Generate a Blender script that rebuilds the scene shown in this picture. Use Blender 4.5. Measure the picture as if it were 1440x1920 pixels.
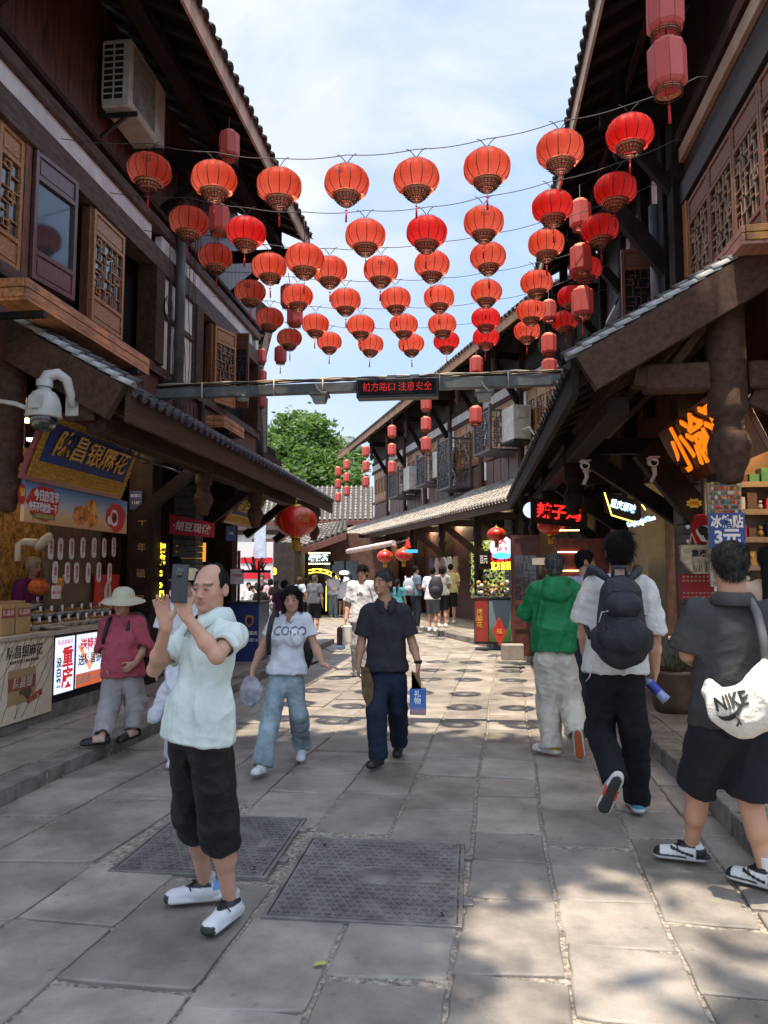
import bpy, bmesh, math, random
import numpy as np
from mathutils import Vector, Matrix
R = math.radians
rnd = random.Random(7)
for o in list(bpy.data.objects): bpy.data.objects.remove(o)
SC = bpy.context.scene
COL = SC.collection
F_PX, PITCH, YAW, EYE = 1420.0, math.atan(120 / 1420), R(6.6), 1.63
cam = bpy.data.cameras.new('camera'); cam.sensor_fit = 'VERTICAL'; cam.sensor_height = 36
cam.lens = F_PX / 1920 * 36; cam.clip_end = 900; cam.clip_start = .05
camo = bpy.data.objects.new('camera', cam); COL.objects.link(camo)
camo.location = (0, 0, EYE); camo.rotation_euler = (math.pi / 2 + PITCH, 0, YAW); SC.camera = camo
SUN_DIR = Vector((-.065, -.235, 1)).normalized()
SUN_EL = math.asin(SUN_DIR.z)
w = bpy.data.worlds.new('World'); SC.world = w; w.use_nodes = True
N, L = w.node_tree.nodes, w.node_tree.links
N.clear()
out = N.new('ShaderNodeOutputWorld'); bg = N.new('ShaderNodeBackground')
sky = N.new('ShaderNodeTexSky'); sky.sky_type = 'NISHITA'; sky.sun_disc = False
sky.sun_elevation = SUN_EL; sky.sun_rotation = math.atan2(SUN_DIR.x, SUN_DIR.y)
sky.air_density = 1.3; sky.dust_density = 1.6; sky.ozone_density = 1.6
tc = N.new('ShaderNodeTexCoord'); mp = N.new('ShaderNodeMapping'); mp.inputs['Scale'].default_value = (1, 1, 2.0)
mp.inputs['Location'].default_value = (.63, .2, .1)
nz = N.new('ShaderNodeTexNoise'); nz.inputs['Scale'].default_value = 1.9; nz.inputs['Detail'].default_value = 9
nz.inputs['Roughness'].default_value = .56; nz.inputs['Distortion'].default_value = .35
cr = N.new('ShaderNodeValToRGB'); cr.color_ramp.elements[0].position = .40; cr.color_ramp.elements[1].position = .56
cr.color_ramp.elements[0].color = (.12, .12, .12, 1)
nz2 = N.new('ShaderNodeTexNoise'); nz2.inputs['Scale'].default_value = 4.5; nz2.inputs['Detail'].default_value = 8
cr2 = N.new('ShaderNodeValToRGB'); cr2.color_ramp.elements[0].position = .3; cr2.color_ramp.elements[1].position = .75
cr2.color_ramp.elements[0].color = (3.0, 3.3, 3.8, 1); cr2.color_ramp.elements[1].color = (4.1, 4.15, 4.25, 1)
sep = N.new('ShaderNodeSeparateXYZ'); mr = N.new('ShaderNodeMapRange')
mr.inputs['From Min'].default_value = .12; mr.inputs['From Max'].default_value = .5
mr.inputs['To Min'].default_value = .35; mr.inputs['To Max'].default_value = 1
mul = N.new('ShaderNodeMath'); mul.operation = 'MULTIPLY'
mx = N.new('ShaderNodeMix'); mx.data_type = 'RGBA'
tint = N.new('ShaderNodeMix'); tint.data_type = 'RGBA'; tint.inputs[0].default_value = .7
tint.inputs['B'].default_value = (2.1, 2.85, 4.3, 1)
L.new(tc.outputs['Generated'], mp.inputs[0]); L.new(mp.outputs[0], nz.inputs[0]); L.new(mp.outputs[0], nz2.inputs[0])
L.new(nz.outputs[0], cr.inputs[0]); L.new(nz2.outputs[0], cr2.inputs[0])
L.new(tc.outputs['Generated'], sep.inputs[0]); L.new(sep.outputs[2], mr.inputs[0])
L.new(cr.outputs[0], mul.inputs[0]); L.new(mr.outputs[0], mul.inputs[1]); L.new(mul.outputs[0], mx.inputs[0])
L.new(sky.outputs[0], tint.inputs['A']); L.new(tint.outputs['Result'], mx.inputs['A']); L.new(cr2.outputs[0], mx.inputs['B'])
dt = N.new('ShaderNodeVectorMath'); dt.operation = 'DOT_PRODUCT'; dt.inputs[1].default_value = SUN_DIR; L.new(tc.outputs['Generated'], dt.inputs[0])
au = N.new('ShaderNodeMapRange'); au.interpolation_type = 'SMOOTHSTEP'; au.inputs['From Min'].default_value = .5; au.inputs['To Min'].default_value = 1; au.inputs['To Max'].default_value = 2.6; L.new(dt.outputs['Value'], au.inputs[0])
gl = N.new('ShaderNodeVectorMath'); gl.operation = 'SCALE'; L.new(mx.outputs['Result'], gl.inputs[0]); L.new(au.outputs[0], gl.inputs['Scale'])
L.new(gl.outputs[0], bg.inputs[0]); bg.inputs[1].default_value = .115
L.new(bg.outputs[0], out.inputs[0])
sun = bpy.data.lights.new('sun', 'SUN'); sun.energy = 3.7; sun.angle = R(.6); sun.color = (1, .85, .68)
suno = bpy.data.objects.new('sun', sun); COL.objects.link(suno)
suno.rotation_euler = SUN_DIR.to_track_quat('Z', 'Y').to_euler(); suno.location = SUN_DIR * 60
vs = SC.view_settings; vs.view_transform = 'Standard'; vs.look = 'None'; vs.exposure = 1.22; vs.gamma = 1; vs.use_curve_mapping = False
SC.cycles.max_bounces = 8; SC.cycles.diffuse_bounces = 5; SC.cycles.transparent_max_bounces = 12; SC.cycles.caustics_reflective = False; SC.cycles.caustics_refractive = False
def ray(px, py):
    a = (px - 720) / F_PX; b = (960 - py) / F_PX
    fh = math.cos(PITCH) - b * math.sin(PITCH); up = math.sin(PITCH) + b * math.cos(PITCH)
    return Vector((a * math.cos(YAW) - fh * math.sin(YAW), a * math.sin(YAW) + fh * math.cos(YAW), up))
def at(px, py, X=None, Y=None, Z=None):
    d = ray(px, py)
    t = X / d.x if X is not None else Y / d.y if Y is not None else (Z - EYE) / d.z
    return Vector((d.x * t, d.y * t, EYE + d.z * t))
MATS = {}
def mat(name, base, rough=.6, metal=0, var=.15, scale=6, bump=0, bscale=40, base2=None, stretch=None, emit=None, estr=0,
        trans=0, alpha=1, rand=0, sss=0, coat=0, vcol=False, spec=.5, stain=0):
    if name in MATS: return MATS[name]
    m = bpy.data.materials.new(name); m.use_nodes = True; MATS[name] = m
    nt = m.node_tree; n, l = nt.nodes, nt.links; b = n['Principled BSDF']
    b.inputs['Roughness'].default_value = rough; b.inputs['Metallic'].default_value = metal
    b.inputs['Specular IOR Level'].default_value = spec
    tcn = n.new('ShaderNodeTexCoord'); mpn = n.new('ShaderNodeMapping')
    if stretch: mpn.inputs['Scale'].default_value = stretch
    l.new(tcn.outputs['Object'], mpn.inputs[0])
    nn = n.new('ShaderNodeTexNoise'); nn.inputs['Scale'].default_value = scale; nn.inputs['Detail'].default_value = 6
    nn.inputs['Roughness'].default_value = .62
    l.new(mpn.outputs[0], nn.inputs[0])
    mixn = n.new('ShaderNodeMix'); mixn.data_type = 'RGBA'
    c = Vector(base[:3]); c2 = Vector(base2[:3]) if base2 else c * (1 - 1.6 * var)
    hi = c if base2 else c * (1 + var)
    mixn.inputs['A'].default_value = (*c2, 1); mixn.inputs['B'].default_value = (*hi, 1)
    rm = n.new('ShaderNodeMapRange'); rm.inputs['From Min'].default_value = .32; rm.inputs['From Max'].default_value = .68
    l.new(nn.outputs[0], rm.inputs[0]); l.new(rm.outputs[0], mixn.inputs[0])
    cur = mixn.outputs['Result']
    if vcol:
        at_ = n.new('ShaderNodeAttribute'); at_.attribute_name = 'Col'
        mm = n.new('ShaderNodeMix'); mm.data_type = 'RGBA'; mm.blend_type = 'MULTIPLY'; mm.inputs[0].default_value = 1
        l.new(cur, mm.inputs['A']); l.new(at_.outputs['Color'], mm.inputs['B']); cur = mm.outputs['Result']
    if stain:
        n3 = n.new('ShaderNodeTexNoise'); n3.inputs['Scale'].default_value = scale * .37; n3.inputs['Detail'].default_value = 8; n3.inputs['Roughness'].default_value = .7
        l.new(tcn.outputs['Object'], n3.inputs[0])
        r3 = n.new('ShaderNodeMapRange'); r3.inputs['From Min'].default_value = .5; r3.inputs['From Max'].default_value = .72; r3.inputs['To Max'].default_value = stain
        l.new(n3.outputs[0], r3.inputs[0])
        m3 = n.new('ShaderNodeMix'); m3.data_type = 'RGBA'; m3.inputs['B'].default_value = (.05, .042, .035, 1)
        l.new(r3.outputs[0], m3.inputs[0]); l.new(cur, m3.inputs['A']); cur = m3.outputs['Result']
    if rand:
        oi = n.new('ShaderNodeObjectInfo'); r2 = n.new('ShaderNodeMapRange')
        r2.inputs['To Min'].default_value = 1 - rand; r2.inputs['To Max'].default_value = 1 + rand * .7
        l.new(oi.outputs['Random'], r2.inputs[0])
        hs = n.new('ShaderNodeHueSaturation'); l.new(r2.outputs[0], hs.inputs['Value']); l.new(cur, hs.inputs['Color']); cur = hs.outputs[0]
    l.new(cur, b.inputs['Base Color'])
    rr = n.new('ShaderNodeMapRange'); rr.inputs['To Min'].default_value = max(.02, rough - .12); rr.inputs['To Max'].default_value = min(1, rough + .12)
    l.new(nn.outputs[0], rr.inputs[0]); l.new(rr.outputs[0], b.inputs['Roughness'])
    if bump:
        bn = n.new('ShaderNodeTexNoise'); bn.inputs['Scale'].default_value = bscale; bn.inputs['Detail'].default_value = 5
        l.new(mpn.outputs[0], bn.inputs[0]); bp = n.new('ShaderNodeBump'); bp.inputs['Strength'].default_value = min(1, bump)
        bp.inputs['Distance'].default_value = .02
        l.new(bn.outputs[0], bp.inputs['Height']); l.new(bp.outputs[0], b.inputs['Normal'])
    if emit: b.inputs['Emission Color'].default_value = (*emit[:3], 1); b.inputs['Emission Strength'].default_value = estr
    if trans: b.inputs['Transmission Weight'].default_value = trans
    if alpha < 1: b.inputs['Alpha'].default_value = alpha
    if sss: b.inputs['Subsurface Weight'].default_value = sss; b.inputs['Subsurface Scale'].default_value = .02; b.inputs['Subsurface Radius'].default_value = (1, .35, .2)
    if coat: b.inputs['Coat Weight'].default_value = coat; b.inputs['Coat Roughness'].default_value = .25
    return m
def glow(name, col, s):
    if name in MATS: return MATS[name]
    m = bpy.data.materials.new(name); m.use_nodes = True; MATS[name] = m
    b = m.node_tree.nodes['Principled BSDF']; b.inputs['Base Color'].default_value = (*[c * .5 for c in col], 1)
    b.inputs['Emission Color'].default_value = (*col, 1); b.inputs['Emission Strength'].default_value = s; return m
DARKWOOD = mat('dark stained wood', (.045, .022, .016), .6, var=.4, scale=5, bump=.25, bscale=30, stretch=(6, 1, 6), spec=.2)
DARKWOOD2 = mat('weathered dark wood', (.085, .046, .032), .65, var=.28, scale=2.5, bump=.5, bscale=24, stretch=(8, 1, 8), spec=.2)
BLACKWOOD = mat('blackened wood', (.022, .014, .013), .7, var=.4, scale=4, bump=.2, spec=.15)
BOARD = mat('red brown boards', (.13, .050, .034), .45, var=.45, scale=3, bump=.3, bscale=30, stretch=(1, 7, .7), coat=.15)
BEAM = mat('grey brown painted beam', (.13, .085, .070), .6, var=.35, scale=4, bump=.15, stretch=(4, 1, 4), spec=.2)
OAK = mat('golden varnished wood', (.46, .20, .055), .38, var=.35, scale=5, bump=.25, bscale=34, stretch=(7, 7, 1), coat=.3)
OAKDK = mat('reddish varnished wood', (.21, .085, .048), .4, var=.35, scale=5, bump=.2, bscale=34, stretch=(7, 7, 1), coat=.08, spec=.25)
MAUVE = mat('faded maroon shutter wood', (.15, .068, .066), .35, var=.25, scale=5, stretch=(5, 5, 1), coat=.4)
PLANTER = mat('orange varnished planks', (.62, .26, .10), .4, var=.4, scale=4, bump=.3, bscale=26, stretch=(6, 1, 6), stain=.7, coat=.2)
FASCIA = mat('weathered tan fascia', (.60, .37, .26), .6, var=.3, scale=3, stretch=(1, 1.6, .35), bump=.1, stain=.5)
FASCIA2 = mat('cream fascia', (.72, .56, .42), .6, var=.2, scale=3, stretch=(1, 1.6, .35), stain=.3)
WHITEW = mat('white lime wall', (.80, .79, .78), .8, var=.14, scale=3, bump=.12, bscale=30, stain=.3)
CREAMW = mat('cream lime band', (.56, .44, .32), .8, var=.12, scale=3, bump=.1, stain=.2)
TILE = mat('dark clay roof tile', (.075, .075, .080), .7, var=.45, scale=14, bump=.4, bscale=60, rand=.3)
TILEL = mat('grey roof tile in sunlit tone', (.42, .39, .34), .8, var=.45, scale=9, bump=.4, bscale=60, rand=.25)  # made paler than the other tiles: sunlight on the canopy put into the colour
TILEM = mat('lime capped verge tile', (.40, .405, .40), .62, var=.4, scale=8, bump=.3, bscale=50, rand=.2)
MORTARC = mat('dark roof mortar', (.05, .048, .046), .95, var=.5, scale=20, bump=.7, bscale=50)
GLASS = mat('window glass', (.02, .025, .03), .06, var=.05, spec=.9, coat=1)
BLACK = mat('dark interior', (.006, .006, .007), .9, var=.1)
METALG = mat('grey painted steel', (.10, .105, .10), .45, metal=.3, var=.3, scale=4, bump=.1, stain=.5)
METALD = mat('dark steel', (.035, .037, .04), .45, metal=.5, var=.3, scale=6)
RAIL = mat('grey painted rail wood', (.10, .10, .105), .55, var=.25, scale=6)
ACWHITE = mat('aged white appliance paint', (.58, .56, .50), .5, var=.14, scale=5, stain=.35)
PIPEW = mat('cream pipe', (.6, .56, .45), .5, var=.15)
PIPEG = mat('grey drain pipe', (.12, .13, .14), .45, var=.3, scale=3)
CABLE = mat('black cable', (.015, .014, .014), .6)
CABLEW = mat('pale cable', (.5, .45, .36), .6)
GOLD = mat('gold leaf', (.62, .36, .06), .35, metal=.65, var=.3, scale=30, bump=.5, bscale=60)
def plain(name, c, rough=.55, **k): return mat(name, c, rough, var=k.pop('var', .06), **k)
class MB:
    """collects pieces into one mesh"""
    def __init__(s): s.v = []; s.f = []; s.mi = []; s.sm = []
    def add(s, vs_, fs, mi=0, smooth=False):
        o = len(s.v); s.v += [tuple(v) for v in vs_]
        for f in fs: s.f.append(tuple(i + o for i in f)); s.mi.append(mi); s.sm.append(smooth)
        return s
    def box(s, x0, x1, y0, y1, z0, z1, mi=0):
        if x0 > x1: x0, x1 = x1, x0
        if y0 > y1: y0, y1 = y1, y0
        if z0 > z1: z0, z1 = z1, z0
        v = [(x0, y0, z0), (x1, y0, z0), (x1, y1, z0), (x0, y1, z0), (x0, y0, z1), (x1, y0, z1), (x1, y1, z1), (x0, y1, z1)]
        return s.add(v, [(0, 3, 2, 1), (4, 5, 6, 7), (0, 1, 5, 4), (1, 2, 6, 5), (2, 3, 7, 6), (3, 0, 4, 7)], mi)
    def obox(s, c, ax, ay, az, mi=0):
        c, ax, ay, az = Vector(c), Vector(ax), Vector(ay), Vector(az)
        v = [c + i * ax + j * ay + k * az for k in (-1, 1) for i, j in ((-1, -1), (1, -1), (1, 1), (-1, 1))]
        fs = [(0, 3, 2, 1), (4, 5, 6, 7), (0, 1, 5, 4), (1, 2, 6, 5), (2, 3, 7, 6), (3, 0, 4, 7)]
        if ax.cross(ay).dot(az) < 0: fs = [f[::-1] for f in fs]
        return s.add(v, fs, mi)
    def bar(s, a, b, w, h, up=(0, 0, 1), mi=0):
        a, b = Vector(a), Vector(b); d = b - a; ln = d.length; d.normalize(); up = Vector(up)
        if abs(d.dot(up)) > .98: up = Vector((1, 0, 0)) if abs(d.x) < .9 else Vector((0, 1, 0))
        sd = d.cross(up).normalized(); u2 = sd.cross(d).normalized()
        return s.obox((a + b) / 2, sd * w / 2, d * ln / 2, u2 * h / 2, mi)
    def tube(s, pts, r, n=8, mi=0, caps=True, smooth=True):
        pts = [Vector(p) for p in pts]; rs = r if isinstance(r, (list, tuple)) else [r] * len(pts)
        rings = []; prev = None
        for i, p in enumerate(pts):
            d = (pts[min(i + 1, len(pts) - 1)] - pts[max(i - 1, 0)]).normalized()
            if prev is None:
                u = Vector((0, 0, 1)) if abs(d.z) < .9 else Vector((1, 0, 0)); u = (u - d * u.dot(d)).normalized()
            else: u = (prev - d * prev.dot(d)); u = u.normalized() if u.length > 1e-6 else prev
            prev = u; v2 = d.cross(u)
            rings.append([p + (u * math.cos(2 * math.pi * k / n) + v2 * math.sin(2 * math.pi * k / n)) * rs[i] for k in range(n)])
        o = len(s.v); s.v += [tuple(v) for rg in rings for v in rg]
        for i in range(len(pts) - 1):
            for k in range(n):
                k2 = (k + 1) % n
                s.f.append((o + i * n + k, o + i * n + k2, o + (i + 1) * n + k2, o + (i + 1) * n + k)); s.mi.append(mi); s.sm.append(smooth)
        if caps:
            s.f.append(tuple(o + k for k in range(n))[::-1]); s.mi.append(mi); s.sm.append(False)
            s.f.append(tuple(o + (len(pts) - 1) * n + k for k in range(n))); s.mi.append(mi); s.sm.append(False)
        return s
    def lathe(s, prof, c=(0, 0, 0), n=20, mi=0, smooth=True, mod=None):
        c = Vector(c); o = len(s.v)
        for (r, z) in prof:
            for k in range(n):
                a = 2 * math.pi * k / n; rr = r * (mod(a, z) if mod else 1)
                s.v.append((c.x + rr * math.cos(a), c.y + rr * math.sin(a), c.z + z))
        for i in range(len(prof) - 1):
            for k in range(n):
                k2 = (k + 1) % n
                s.f.append((o + i * n + k, o + i * n + k2, o + (i + 1) * n + k2, o + (i + 1) * n + k)); s.mi.append(mi); s.sm.append(smooth)
        return s
    def prism(s, poly, z0, z1, mi=0):
        n = len(poly); v = [(p[0], p[1], z0) for p in poly] + [(p[0], p[1], z1) for p in poly]
        return s.add(v, [tuple(range(n))[::-1], tuple(range(n, 2 * n))] + [(i, (i + 1) % n, n + (i + 1) % n, n + i) for i in range(n)], mi)
    def sphere(s, c, r, n=12, m=8, mi=0, sc=(1, 1, 1)):
        o = len(s.v); c = Vector(c)
        for i in range(m + 1):
            t = math.pi * i / m
            for k in range(n):
                a = 2 * math.pi * k / n
                s.v.append((c.x + r * sc[0] * math.sin(t) * math.cos(a), c.y + r * sc[1] * math.sin(t) * math.sin(a), c.z - r * sc[2] * math.cos(t)))
        for i in range(m):
            for k in range(n):
                k2 = (k + 1) % n; s.f.append((o + i * n + k, o + i * n + k2, o + (i + 1) * n + k2, o + (i + 1) * n + k)); s.mi.append(mi); s.sm.append(True)
        return s
    def mesh(s, name, mats, inv=None, bevel=0):
        me = bpy.data.meshes.new(name)
        vv = [tuple(inv @ Vector(v)) for v in s.v] if inv is not None else s.v
        me.from_pydata(vv, [], s.f)
        for m in (mats if isinstance(mats, (list, tuple)) else [mats]): me.materials.append(m)
        me.polygons.foreach_set('material_index', s.mi); me.polygons.foreach_set('use_smooth', s.sm)
        me.update()
        if bevel:
            bm = bmesh.new(); bm.from_mesh(me); bmesh.ops.bevel(bm, geom=bm.edges[:], offset=bevel, segments=1, affect='EDGES'); bm.to_mesh(me); bm.free()
        return me
    def build(s, name, mats, parent=None, label=None, cat=None, group=None, kind=None, bevel=0):
        """vertices are in world coordinates; the object sits where its parent does, or at the foot of its own box"""
        if parent is None:
            a = np.array(s.v); org = Vector((float((a[:, 0].min() + a[:, 0].max()) / 2), float((a[:, 1].min() + a[:, 1].max()) / 2), float(a[:, 2].min())))
            inv = Matrix.Translation(-org)
        else: inv = world(parent).inverted()
        o = bpy.data.objects.new(name, s.mesh(name, mats, inv, bevel)); COL.objects.link(o)
        if parent is None: o.location = org
        else: o.parent = parent
        return tag(o, label, cat, group, kind)
def world(o):
    m = o.matrix_basis.copy(); p = o.parent
    while p: m = p.matrix_basis @ m; p = p.parent
    return m
def tag(o, label=None, cat=None, group=None, kind=None):
    if label: o['label'] = label
    if cat: o['category'] = cat
    if group: o['group'] = group
    if kind: o['kind'] = kind
    return o
def thing(name, label, cat, loc=(0, 0, 0), rz=0, group=None, kind=None):
    o = bpy.data.objects.new(name, None); COL.objects.link(o); o.empty_display_size = .1
    o.location = loc; o.rotation_euler = (0, 0, rz); return tag(o, label, cat, group, kind)
def kids(o): return [c for c in KIDS.get(o.name, [])]
KIDS = {}
def index_children():
    KIDS.clear()
    for c in bpy.data.objects:
        if c.parent: KIDS.setdefault(c.parent.name, []).append(c)
def copy_tree(o, parent=None):
    c = o.copy(); COL.objects.link(c)
    if parent: c.parent = parent
    for ch in KIDS.get(o.name, []): copy_tree(ch, c)
    return c
def inst(name, me, parent, M):
    """a child that shares mesh data, placed by a world matrix"""
    o = bpy.data.objects.new(name, me); COL.objects.link(o); o.parent = parent
    o.matrix_basis = (world(parent).inverted() @ M) if parent else M
    return o
def frame(origin, right, up):
    r = Vector(right).normalized(); u = Vector(up).normalized(); n = r.cross(u).normalized(); u = n.cross(r)
    return Matrix(((r.x, u.x, n.x, origin[0]), (r.y, u.y, n.y, origin[1]), (r.z, u.z, n.z, origin[2]), (0, 0, 0, 1)))
def text(name, s, size, M, material, parent=None, ext=.004, bold=0, vertical=False, shear=0, maxw=None, spacing=1.0, **tg):
    c = bpy.data.curves.new('t', 'FONT'); c.body = '\n'.join(s) if vertical else s; c.size = size; c.align_x = 'CENTER'; c.align_y = 'CENTER'
    c.offset = bold * size; c.extrude = ext; c.shear = shear; c.resolution_u = 2
    if vertical: c.space_line = spacing
    else: c.space_character = spacing
    t = bpy.data.objects.new('t', c); COL.objects.link(t)
    dg = bpy.context.evaluated_depsgraph_get(); me = bpy.data.meshes.new_from_object(t.evaluated_get(dg)); bpy.data.objects.remove(t); bpy.data.curves.remove(c)
    me.materials.clear(); me.materials.append(material); me.name = name
    if maxw and len(me.vertices):
        xs = [v.co.x for v in me.vertices]; wd = max(xs) - min(xs)
        for v in me.vertices: v.co.x *= maxw / wd
    o = bpy.data.objects.new(name, me); COL.objects.link(o)
    if parent: o.parent = parent; o.matrix_basis = world(parent).inverted() @ M
    else: o.matrix_basis = M
    return tag(o, **tg) if tg else o
def vnoise(p, scale, seed=0):
    """smooth value noise at points p (N,3), about -1..1"""
    g = np.random.RandomState(seed).rand(32, 32, 32).astype(np.float32) * 2 - 1
    q = p * scale; i = np.floor(q).astype(int); f = q - i; f = f * f * (3 - 2 * f); r = 0
    for dx in (0, 1):
        for dy in (0, 1):
            for dz in (0, 1):
                wgt = (f[:, 0] if dx else 1 - f[:, 0]) * (f[:, 1] if dy else 1 - f[:, 1]) * (f[:, 2] if dz else 1 - f[:, 2])
                r = r + wgt * g[(i[:, 0] + dx) % 32, (i[:, 1] + dy) % 32, (i[:, 2] + dz) % 32]
    return r
SLAB = mat('worn grey paving stone', (.282, .256, .222), .62, var=.26, scale=2.4, bump=.45, bscale=22, rand=.24, stain=.55)
SLABN = SLAB.node_tree
def _extra_stone(m):
    n, l = m.node_tree.nodes, m.node_tree.links; b = n['Principled BSDF']
    tcn = n.new('ShaderNodeTexCoord'); a = n.new('ShaderNodeTexNoise'); a.inputs['Scale'].default_value = 9; a.inputs['Detail'].default_value = 12; a.inputs['Roughness'].default_value = .72
    v = n.new('ShaderNodeTexNoise'); v.inputs['Scale'].default_value = 130; v.inputs['Detail'].default_value = 3
    l.new(tcn.outputs['Object'], a.inputs[0]); l.new(tcn.outputs['Object'], v.inputs[0])
    ad = n.new('ShaderNodeMath'); ad.operation = 'MULTIPLY_ADD'; ad.inputs[1].default_value = .35
    l.new(v.outputs[0], ad.inputs[0]); l.new(a.outputs[0], ad.inputs[2])
    bp = n.new('ShaderNodeBump'); bp.inputs['Strength'].default_value = .45; bp.inputs['Distance'].default_value = .014
    l.new(ad.outputs[0], bp.inputs['Height']); l.new(bp.outputs[0], b.inputs['Normal'])
    src = b.inputs['Base Color'].links[0].from_socket
    sp = n.new('ShaderNodeTexVoronoi'); sp.inputs['Scale'].default_value = 7; sp.inputs['Randomness'].default_value = 1
    l.new(tcn.outputs['Object'], sp.inputs[0])
    r = n.new('ShaderNodeMapRange'); r.inputs['From Min'].default_value = .05; r.inputs['From Max'].default_value = .12; r.inputs['To Min'].default_value = .72; r.inputs['To Max'].default_value = 1
    l.new(sp.outputs['Distance'], r.inputs[0])
    r2 = n.new('ShaderNodeMapRange'); r2.inputs['From Min'].default_value = .35; r2.inputs['From Max'].default_value = .65; r2.inputs['To Min'].default_value = .95; r2.inputs['To Max'].default_value = 1.04
    l.new(v.outputs[0], r2.inputs[0])
    m2 = n.new('ShaderNodeMath'); m2.operation = 'MULTIPLY'; l.new(r.outputs[0], m2.inputs[0]); l.new(r2.outputs[0], m2.inputs[1])
    hs = n.new('ShaderNodeHueSaturation'); l.new(m2.outputs[0], hs.inputs['Value']); l.new(src, hs.inputs['Color']); l.new(hs.outputs[0], b.inputs['Base Color'])
_extra_stone(SLAB)
MORTAR = mat('gritty joint mortar', (.30, .265, .22), .95, var=.5, scale=40, bump=.6, bscale=120, stain=.7)
_extra_stone(MORTAR)
KERBM = mat('rough dark kerb stone', (.19, .17, .15), .75, var=.35, scale=6, bump=.6, bscale=26, rand=.15, stain=.4); _extra_stone(KERBM)
IRON = mat('cast iron cover', (.21, .20, .19), .42, metal=.35, var=.3, scale=5, bump=.3, bscale=70, stain=.3)
A2 = R(20.9)
O2 = Vector((1.01, 17.6, 0))
def T2(u, s, z): # far block frame: u away from the street, s along it
    return Vector((O2.x + u * math.cos(A2) - s * math.sin(A2), O2.y + u * math.sin(A2) + s * math.cos(A2), z))
g = MB(); g.add([(-300, -60, -.05), (300, -60, -.05), (300, 420, -.05), (-300, 420, -.05)], [(0, 1, 2, 3)])
g.build('ground', MORTARC, kind='structure')
street = MB(); nx, ny = 60, 220
gx = np.linspace(-12, 4.5, nx); gy = np.linspace(-3, 52, ny); X, Y = np.meshgrid(gx, gy)
P = np.stack([X.ravel(), Y.ravel(), np.zeros(X.size)], 1)
Z = -.012 + .006 * vnoise(P, 2.3, 3) + .003 * vnoise(P, 9, 4)
street.add(np.column_stack([P[:, 0], P[:, 1], Z]), [(j * nx + i, j * nx + i + 1, (j + 1) * nx + i + 1, (j + 1) * nx + i) for j in range(ny - 1) for i in range(nx - 1)], smooth=True)
st = street.build('street', MORTAR, kind='structure')
def slab_mb(mb, corners, z, th=.05, jag=.010, seg=.10, rr=None, tilt=.006, bevel=.010, inset=.005):
    """one stone: irregular outline, rounded arris, slightly uneven top"""
    rr = rr or rnd
    c = [Vector((p[0], p[1], 0)) for p in corners]; cen = sum(c, Vector()) / len(c); pts = []
    for i, p in enumerate(c):
        q = c[(i + 1) % len(c)]; n = max(2, int((q - p).length / seg)); nrm = Vector((-(q - p).y, (q - p).x, 0)).normalized()
        for k in range(n):
            t = k / n; a = p.lerp(q, t)
            if k == 0: a = a.lerp(cen, rr.uniform(.01, .035))
            a = a + nrm * (inset + rr.random() * jag); pts.append(a)
    n = len(pts); tx, ty = rr.uniform(-tilt, tilt), rr.uniform(-tilt, tilt); zz = z + rr.uniform(-.004, .004)
    def zt(p): return zz + (p.x - cen.x) * tx * 2 + (p.y - cen.y) * ty * 2
    inn = [p + (cen - p).normalized() * (bevel + rr.random() * .004) for p in pts]
    v = [(p.x, p.y, zt(p)) for p in inn] + [(p.x, p.y, zt(p) - .007) for p in pts] + [(p.x, p.y, z - th) for p in pts]
    f = [tuple(range(n))] + [(i + n, (i + 1) % n + n, (i + 1) % n, i) for i in range(n)] + [(i + 2 * n, (i + 1) % n + 2 * n, (i + 1) % n + n, i + n) for i in range(n)]
    o = len(mb.v); mb.v += v
    for k, ff in enumerate(f): mb.f.append(tuple(i + o for i in ff)); mb.mi.append(0); mb.sm.append(0 < k <= n)
    return mb
COVERS = [(-1.02, -.06, 3.68, 4.80), (-2.02, -1.12, 4.14, 5.16)]
sr = random.Random(21)
xs = [-3.42, -2.82, -2.13, -1.62, -1.04, -.56, -.04, .42, .93, 1.36, 1.86]
def xcol(i, y): return xs[i] + .055 * (y - 4.5) * (1 - .3 * i / len(xs)) + .012 * math.sin(y * 1.7 + i * 2.1)
nslab = 0; far = MB()
for i in range(len(xs) - 1):
    y = 1.2 + sr.random() * .5
    while y < 16.5:
        ln = sr.uniform(.65, 1.25) if i < 3 else sr.uniform(.55, 1.05) if i < 6 else sr.uniform(.42, .85)
        y2 = y + ln; a, b = sr.uniform(-.03, .03), sr.uniform(-.03, .03)
        c = [(xcol(i, y), y + a), (xcol(i + 1, y), y + b), (xcol(i + 1, y2), y2 + b), (xcol(i, y2), y2 + a)]
        cx, cy = (c[0][0] + c[2][0]) / 2, (y + y2) / 2
        mx_ = 1.58 if cy < 9 else 1.58 - (cy - 9) * .12
        y = y2
        if c[0][0] > mx_ or c[1][0] < -3.35 or any(k[0] + .08 < cx < k[1] - .08 and k[2] + .1 < cy < k[3] - .1 for k in COVERS): continue
        m = slab_mb(MB(), c, 0, rr=sr, jag=.010 if i > 4 else .006)
        o = m.build('paving_stone', SLAB, st) if nslab < 210 else None
        if o is None: slab_mb(far, c, 0, rr=sr)
        nslab += 1
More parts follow.
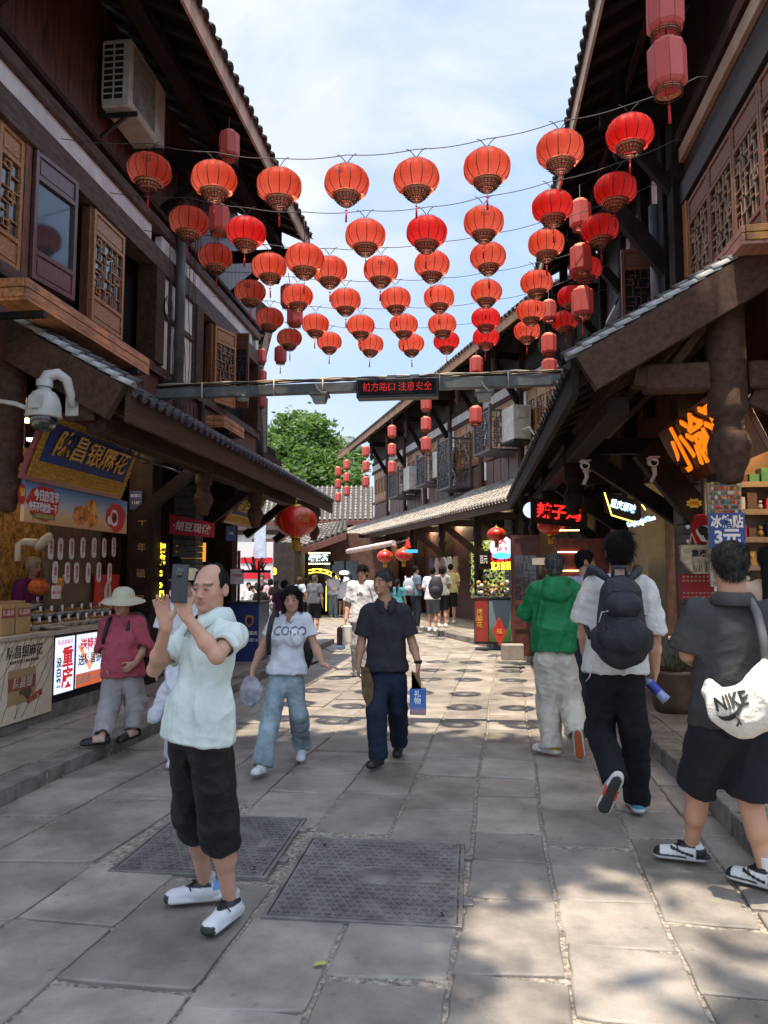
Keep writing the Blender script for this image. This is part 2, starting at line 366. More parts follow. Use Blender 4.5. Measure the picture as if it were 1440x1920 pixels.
for i in range(22):
    u = -7.6 + i * .42
    s_ = -3.4 + .3 * (i % 2) + max(0, (u + 4) * -.1)
    while s_ < 34:
        ln = sr.uniform(.5, .9); c = [T2(u, s_, 0), T2(u + .42, s_, 0), T2(u + .42, s_ + ln, 0), T2(u, s_ + ln, 0)]; s_ += ln
        if min(p.y for p in c) < 16.3 or max(p.y for p in c) > 48: continue
        slab_mb(far, [(p.x, p.y) for p in c], .003, rr=sr, seg=.3, tilt=.002, jag=.01)
far.build('far_paving_stones', SLAB, st, kind='stuff')
def cover(k, label):
    x0, x1, y0, y1 = k; root = thing('manhole_cover', label, 'manhole cover', ((x0 + x1) / 2, (y0 + y1) / 2, 0), 0, 'cast iron manhole covers set in the paving')
    z = .007; m = MB(); m.box(x0 + .03, x1 - .03, y0 + .03, y1 - .03, -.03, z)
    m.build('plate', IRON, root)
    m = MB()
    for (a, b, c, d) in ((x0, x1, y0, y0 + .022), (x0, x1, y1 - .022, y1), (x0, x0 + .022, y0 + .022, y1 - .022), (x1 - .022, x1, y0 + .022, y1 - .022)): m.box(a, b, c, d, -.03, z + .002)
    m.box(x1, x1 + .05, y0 + .25, y0 + .32, -.03, z); m.box(x1, x1 + .05, y1 - .25, y1 - .18, -.03, z)
    m.build('rim', IRON, root, bevel=.002)
    m = MB(); cx, cy = (x0 + x1) / 2, (y0 + y1) / 2
    nx_, ny_ = 17, 20
    for i in range(nx_):
        for j in range(ny_):
            x = x0 + .06 + (x1 - x0 - .12) * (i + .5 * (j % 2)) / (nx_ - .5); y = y0 + .06 + (y1 - y0 - .12) * j / (ny_ - 1)
            if math.hypot(x - cx, y - cy) < .125 or abs(y - cy) < .09 and .25 < abs(x - cx) < .33: continue
            m.obox((x, y, z + .0025), (.017, 0, 0), (0, .0035, 0), (0, 0, .0025)); m.obox((x, y, z + .0028), (.0035, 0, 0), (0, .017, 0), (0, 0, .0028))
    m.build('tread_crosses', IRON, root, kind='stuff')
    m = MB(); m.lathe([(.108, z), (.110, z + .006), (.117, z + .006), (.119, z)], (cx, cy, 0), 40); m.lathe([(0.0, z + .003), (.10, z + .003), (.104, z)], (cx, cy, 0), 32)
    for sx in (-1, 1):
        bx = cx + sx * .29
        for (a, b, c, d) in ((-.035, .035, -.085, -.079), (-.035, .035, .079, .085), (-.035, -.029, -.079, .079), (.029, .035, -.079, .079)): m.box(bx + a, bx + b, cy + c, cy + d, z, z + .005)
    m.build('badge', IRON, root)
    for (hx, hy) in ((x0 + .12, y1 - .14), (x1 - .1, y0 + .12)): MB().obox((hx, hy, z + .002), (.008, .002, 0), (-.006, .02, 0), (0, 0, .001)).build('lifting_hole', BLACK, root)
cover(COVERS[0], 'cast iron cover with raised crosses, the closer one in the middle of the street')
cover(COVERS[1], 'cast iron cover with raised crosses behind the legs of the man with the phone')
def strip(line_a, line_b, z0, z1, name, kerbw=.30, label=None, n_in=2):
    """raised pavement between kerb line a (street side) and wall line b, both sampled alike"""
    root = MB(); n = len(line_a)
    poly = [(p[0], p[1]) for p in line_a] + [(p[0], p[1]) for p in reversed(line_b)]
    v = [(x, y, z0) for x, y in poly]
    m = MB()
    sgn = 1 if (line_b[0][0] - line_a[0][0]) > 0 else -1
    for i in range(n - 1):
        a, b, c, d = line_a[i], line_a[i + 1], line_b[i + 1], line_b[i]
        ins = .02 * sgn
        vv = [(a[0] + ins, a[1], z0), (b[0] + ins, b[1], z0), (c[0], c[1], z0), (d[0], d[1], z0)]
        vv += [(x, y, z1 - .012) for x, y, _ in vv]
        f = [(4, 5, 6, 7), (0, 1, 5, 4)] ; f = [q if sgn < 0 else q[::-1] for q in f]
        m.add(vv, f)
    r = m.build(name, MORTAR, kind='structure')
    rr = random.Random(5)
    for i in range(n - 1):
        a, b = Vector((*line_a[i], 0)), Vector((*line_a[i + 1], 0)); c, d = Vector((*line_b[i + 1], 0)), Vector((*line_b[i], 0))
        wa = (d - a).length; fk = kerbw / wa
        q = [a, b, b.lerp(c, fk), a.lerp(d, fk)]
        if sgn > 0: q = q[::-1]; q = [q[(k) % 4] for k in range(4)]
        if sgn < 0: pass
        def ccw(p): 
            ar = sum(p[k].x * p[(k + 1) % 4].y - p[(k + 1) % 4].x * p[k].y for k in range(4)); return p if ar > 0 else p[::-1]
        slab_mb(MB(), [(p.x, p.y) for p in ccw(q)], z1 + rr.uniform(-.008, .006), th=z1 - z0 + .03, rr=rr, jag=.018, inset=.004, bevel=.02).build('kerb_stone', KERBM, r)
        k0 = fk
        for j in range(n_in):
            k1 = fk + (1 - fk) * (j + 1) / n_in
            q = [a.lerp(d, k0), b.lerp(c, k0), b.lerp(c, k1), a.lerp(d, k1)]
            slab_mb(MB(), [(p.x, p.y) for p in ccw(q)], z1, rr=rr, jag=.012, inset=.006).build('paving_stone', SLAB, r); k0 = k1
    return r
ra = []; y = 4.25
while y < 17.2:
    x = 1.60 if y < 9 else 1.60 - (y - 9) ** 1.45 * .046
    ra.append((x, y)); y += rnd.uniform(.75, 1.1)
far_line = [(T2(-.62, s, 0).x, T2(-.62, s, 0).y) for s in np.arange(.8, 29, 1.5)]
ra += far_line
rb = []
for (x, y) in ra[:len(ra) - len(far_line)]: rb.append((2.9, y + (0 if y < 14 else (y - 14) * .4)))
rb += [(T2(2.6, s, 0).x, T2(2.6, s, 0).y) for s in np.arange(.8, 29, 1.5)]
strip(ra, rb, -.02, .15, 'right_pavement')
la = []; y = 1.5
while y < 18.6: la.append((-3.30 + .02 * math.sin(y), y)); y += rnd.uniform(.8, 1.3)
strip(la, [(-4.75, p[1]) for p in la], -.02, .12, 'left_pavement', kerbw=.26)
lf = MB(); c = at(600, 1808, Z=0.012)
lf.add([c + Vector(v) for v in ((-.03, -.018, 0), (-.008, -.02, .006), (.02, -.004, .004), (.034, .016, .001), (.008, .018, .006), (-.018, .006, .004))], [(0, 1, 4, 5), (1, 2, 3, 4)])
lf.build('fallen_leaf', plain('yellow green leaf', (.38, .45, .08)), label='small yellow green leaf lying in a joint between the grey paving stones', cat='leaf')
def TLf(u, s, z): return Vector((-3.30 - u, s, z))
def TRf(u, s, z): return Vector((.92 + u, s, z))
def arc_tile(r=.075, ln=.26, th=.012, n=6, droop=.0, lip=True, taper=.86):
    m = MB(); v = []
    for j, (y, rr, dz) in enumerate(((0, r * taper, 0), (ln, r, -droop))):
        for q in (rr, rr - th):
            for k in range(n + 1):
                a = math.pi * (k / n); v.append((q * math.cos(a), y, q * math.sin(a) * .8 + dz))
    k1 = n + 1; f = []
    for k in range(n):
        f.append((k + 1, k, 2 * k1 + k, 2 * k1 + k + 1)); f.append((k1 + k, k1 + k + 1, 3 * k1 + k + 1, 3 * k1 + k))
        f.append((2 * k1 + k + 1, 2 * k1 + k, 3 * k1 + k, 3 * k1 + k + 1))
    m.add(v, f)
    for i in range(len(m.sm)): m.sm[i] = (i % 3 != 2)
    return m
TILE_MESH = {}
RAFT = mat('dusty rafter wood', (.055, .042, .038), .7, var=.35, scale=5, spec=.2)
def tile_mesh(mt, **k):
    key = (mt.name, tuple(sorted(k.items())))
    if key not in TILE_MESH: TILE_MESH[key] = arc_tile(**k).mesh('tile', mt)
    return TILE_MESH[key]
def roof(b, T, s0, s1, ue, ze, uw, zw, name, under=DARKWOOD, fasc=DARKWOOD2, fh=.24, fth=.035, tmat=TILE, sp=.21, edge=True, surf=True,
         raft=.30, rsz=(.06, .09), verge=False, deckth=.04, ntile=300, purl=2):
    """sloping tiled roof from the eave (ue, ze) up to the wall (uw, zw), along s0..s1"""
    root = MB()
    E0, E1, W0, W1 = T(ue, s0, ze), T(ue, s1, ze), T(uw, s0, zw), T(uw, s1, zw)
    dn = (E0 - W0).normalized(); al = (E1 - E0).normalized(); nr = dn.cross(al); nr = nr if nr.z > 0 else -nr
    sl = (W0 - E0).length; ln = (E1 - E0).length
    root.obox((E0 + E1 + W0 + W1) / 4 + nr * .0, al * ln / 2, dn * sl / 2, nr * deckth / 2)
    r = root.build(name, under, b)
    m = MB(); m.obox((E0 + E1) / 2 + dn * (fth / 2 + .002) + Vector((0, 0, -fh / 2 + .06)), al * (ln / 2), (dn * Vector((1, 1, 0))).normalized() * fth / 2, Vector((0, 0, fh / 2)))
    m.build('eave_board', fasc, r)
    k = int(ln / raft)
    for i in range(k + 1):
        p = E0 + al * (i * ln / k * .998 + .001 * ln); MB().obox(p - dn * (sl / 2) - nr * (deckth / 2 + rsz[1] / 2 + .002), al * rsz[0] / 2, dn * (sl / 2 - .02), nr * rsz[1] / 2).build('rafter', RAFT, r)
    for i in range(purl):
        t = (i + .6) / (purl + .2); a = E0.lerp(W0, t) - nr * (deckth / 2 + rsz[1] + .06); m = MB(); m.tube([a + al * .02, a + al * (ln - .02)], .055, 8)
        m.build('purlin', DARKWOOD, r)
    up = nr * (deckth / 2)
    n = int(ln / sp)
    if surf:
        m = MB(); cs = .13; nc = int(sl / cs)
        rr = random.Random(3)
        for i in range(n):
            base = E0 + al * (sp * (i + .5)) + up
            for j in range(nc):
                q = base - dn * (j * cs + (.0 if j else .0)); ra = .062 + rr.uniform(-.004, .004); jit = rr.uniform(-.006, .006)
                vs_ = []
                for (yy, rad, h) in ((.0, ra, .030), (-cs - .03, ra * .86, .012)):
                    for kk in range(5):
                        a = math.pi * kk / 4; vs_.append(q + al * (rad * math.cos(a) + jit) + dn * yy + nr * (rad * math.sin(a) * .8 + h - .01))
                m.add(vs_, [(kk, kk + 1, 5 + kk + 1, 5 + kk) for kk in range(4)] + [(0, 4, 3, 2, 1)])
                c0 = q + al * sp / 2; m.add([c0 - al * .055 + nr * .016, c0 + al * .055 + nr * .016, c0 + al * .055 - dn * cs + nr * .004, c0 - al * .055 - dn * cs + nr * .004,
                                             c0 - al * .055 - nr * .004, c0 + al * .055 - nr * .004], [(0, 1, 2, 3), (4, 5, 1, 0)])
        m.build('tile_courses', tmat, r, kind='stuff')
    if edge:
        me = tile_mesh(tmat, r=.078, ln=.24, th=.016, droop=.03)
        me2 = tile_mesh(tmat, r=.060, ln=.2, th=.014, droop=.045)
        for i in range(min(n, ntile)):
            p = E0 + al * (sp * (i + .5)) + up + dn * (-.14) + nr * .012
            tl = rnd.uniform(-.05, .05); X = (al + nr * tl + dn * rnd.uniform(-.06, .06)).normalized(); Yv = (dn - X * dn.dot(X)).normalized(); Zv = X.cross(Yv); 
            if Zv.z < 0: X = -X; Zv = -Zv
            s_ = rnd.uniform(.94, 1.08)
            M = Matrix(((X.x * s_, Yv.x, Zv.x, p.x), (X.y * s_, Yv.y, Zv.y, p.y), (X.z * s_, Yv.z, Zv.z, p.z), (0, 0, 0, 1)))
            inst('tile', me, r, M)
        m = MB()
        for i in range(n):
            c0 = E0 + al * (sp * (i + 1)) + up - nr * .0
            v = []
            for yy in (-.1, .11):
                for kk in range(5): a = math.pi * (1 + kk / 4); v.append(c0 + al * .07 * math.cos(a) + nr * (.05 * math.sin(a) + .045 - (.03 if yy > 0 else 0)) + dn * yy)
            m.add(v, [(kk + 1, kk, 5 + kk, 5 + kk + 1) for kk in range(4)], smooth=True)
        m.build('channel_tiles', tmat, r, kind='stuff')
    return r
def verge(r, T, s, ue, ze, uw, zw, mt, mt2, sgn=1, bh=.46, beam=DARKWOOD2, sp=.155, rows=2):
    """gable edge facing the camera: rake beam with two rows of overlapping tiles"""
    E, W = T(ue, s, ze), T(uw, s, zw); up = (W - E).normalized(); ln = (W - E).length; out_ = Vector((0, -1, 0))
    nr = out_.cross(up); nr = nr if nr.z > 0 else -nr
    m = MB(); m.obox((E + W) / 2 - nr * (bh / 2 - .02) + out_ * .05 + up * .0, up * ln / 2, out_ * .05, nr * bh / 2); m.build('rake_beam', beam, r)
    n = int(ln / sp)
    for row in range(rows):
        me = tile_mesh(mt if row == 0 else mt2, r=.066 if row == 0 else .06, ln=.22, th=.014, taper=.9)
        for i in range(n):
            p = E + up * (sp * (i + .4) + .1) + nr * (.03 + .05 * row + rnd.uniform(-.004, .004)) - out_ * (.12 * row - .04)
            Yv = (-up + nr * .10).normalized(); Xv = out_; Zv = Xv.cross(Yv)
            if Zv.z < 0: Xv = -Xv; Zv = -Zv
            M = Matrix(((Xv.x, Yv.x, Zv.x, p.x), (Xv.y, Yv.y, Zv.y, p.y), (Xv.z, Yv.z, Zv.z, p.z), (0, 0, 0, 1)))
            inst('tile', me, r, M)
PROF = [(.0, 0), (.075, .0), (.095, .03), (.10, .08), (.13, .14), (.155, .21), (.16, .29), (.14, .36), (.105, .40), (.115, .43), (.10, .455), (.115, .48), (.10, .505), (.145, .53), (.15, .60), (.145, .62)]
def pendant(b, p, ztop, sc=1.0, name='hanging_post', mt=DARKWOOD2):
    m = MB(); pr = [(r * sc, z * sc) for r, z in PROF] + [(.142 * sc, ztop - p.z)]
    m.lathe(pr, p, 24); m.lathe([(.0, 0), (.04 * sc, 0)], (p.x, p.y, p.z - .01), 10)
    o = m.build(name, mt, b)
    mm = MB()
    for a in (-2.2, -.9, .6, 2.0):
        c = p + Vector((math.cos(a) * .155 * sc, math.sin(a) * .155 * sc, .26 * sc)); mm.sphere(c, .045 * sc, 10, 6, sc=(.6, .6, 1))
    mm.build('carved_boss', mt, o)
    return o
def lattice_bars(w, h, t=.013, d=.022):
    m = MB(); cols = max(2, round(w / .13)); rows = max(3, round(h / .14)); cw, rh = w / cols, h / rows
    def H(x0, x1, y): m.box(x0 * cw, x1 * cw, y * rh - t / 2, y * rh + t / 2, -d / 2, d / 2)
    def V(x, y0, y1): m.box(x * cw - t / 2, x * cw + t / 2, y0 * rh, y1 * rh, -d / 2 + .001, d / 2 - .001)
    for i in range(1, cols):
        for j in range(rows):
            if (i + j) % 3 != 0: V(i, j, j + 1)
            else: V(i + .33 if i % 2 else i - .33, j + .0, j + 1)
    for j in range(1, rows):
        for i in range(cols):
            if (i * 2 + j) % 3 != 1: H(i, i + 1, j)
            else: H(max(0, i - .33), i + .67, j + .38)
    for j in range(0, rows, 2):
        x = .45 + (j // 2 % 2) * (cols - 1.6); H(x, x + .7, j + .3); H(x, x + .7, j + .8); V(x, j + .3, j + .8); V(x + .7, j + .3, j + .8)
    return m
SASHC = {}
def sash(b, M, w, h, wood, lat=True, glass=GLASS, latm=None, label=None, plainm=None, s0=.0):
    key = (round(w, 2), round(h, 2), wood.name, lat, (latm or wood).name, glass.name)
    if key not in SASHC:
        f = .05; y1, y2 = h * .22, h * .80
        m = MB(); m.box(0, f, 0, h, -.025, .025); m.box(w - f, w, 0, h, -.025, .025)
        for y in (0, y1 - f / 2, y2 - f / 2, h - f): m.box(f, w - f, y, y + f, -.0245, .0245)
        pn2 = []
        for (a, c) in ((f, y1 - f / 2), (y2 + f / 2, h - f)): mp_ = MB(); mp_.box(f, w - f, a, c, -.008, .006); mp_.box(f + .03, w - f - .03, a + .025, c - .025, .0055, .014); pn2.append(mp_.mesh('panel', wood))
        L_ = (lattice_bars(w - 2 * f, y2 - y1 - f) if lat else None)
        if L_:
            L_.v = [(x + f, y + y1 + f / 2, z + .004) for x, y, z in L_.v]
        gm = MB(); gm.box(f, w - f, y1 + f / 2, y2 - f / 2, -.016, -.012)
        SASHC[key] = (m.mesh('sash', wood, bevel=.004), pn2, L_.mesh('lattice', latm or wood) if L_ else None, gm.mesh('glass', glass))
    fr, pn, la_, gl = SASHC[key]
    r = inst('window_sash', fr, b, M)
    if label: r['label'] = label
    for nm, me in (('panel', pn[0]), ('panel', pn[1]), ('lattice', la_), ('glass', gl)):
        if me: o = bpy.data.objects.new(nm, me); COL.objects.link(o); o.parent = r
    return r
def beamx(b, name, x0, x1, y0, y1, z0, z1, mt, bevel=.006): return MB().box(x0, x1, y0, y1, z0, z1).build(name, mt, b, bevel=bevel)
LB = thing('timber_house', 'left timber shop house with white bands, golden lattice windows and orange planters', 'house', (-4.5, 9, 0))
XW = -4.5
YL = lambda px: at(px, 500, X=-4.45).y
MB().box(-9, XW - .30, 3, 15.4, 3.6, 8.6).build('wall', BLACK, LB)  # near-black box painted as unlit rooms; also keeps light from leaking through
beamx(LB, 'sill_wall', XW - .29, XW - .01, 3, 15.4, 3.7, 4.52, BOARD)
beamx(LB, 'beam', XW - .06, XW + .05, 3, 15.4, 4.52, 4.66, BEAM)
beamx(LB, 'beam', XW - .2, XW + .06, 3, 15.4, 6.06, 6.36, BEAM)
for (a, c) in ((3, 10.0), (11.95, 15.0)):
    beamx(LB, 'white_band', XW - .2, XW + .0, a, c, 6.36, 6.64, WHITEW)
beamx(LB, 'beam', XW - .2, XW + .07, 3, 15.4, 6.64, 6.78, BEAM)
y = 3.0
while y < 15.3:
    wd = rnd.uniform(.2, .27); beamx(LB, 'plank', XW - .1, XW - .02 + rnd.uniform(0, .006), y + .003, min(15.3, y + wd) - .003, 6.79, 8.75, BOARD, bevel=.004); y += wd
beamx(LB, 'beam', XW - .02, XW + .08, 3, 15.4, 6.86, 6.93, DARKWOOD)
for y in (10.02, 11.62, 15.18): beamx(LB, 'post', XW - .2, XW + .09, y, y + .30, 4.66, 6.06, DARKWOOD2)
for (a, c) in ((10.33, 10.62), (10.68, 11.15), (11.21, 11.6)):
    beamx(LB, 'white_panel', XW - .1, XW + .01, a, c, 4.66, 5.42, WHITEW); beamx(LB, 'white_panel', XW - .1, XW + .01, a, c, 5.50, 6.05, WHITEW)
    beamx(LB, 'stud', XW - .1, XW + .045, c, c + .06, 4.66, 6.05, BEAM)
for (a, c) in ((10.33, 11.15), (11.21, 11.9)): beamx(LB, 'white_panel', XW - .1, XW + .015, a, c, 6.38, 6.62, WHITEW)
beamx(LB, 'stud', XW - .1, XW + .045, 10.32, 11.6, 5.42, 5.50, BEAM)
MB().tube([(XW + .14, 10.75, 3.9), (XW + .14, 10.75, 8.2)], .075, 12).build('drain_pipe', PIPEG, LB)
for y in (4, 5.6, 7.2, 8.8, 10.4, 12, 13.6): beamx(LB, 'stud', XW - .02, XW + .06, y, y + .14, 4.0, 4.52, DARKWOOD)
LM = lambda y, z=4.67, x=XW - .02, ang=0: Matrix.Translation((x, y, z)) @ Matrix.Rotation(R(ang), 4, 'Z') @ frame((0, 0, 0), (0, 1, 0), (0, 0, 1))
H_ = 1.38
ysh = [YL(-80), YL(-2), YL(47)]
sash(LB, LM(YL(-75)), YL(-2) - YL(-75) - .02, H_, OAK)
sash(LB, LM(YL(-2)), YL(46) - YL(-2), H_, OAK)
beamx(LB, 'window_post', XW - .1, XW + .02, YL(46.5), YL(58), 4.66, 6.06, OAKDK)
wB = (YL(127) - YL(58)); 
SKYGLASS = mat('reflecting window pane', (.10, .115, .13), .03, var=.02, spec=1, metal=.6)
sash(LB, LM(YL(60), ang=-7, x=XW + .035), wB, H_, MAUVE, lat=False, glass=SKYGLASS, label='maroon sash with a plain reflecting pane, swung a little outward')
beamx(LB, 'window_post', XW - .1, XW + .01, YL(172), YL(177), 4.66, 6.06, OAKDK)
sash(LB, LM(YL(177.5), x=XW + .01), YL(236) - YL(177.5), H_, OAK)
sash(LB, LM(YL(322), x=XW - .05), .28, H_, OAK)
sash(LB, LM(12.62, x=XW + .03, ang=-18), .62, H_, OAK)
beamx(LB, 'window_post', XW - .1, XW + .02, 12.5, 12.6, 4.66, 6.06, OAKDK)
pO = at(412, 628, Y=13.55); 
sash(LB, frame((pO.x - .02, 13.55, at(440, 765, Y=13.55).z), (1, 0, 0), (0, 0, 1)), at(469, 650, Y=13.55).x - pO.x, at(440, 626, Y=13.55).z - at(440, 765, Y=13.55).z, OAKDK, lat=True, glass=SKYGLASS, latm=METALG, label='sash with a glass pane swung fully open over the street')
rU = roof(LB, lambda u, s, z: Vector((-3.1 - u, s, z)), 2.6, 14.0, 0, 8.17, 2.4, 9.35, 'upper_roof', under=BLACKWOOD, fasc=FASCIA, fh=.34, tmat=TILE, sp=.23, raft=.42, rsz=(.10, .05))
m = MB(); m.add([(-5.5, 2.6, 9.35), (-5.5, 14.0, 9.35), (-9, 14.0, 10.6), (-9, 2.6, 10.6)], [(0, 1, 2, 3)]); m.build('roof_slope', TILE, LB)
for y in (6.2, 10.3, 13.6):
    m = MB(); m.bar((XW, y, 7.7), (-3.35, y, 7.7), .12, .2); m.bar((XW, y, 6.95), (-3.6, y, 7.65), .1, .14); m.build('eave_bracket', BLACKWOOD, LB)
    pendant(LB, Vector((-3.62, y, 7.15)), 8.2, .62, mt=BLACKWOOD)
beamx(LB, 'beam', -3.75, -3.55, 3, 13.9, 7.86, 8.0, BLACKWOOD)
ZC, UC = 3.40, 1.2
rC = roof(LB, TLf, 6.84, 17.55, 0, ZC, UC, ZC + .72, 'canopy_roof', fasc=DARKWOOD2, fh=.34, fth=.05, tmat=TILE, sp=.20, raft=.5, purl=2)
verge(rC, TLf, 6.84, -.02, ZC + .02, 1.9, ZC + 1.12, TILEM, TILE, bh=.36)
for i, y in enumerate((9.9, 12.4, 14.9, 17.2)):
    pendant(LB, Vector((-3.62, y, 2.45)), 3.5, .8)
    m = MB(); m.bar((-4.5, y, 3.28), (-3.55, y, 3.28), .12, .2); m.bar((-4.55, y, 2.45), (-3.72, y, 3.1), .13, .15); m.build('canopy_bracket', BLACKWOOD, LB)
beamx(LB, 'beam', -3.72, -3.52, 6.9, 17.5, 3.02, 3.2, DARKWOOD)
q = at(14, 900, Y=6.95); pendant(LB, Vector((q.x, 6.95, 2.26)), 4.05, .95)
for y in (10.25, 13.9): 
    beamx(LB, 'pier', -4.85, -4.5, y, y + .34, .1, 3.9, BLACKWOOD)
BRICKG = mat('grey brick', (.10, .10, .105), .8, var=.3, scale=12, bump=.4)
for k in range(30): MB().box(-4.87, -4.49 + .002 * (k % 3), 11.95 + .0, 12.3, .13 + k * .1, .22 + k * .1).build('brick', BRICKG, LB, bevel=.004)
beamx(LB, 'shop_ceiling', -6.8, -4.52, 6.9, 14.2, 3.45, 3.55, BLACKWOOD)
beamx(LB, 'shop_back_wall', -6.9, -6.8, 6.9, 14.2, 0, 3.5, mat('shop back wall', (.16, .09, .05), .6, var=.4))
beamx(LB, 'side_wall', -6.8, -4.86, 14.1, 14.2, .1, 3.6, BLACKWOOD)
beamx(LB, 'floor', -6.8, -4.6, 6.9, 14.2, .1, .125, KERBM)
beamx(LB, 'end_wall', -9, -4.6, 15.4, 17.4, 3.6, 4.6, BLACKWOOD)
RB = thing('timber_house', 'near right timber shop house with brown lattice windows and a big open gabled canopy', 'house', (2.8, 10, 0))
XR = 2.75
YR = lambda px: at(px, 500, X=XR - .03).y
MB().box(XR + .30, 7.5, 5.2, 16.5, 3.6, 8.8).build('wall', BLACK, RB)  # black block behind the openings: darkness of the rooms put in as colour
RBW = mat('near black boards', (.032, .021, .018), .55, var=.4, scale=4)
beamx(RB, 'wall_lining', XR + .01, XR + .29, 5.2, 16.3, 6.42, 8.7, RBW)
beamx(RB, 'sill_wall', XR + .01, XR + .29, 5.2, 16.3, 3.6, 4.72, BOARD)
beamx(RB, 'beam', XR - .06, XR + .05, 5.2, 16.3, 6.34, 6.62, RBW)
beamx(RB, 'cream_band', XR - .05, XR + .06, 5.2, YR(1268), 6.93, 7.12, CREAMW)
beamx(RB, 'beam', XR - .1, XR + .05, 5.2, YR(1268), 7.13, 7.3, DARKWOOD)
RM = lambda y, z, x=XR, ang=0: Matrix.Translation((x, y, z)) @ Matrix.Rotation(R(ang), 4, 'Z') @ frame((0, 0, 0), (0, -1, 0), (0, 0, 1))
LATR = mat('pale worn lattice', (.45, .29, .19), .5, var=.2)
ys = [YR(1292), YR(1332), YR(1379), YR(1434), YR(1434) - .72, YR(1434) - 1.44]
for a, c in zip(ys[:-1], ys[1:]): sash(RB, RM(a, 4.74), a - c - .015, 1.56, mat('brown worn sash', (.27, .135, .085), .5, var=.35, scale=5, bump=.2, stretch=(7, 7, 1), spec=.25), latm=LATR, glass=mat('dark pane', (.008, .008, .010), .3, spec=.25))
beamx(RB, 'window_post', XR - .04, XR + .2, YR(1291), YR(1284), 4.72, 6.34, OAK)
for px in (1262, 1283): beamx(RB, 'post', XR - .14, XR + .2, YR(px), YR(px) + .28, 4.0, 8.2, BLACKWOOD)
for (p0, p1, z0, z1) in ((1253, 1262, 5.0, 8.0), (1222, 1238, 4.6, 6.3), (1205, 1215, 4.6, 6.3), (1150, 1195, 6.5, 6.75), (1110, 1160, 6.5, 6.75), (1100, 1195, 4.55, 4.75)):
    beamx(RB, 'white_panel', XR - .02, XR + .05, YR(p1), YR(p0), z0, z1, CREAMW if z1 > 7 else WHITEW)
for y in (11.6, 13.2, 15.3): beamx(RB, 'post', XR - .12, XR + .1, y, y + .24, 4.0, 8.2, BLACKWOOD)
beamx(RB, 'beam', XR - .10, XR + .05, 10.4, 16.2, 6.26, 6.42, DARKWOOD2); beamx(RB, 'beam', XR - .1, XR + .05, 10.4, 16.2, 4.76, 4.92, DARKWOOD2)
for k in range(3): sash(RB, RM(13.1 - k * .55 + 2.1, 4.95), .5, 1.28, OAKDK)
for y in (10.9, 12.1, 13.0): beamx(RB, 'white_panel', XR - .02, XR + .05, y, y + .4, 6.6, 7.5, WHITEW)
MB().tube([(XR - .16, 10.6, 4.4), (XR - .16, 10.6, 6.8)], .08, 12).build('drain_pipe', PIPEG, RB)
p = at(1168, 640, Y=11.4)
sash(RB, frame((at(1166, 560, Y=11.4).x, 11.4, at(1200, 650, Y=11.4).z), (1, 0, 0), (0, 0, 1)), at(1238, 560, Y=11.4).x - at(1166, 560, Y=11.4).x, 1.5, OAKDK, latm=BOARD, glass=BLACK, label='brown shutter swung fully open, facing down the street')
rUR = roof(RB, lambda u, s, z: Vector((1.50 + u, s, z)), 7.3, 16.6, 0, 8.18, 2.4, 9.45, 'upper_roof', under=BLACKWOOD, fasc=FASCIA2, fh=.34, tmat=TILE, sp=.23, raft=.42, rsz=(.10, .05))
m = MB(); m.add([(3.9, 7.3, 9.45), (3.9, 16.6, 9.45), (7.5, 16.6, 10.6), (7.5, 7.3, 10.6)], [(3, 2, 1, 0)]); m.build('roof_slope', TILE, RB)
for y in (9.9, 13.4, 16.0):
    m = MB(); m.bar((XR, y, 7.7), (1.75, y, 7.7), .12, .2); m.bar((XR, y, 6.55), (1.95, y, 7.6), .12, .16); m.build('eave_bracket', BLACKWOOD, RB)
    pendant(RB, Vector((2.0, y, 7.1)), 8.3, .62, mt=BLACKWOOD)
m = MB(); m.bar((XR - .02, 10.35, 5.7), (XR - .9, 10.35, 6.9), .14, .22); m.build('strut', BLACKWOOD, RB)
rCR = roof(RB, TRf, 6.5, 17.7, 0, 3.44, 1.85, 4.52, 'canopy_roof', under=BLACKWOOD, fasc=BLACKWOOD, fh=.32, fth=.06, tmat=TILE, sp=.20, raft=.45, purl=3)
verge(rCR, TRf, 6.5, -.02, 3.46, 3.0, 5.22, TILEM, TILE, bh=.33)
m = MB(); m.box(1.50, 2.05, 6.62, 6.80, 3.22, 3.46); m.box(2.36, 3.9, 6.62, 6.80, 3.22, 3.46); m.build('tie_beam', DARKWOOD2, RB, bevel=.02)
m = MB(); m.bar((1.42, 6.71, 3.36), (1.52, 6.71, 3.34), .16, .16); m.bar((1.75, 6.71, 3.44), (2.15, 6.71, 3.95), .06, .07); m.bar((2.42, 6.72, 3.22), (3.3, 6.72, 2.78), .08, .26); m.build('strut', DARKWOOD2, RB)
pendant(RB, Vector((2.20, 6.71, 2.42)), 4.15, 1.12)
for y in (10.0, 13.2, 16.2):
    pendant(RB, Vector((1.32, y, 2.42)), 3.6, .8, mt=BLACKWOOD)
    m = MB(); m.bar((2.7, y, 3.3), (1.25, y, 3.3), .12, .2); m.bar((2.72, y, 2.3), (1.45, y, 3.2), .14, .2); m.build('canopy_bracket', BLACKWOOD, RB)
beamx(RB, 'beam', 1.22, 1.42, 6.9, 17.3, 3.08, 3.24, BLACKWOOD)
m = MB(); m.bar((2.75, 9.0, 2.1), (2.0, 9.0, 3.1), .16, .3); m.build('strut', BLACKWOOD, RB)
beamx(RB, 'pier', 2.46, 2.78, 9.25, 9.6, .1, 4.3, DARKWOOD2)
for k in range(26): MB().box(2.40, 2.72, 9.0, 9.24, .16 + k * .115, .265 + k * .115).build('brick', BRICKG, RB, bevel=.006)
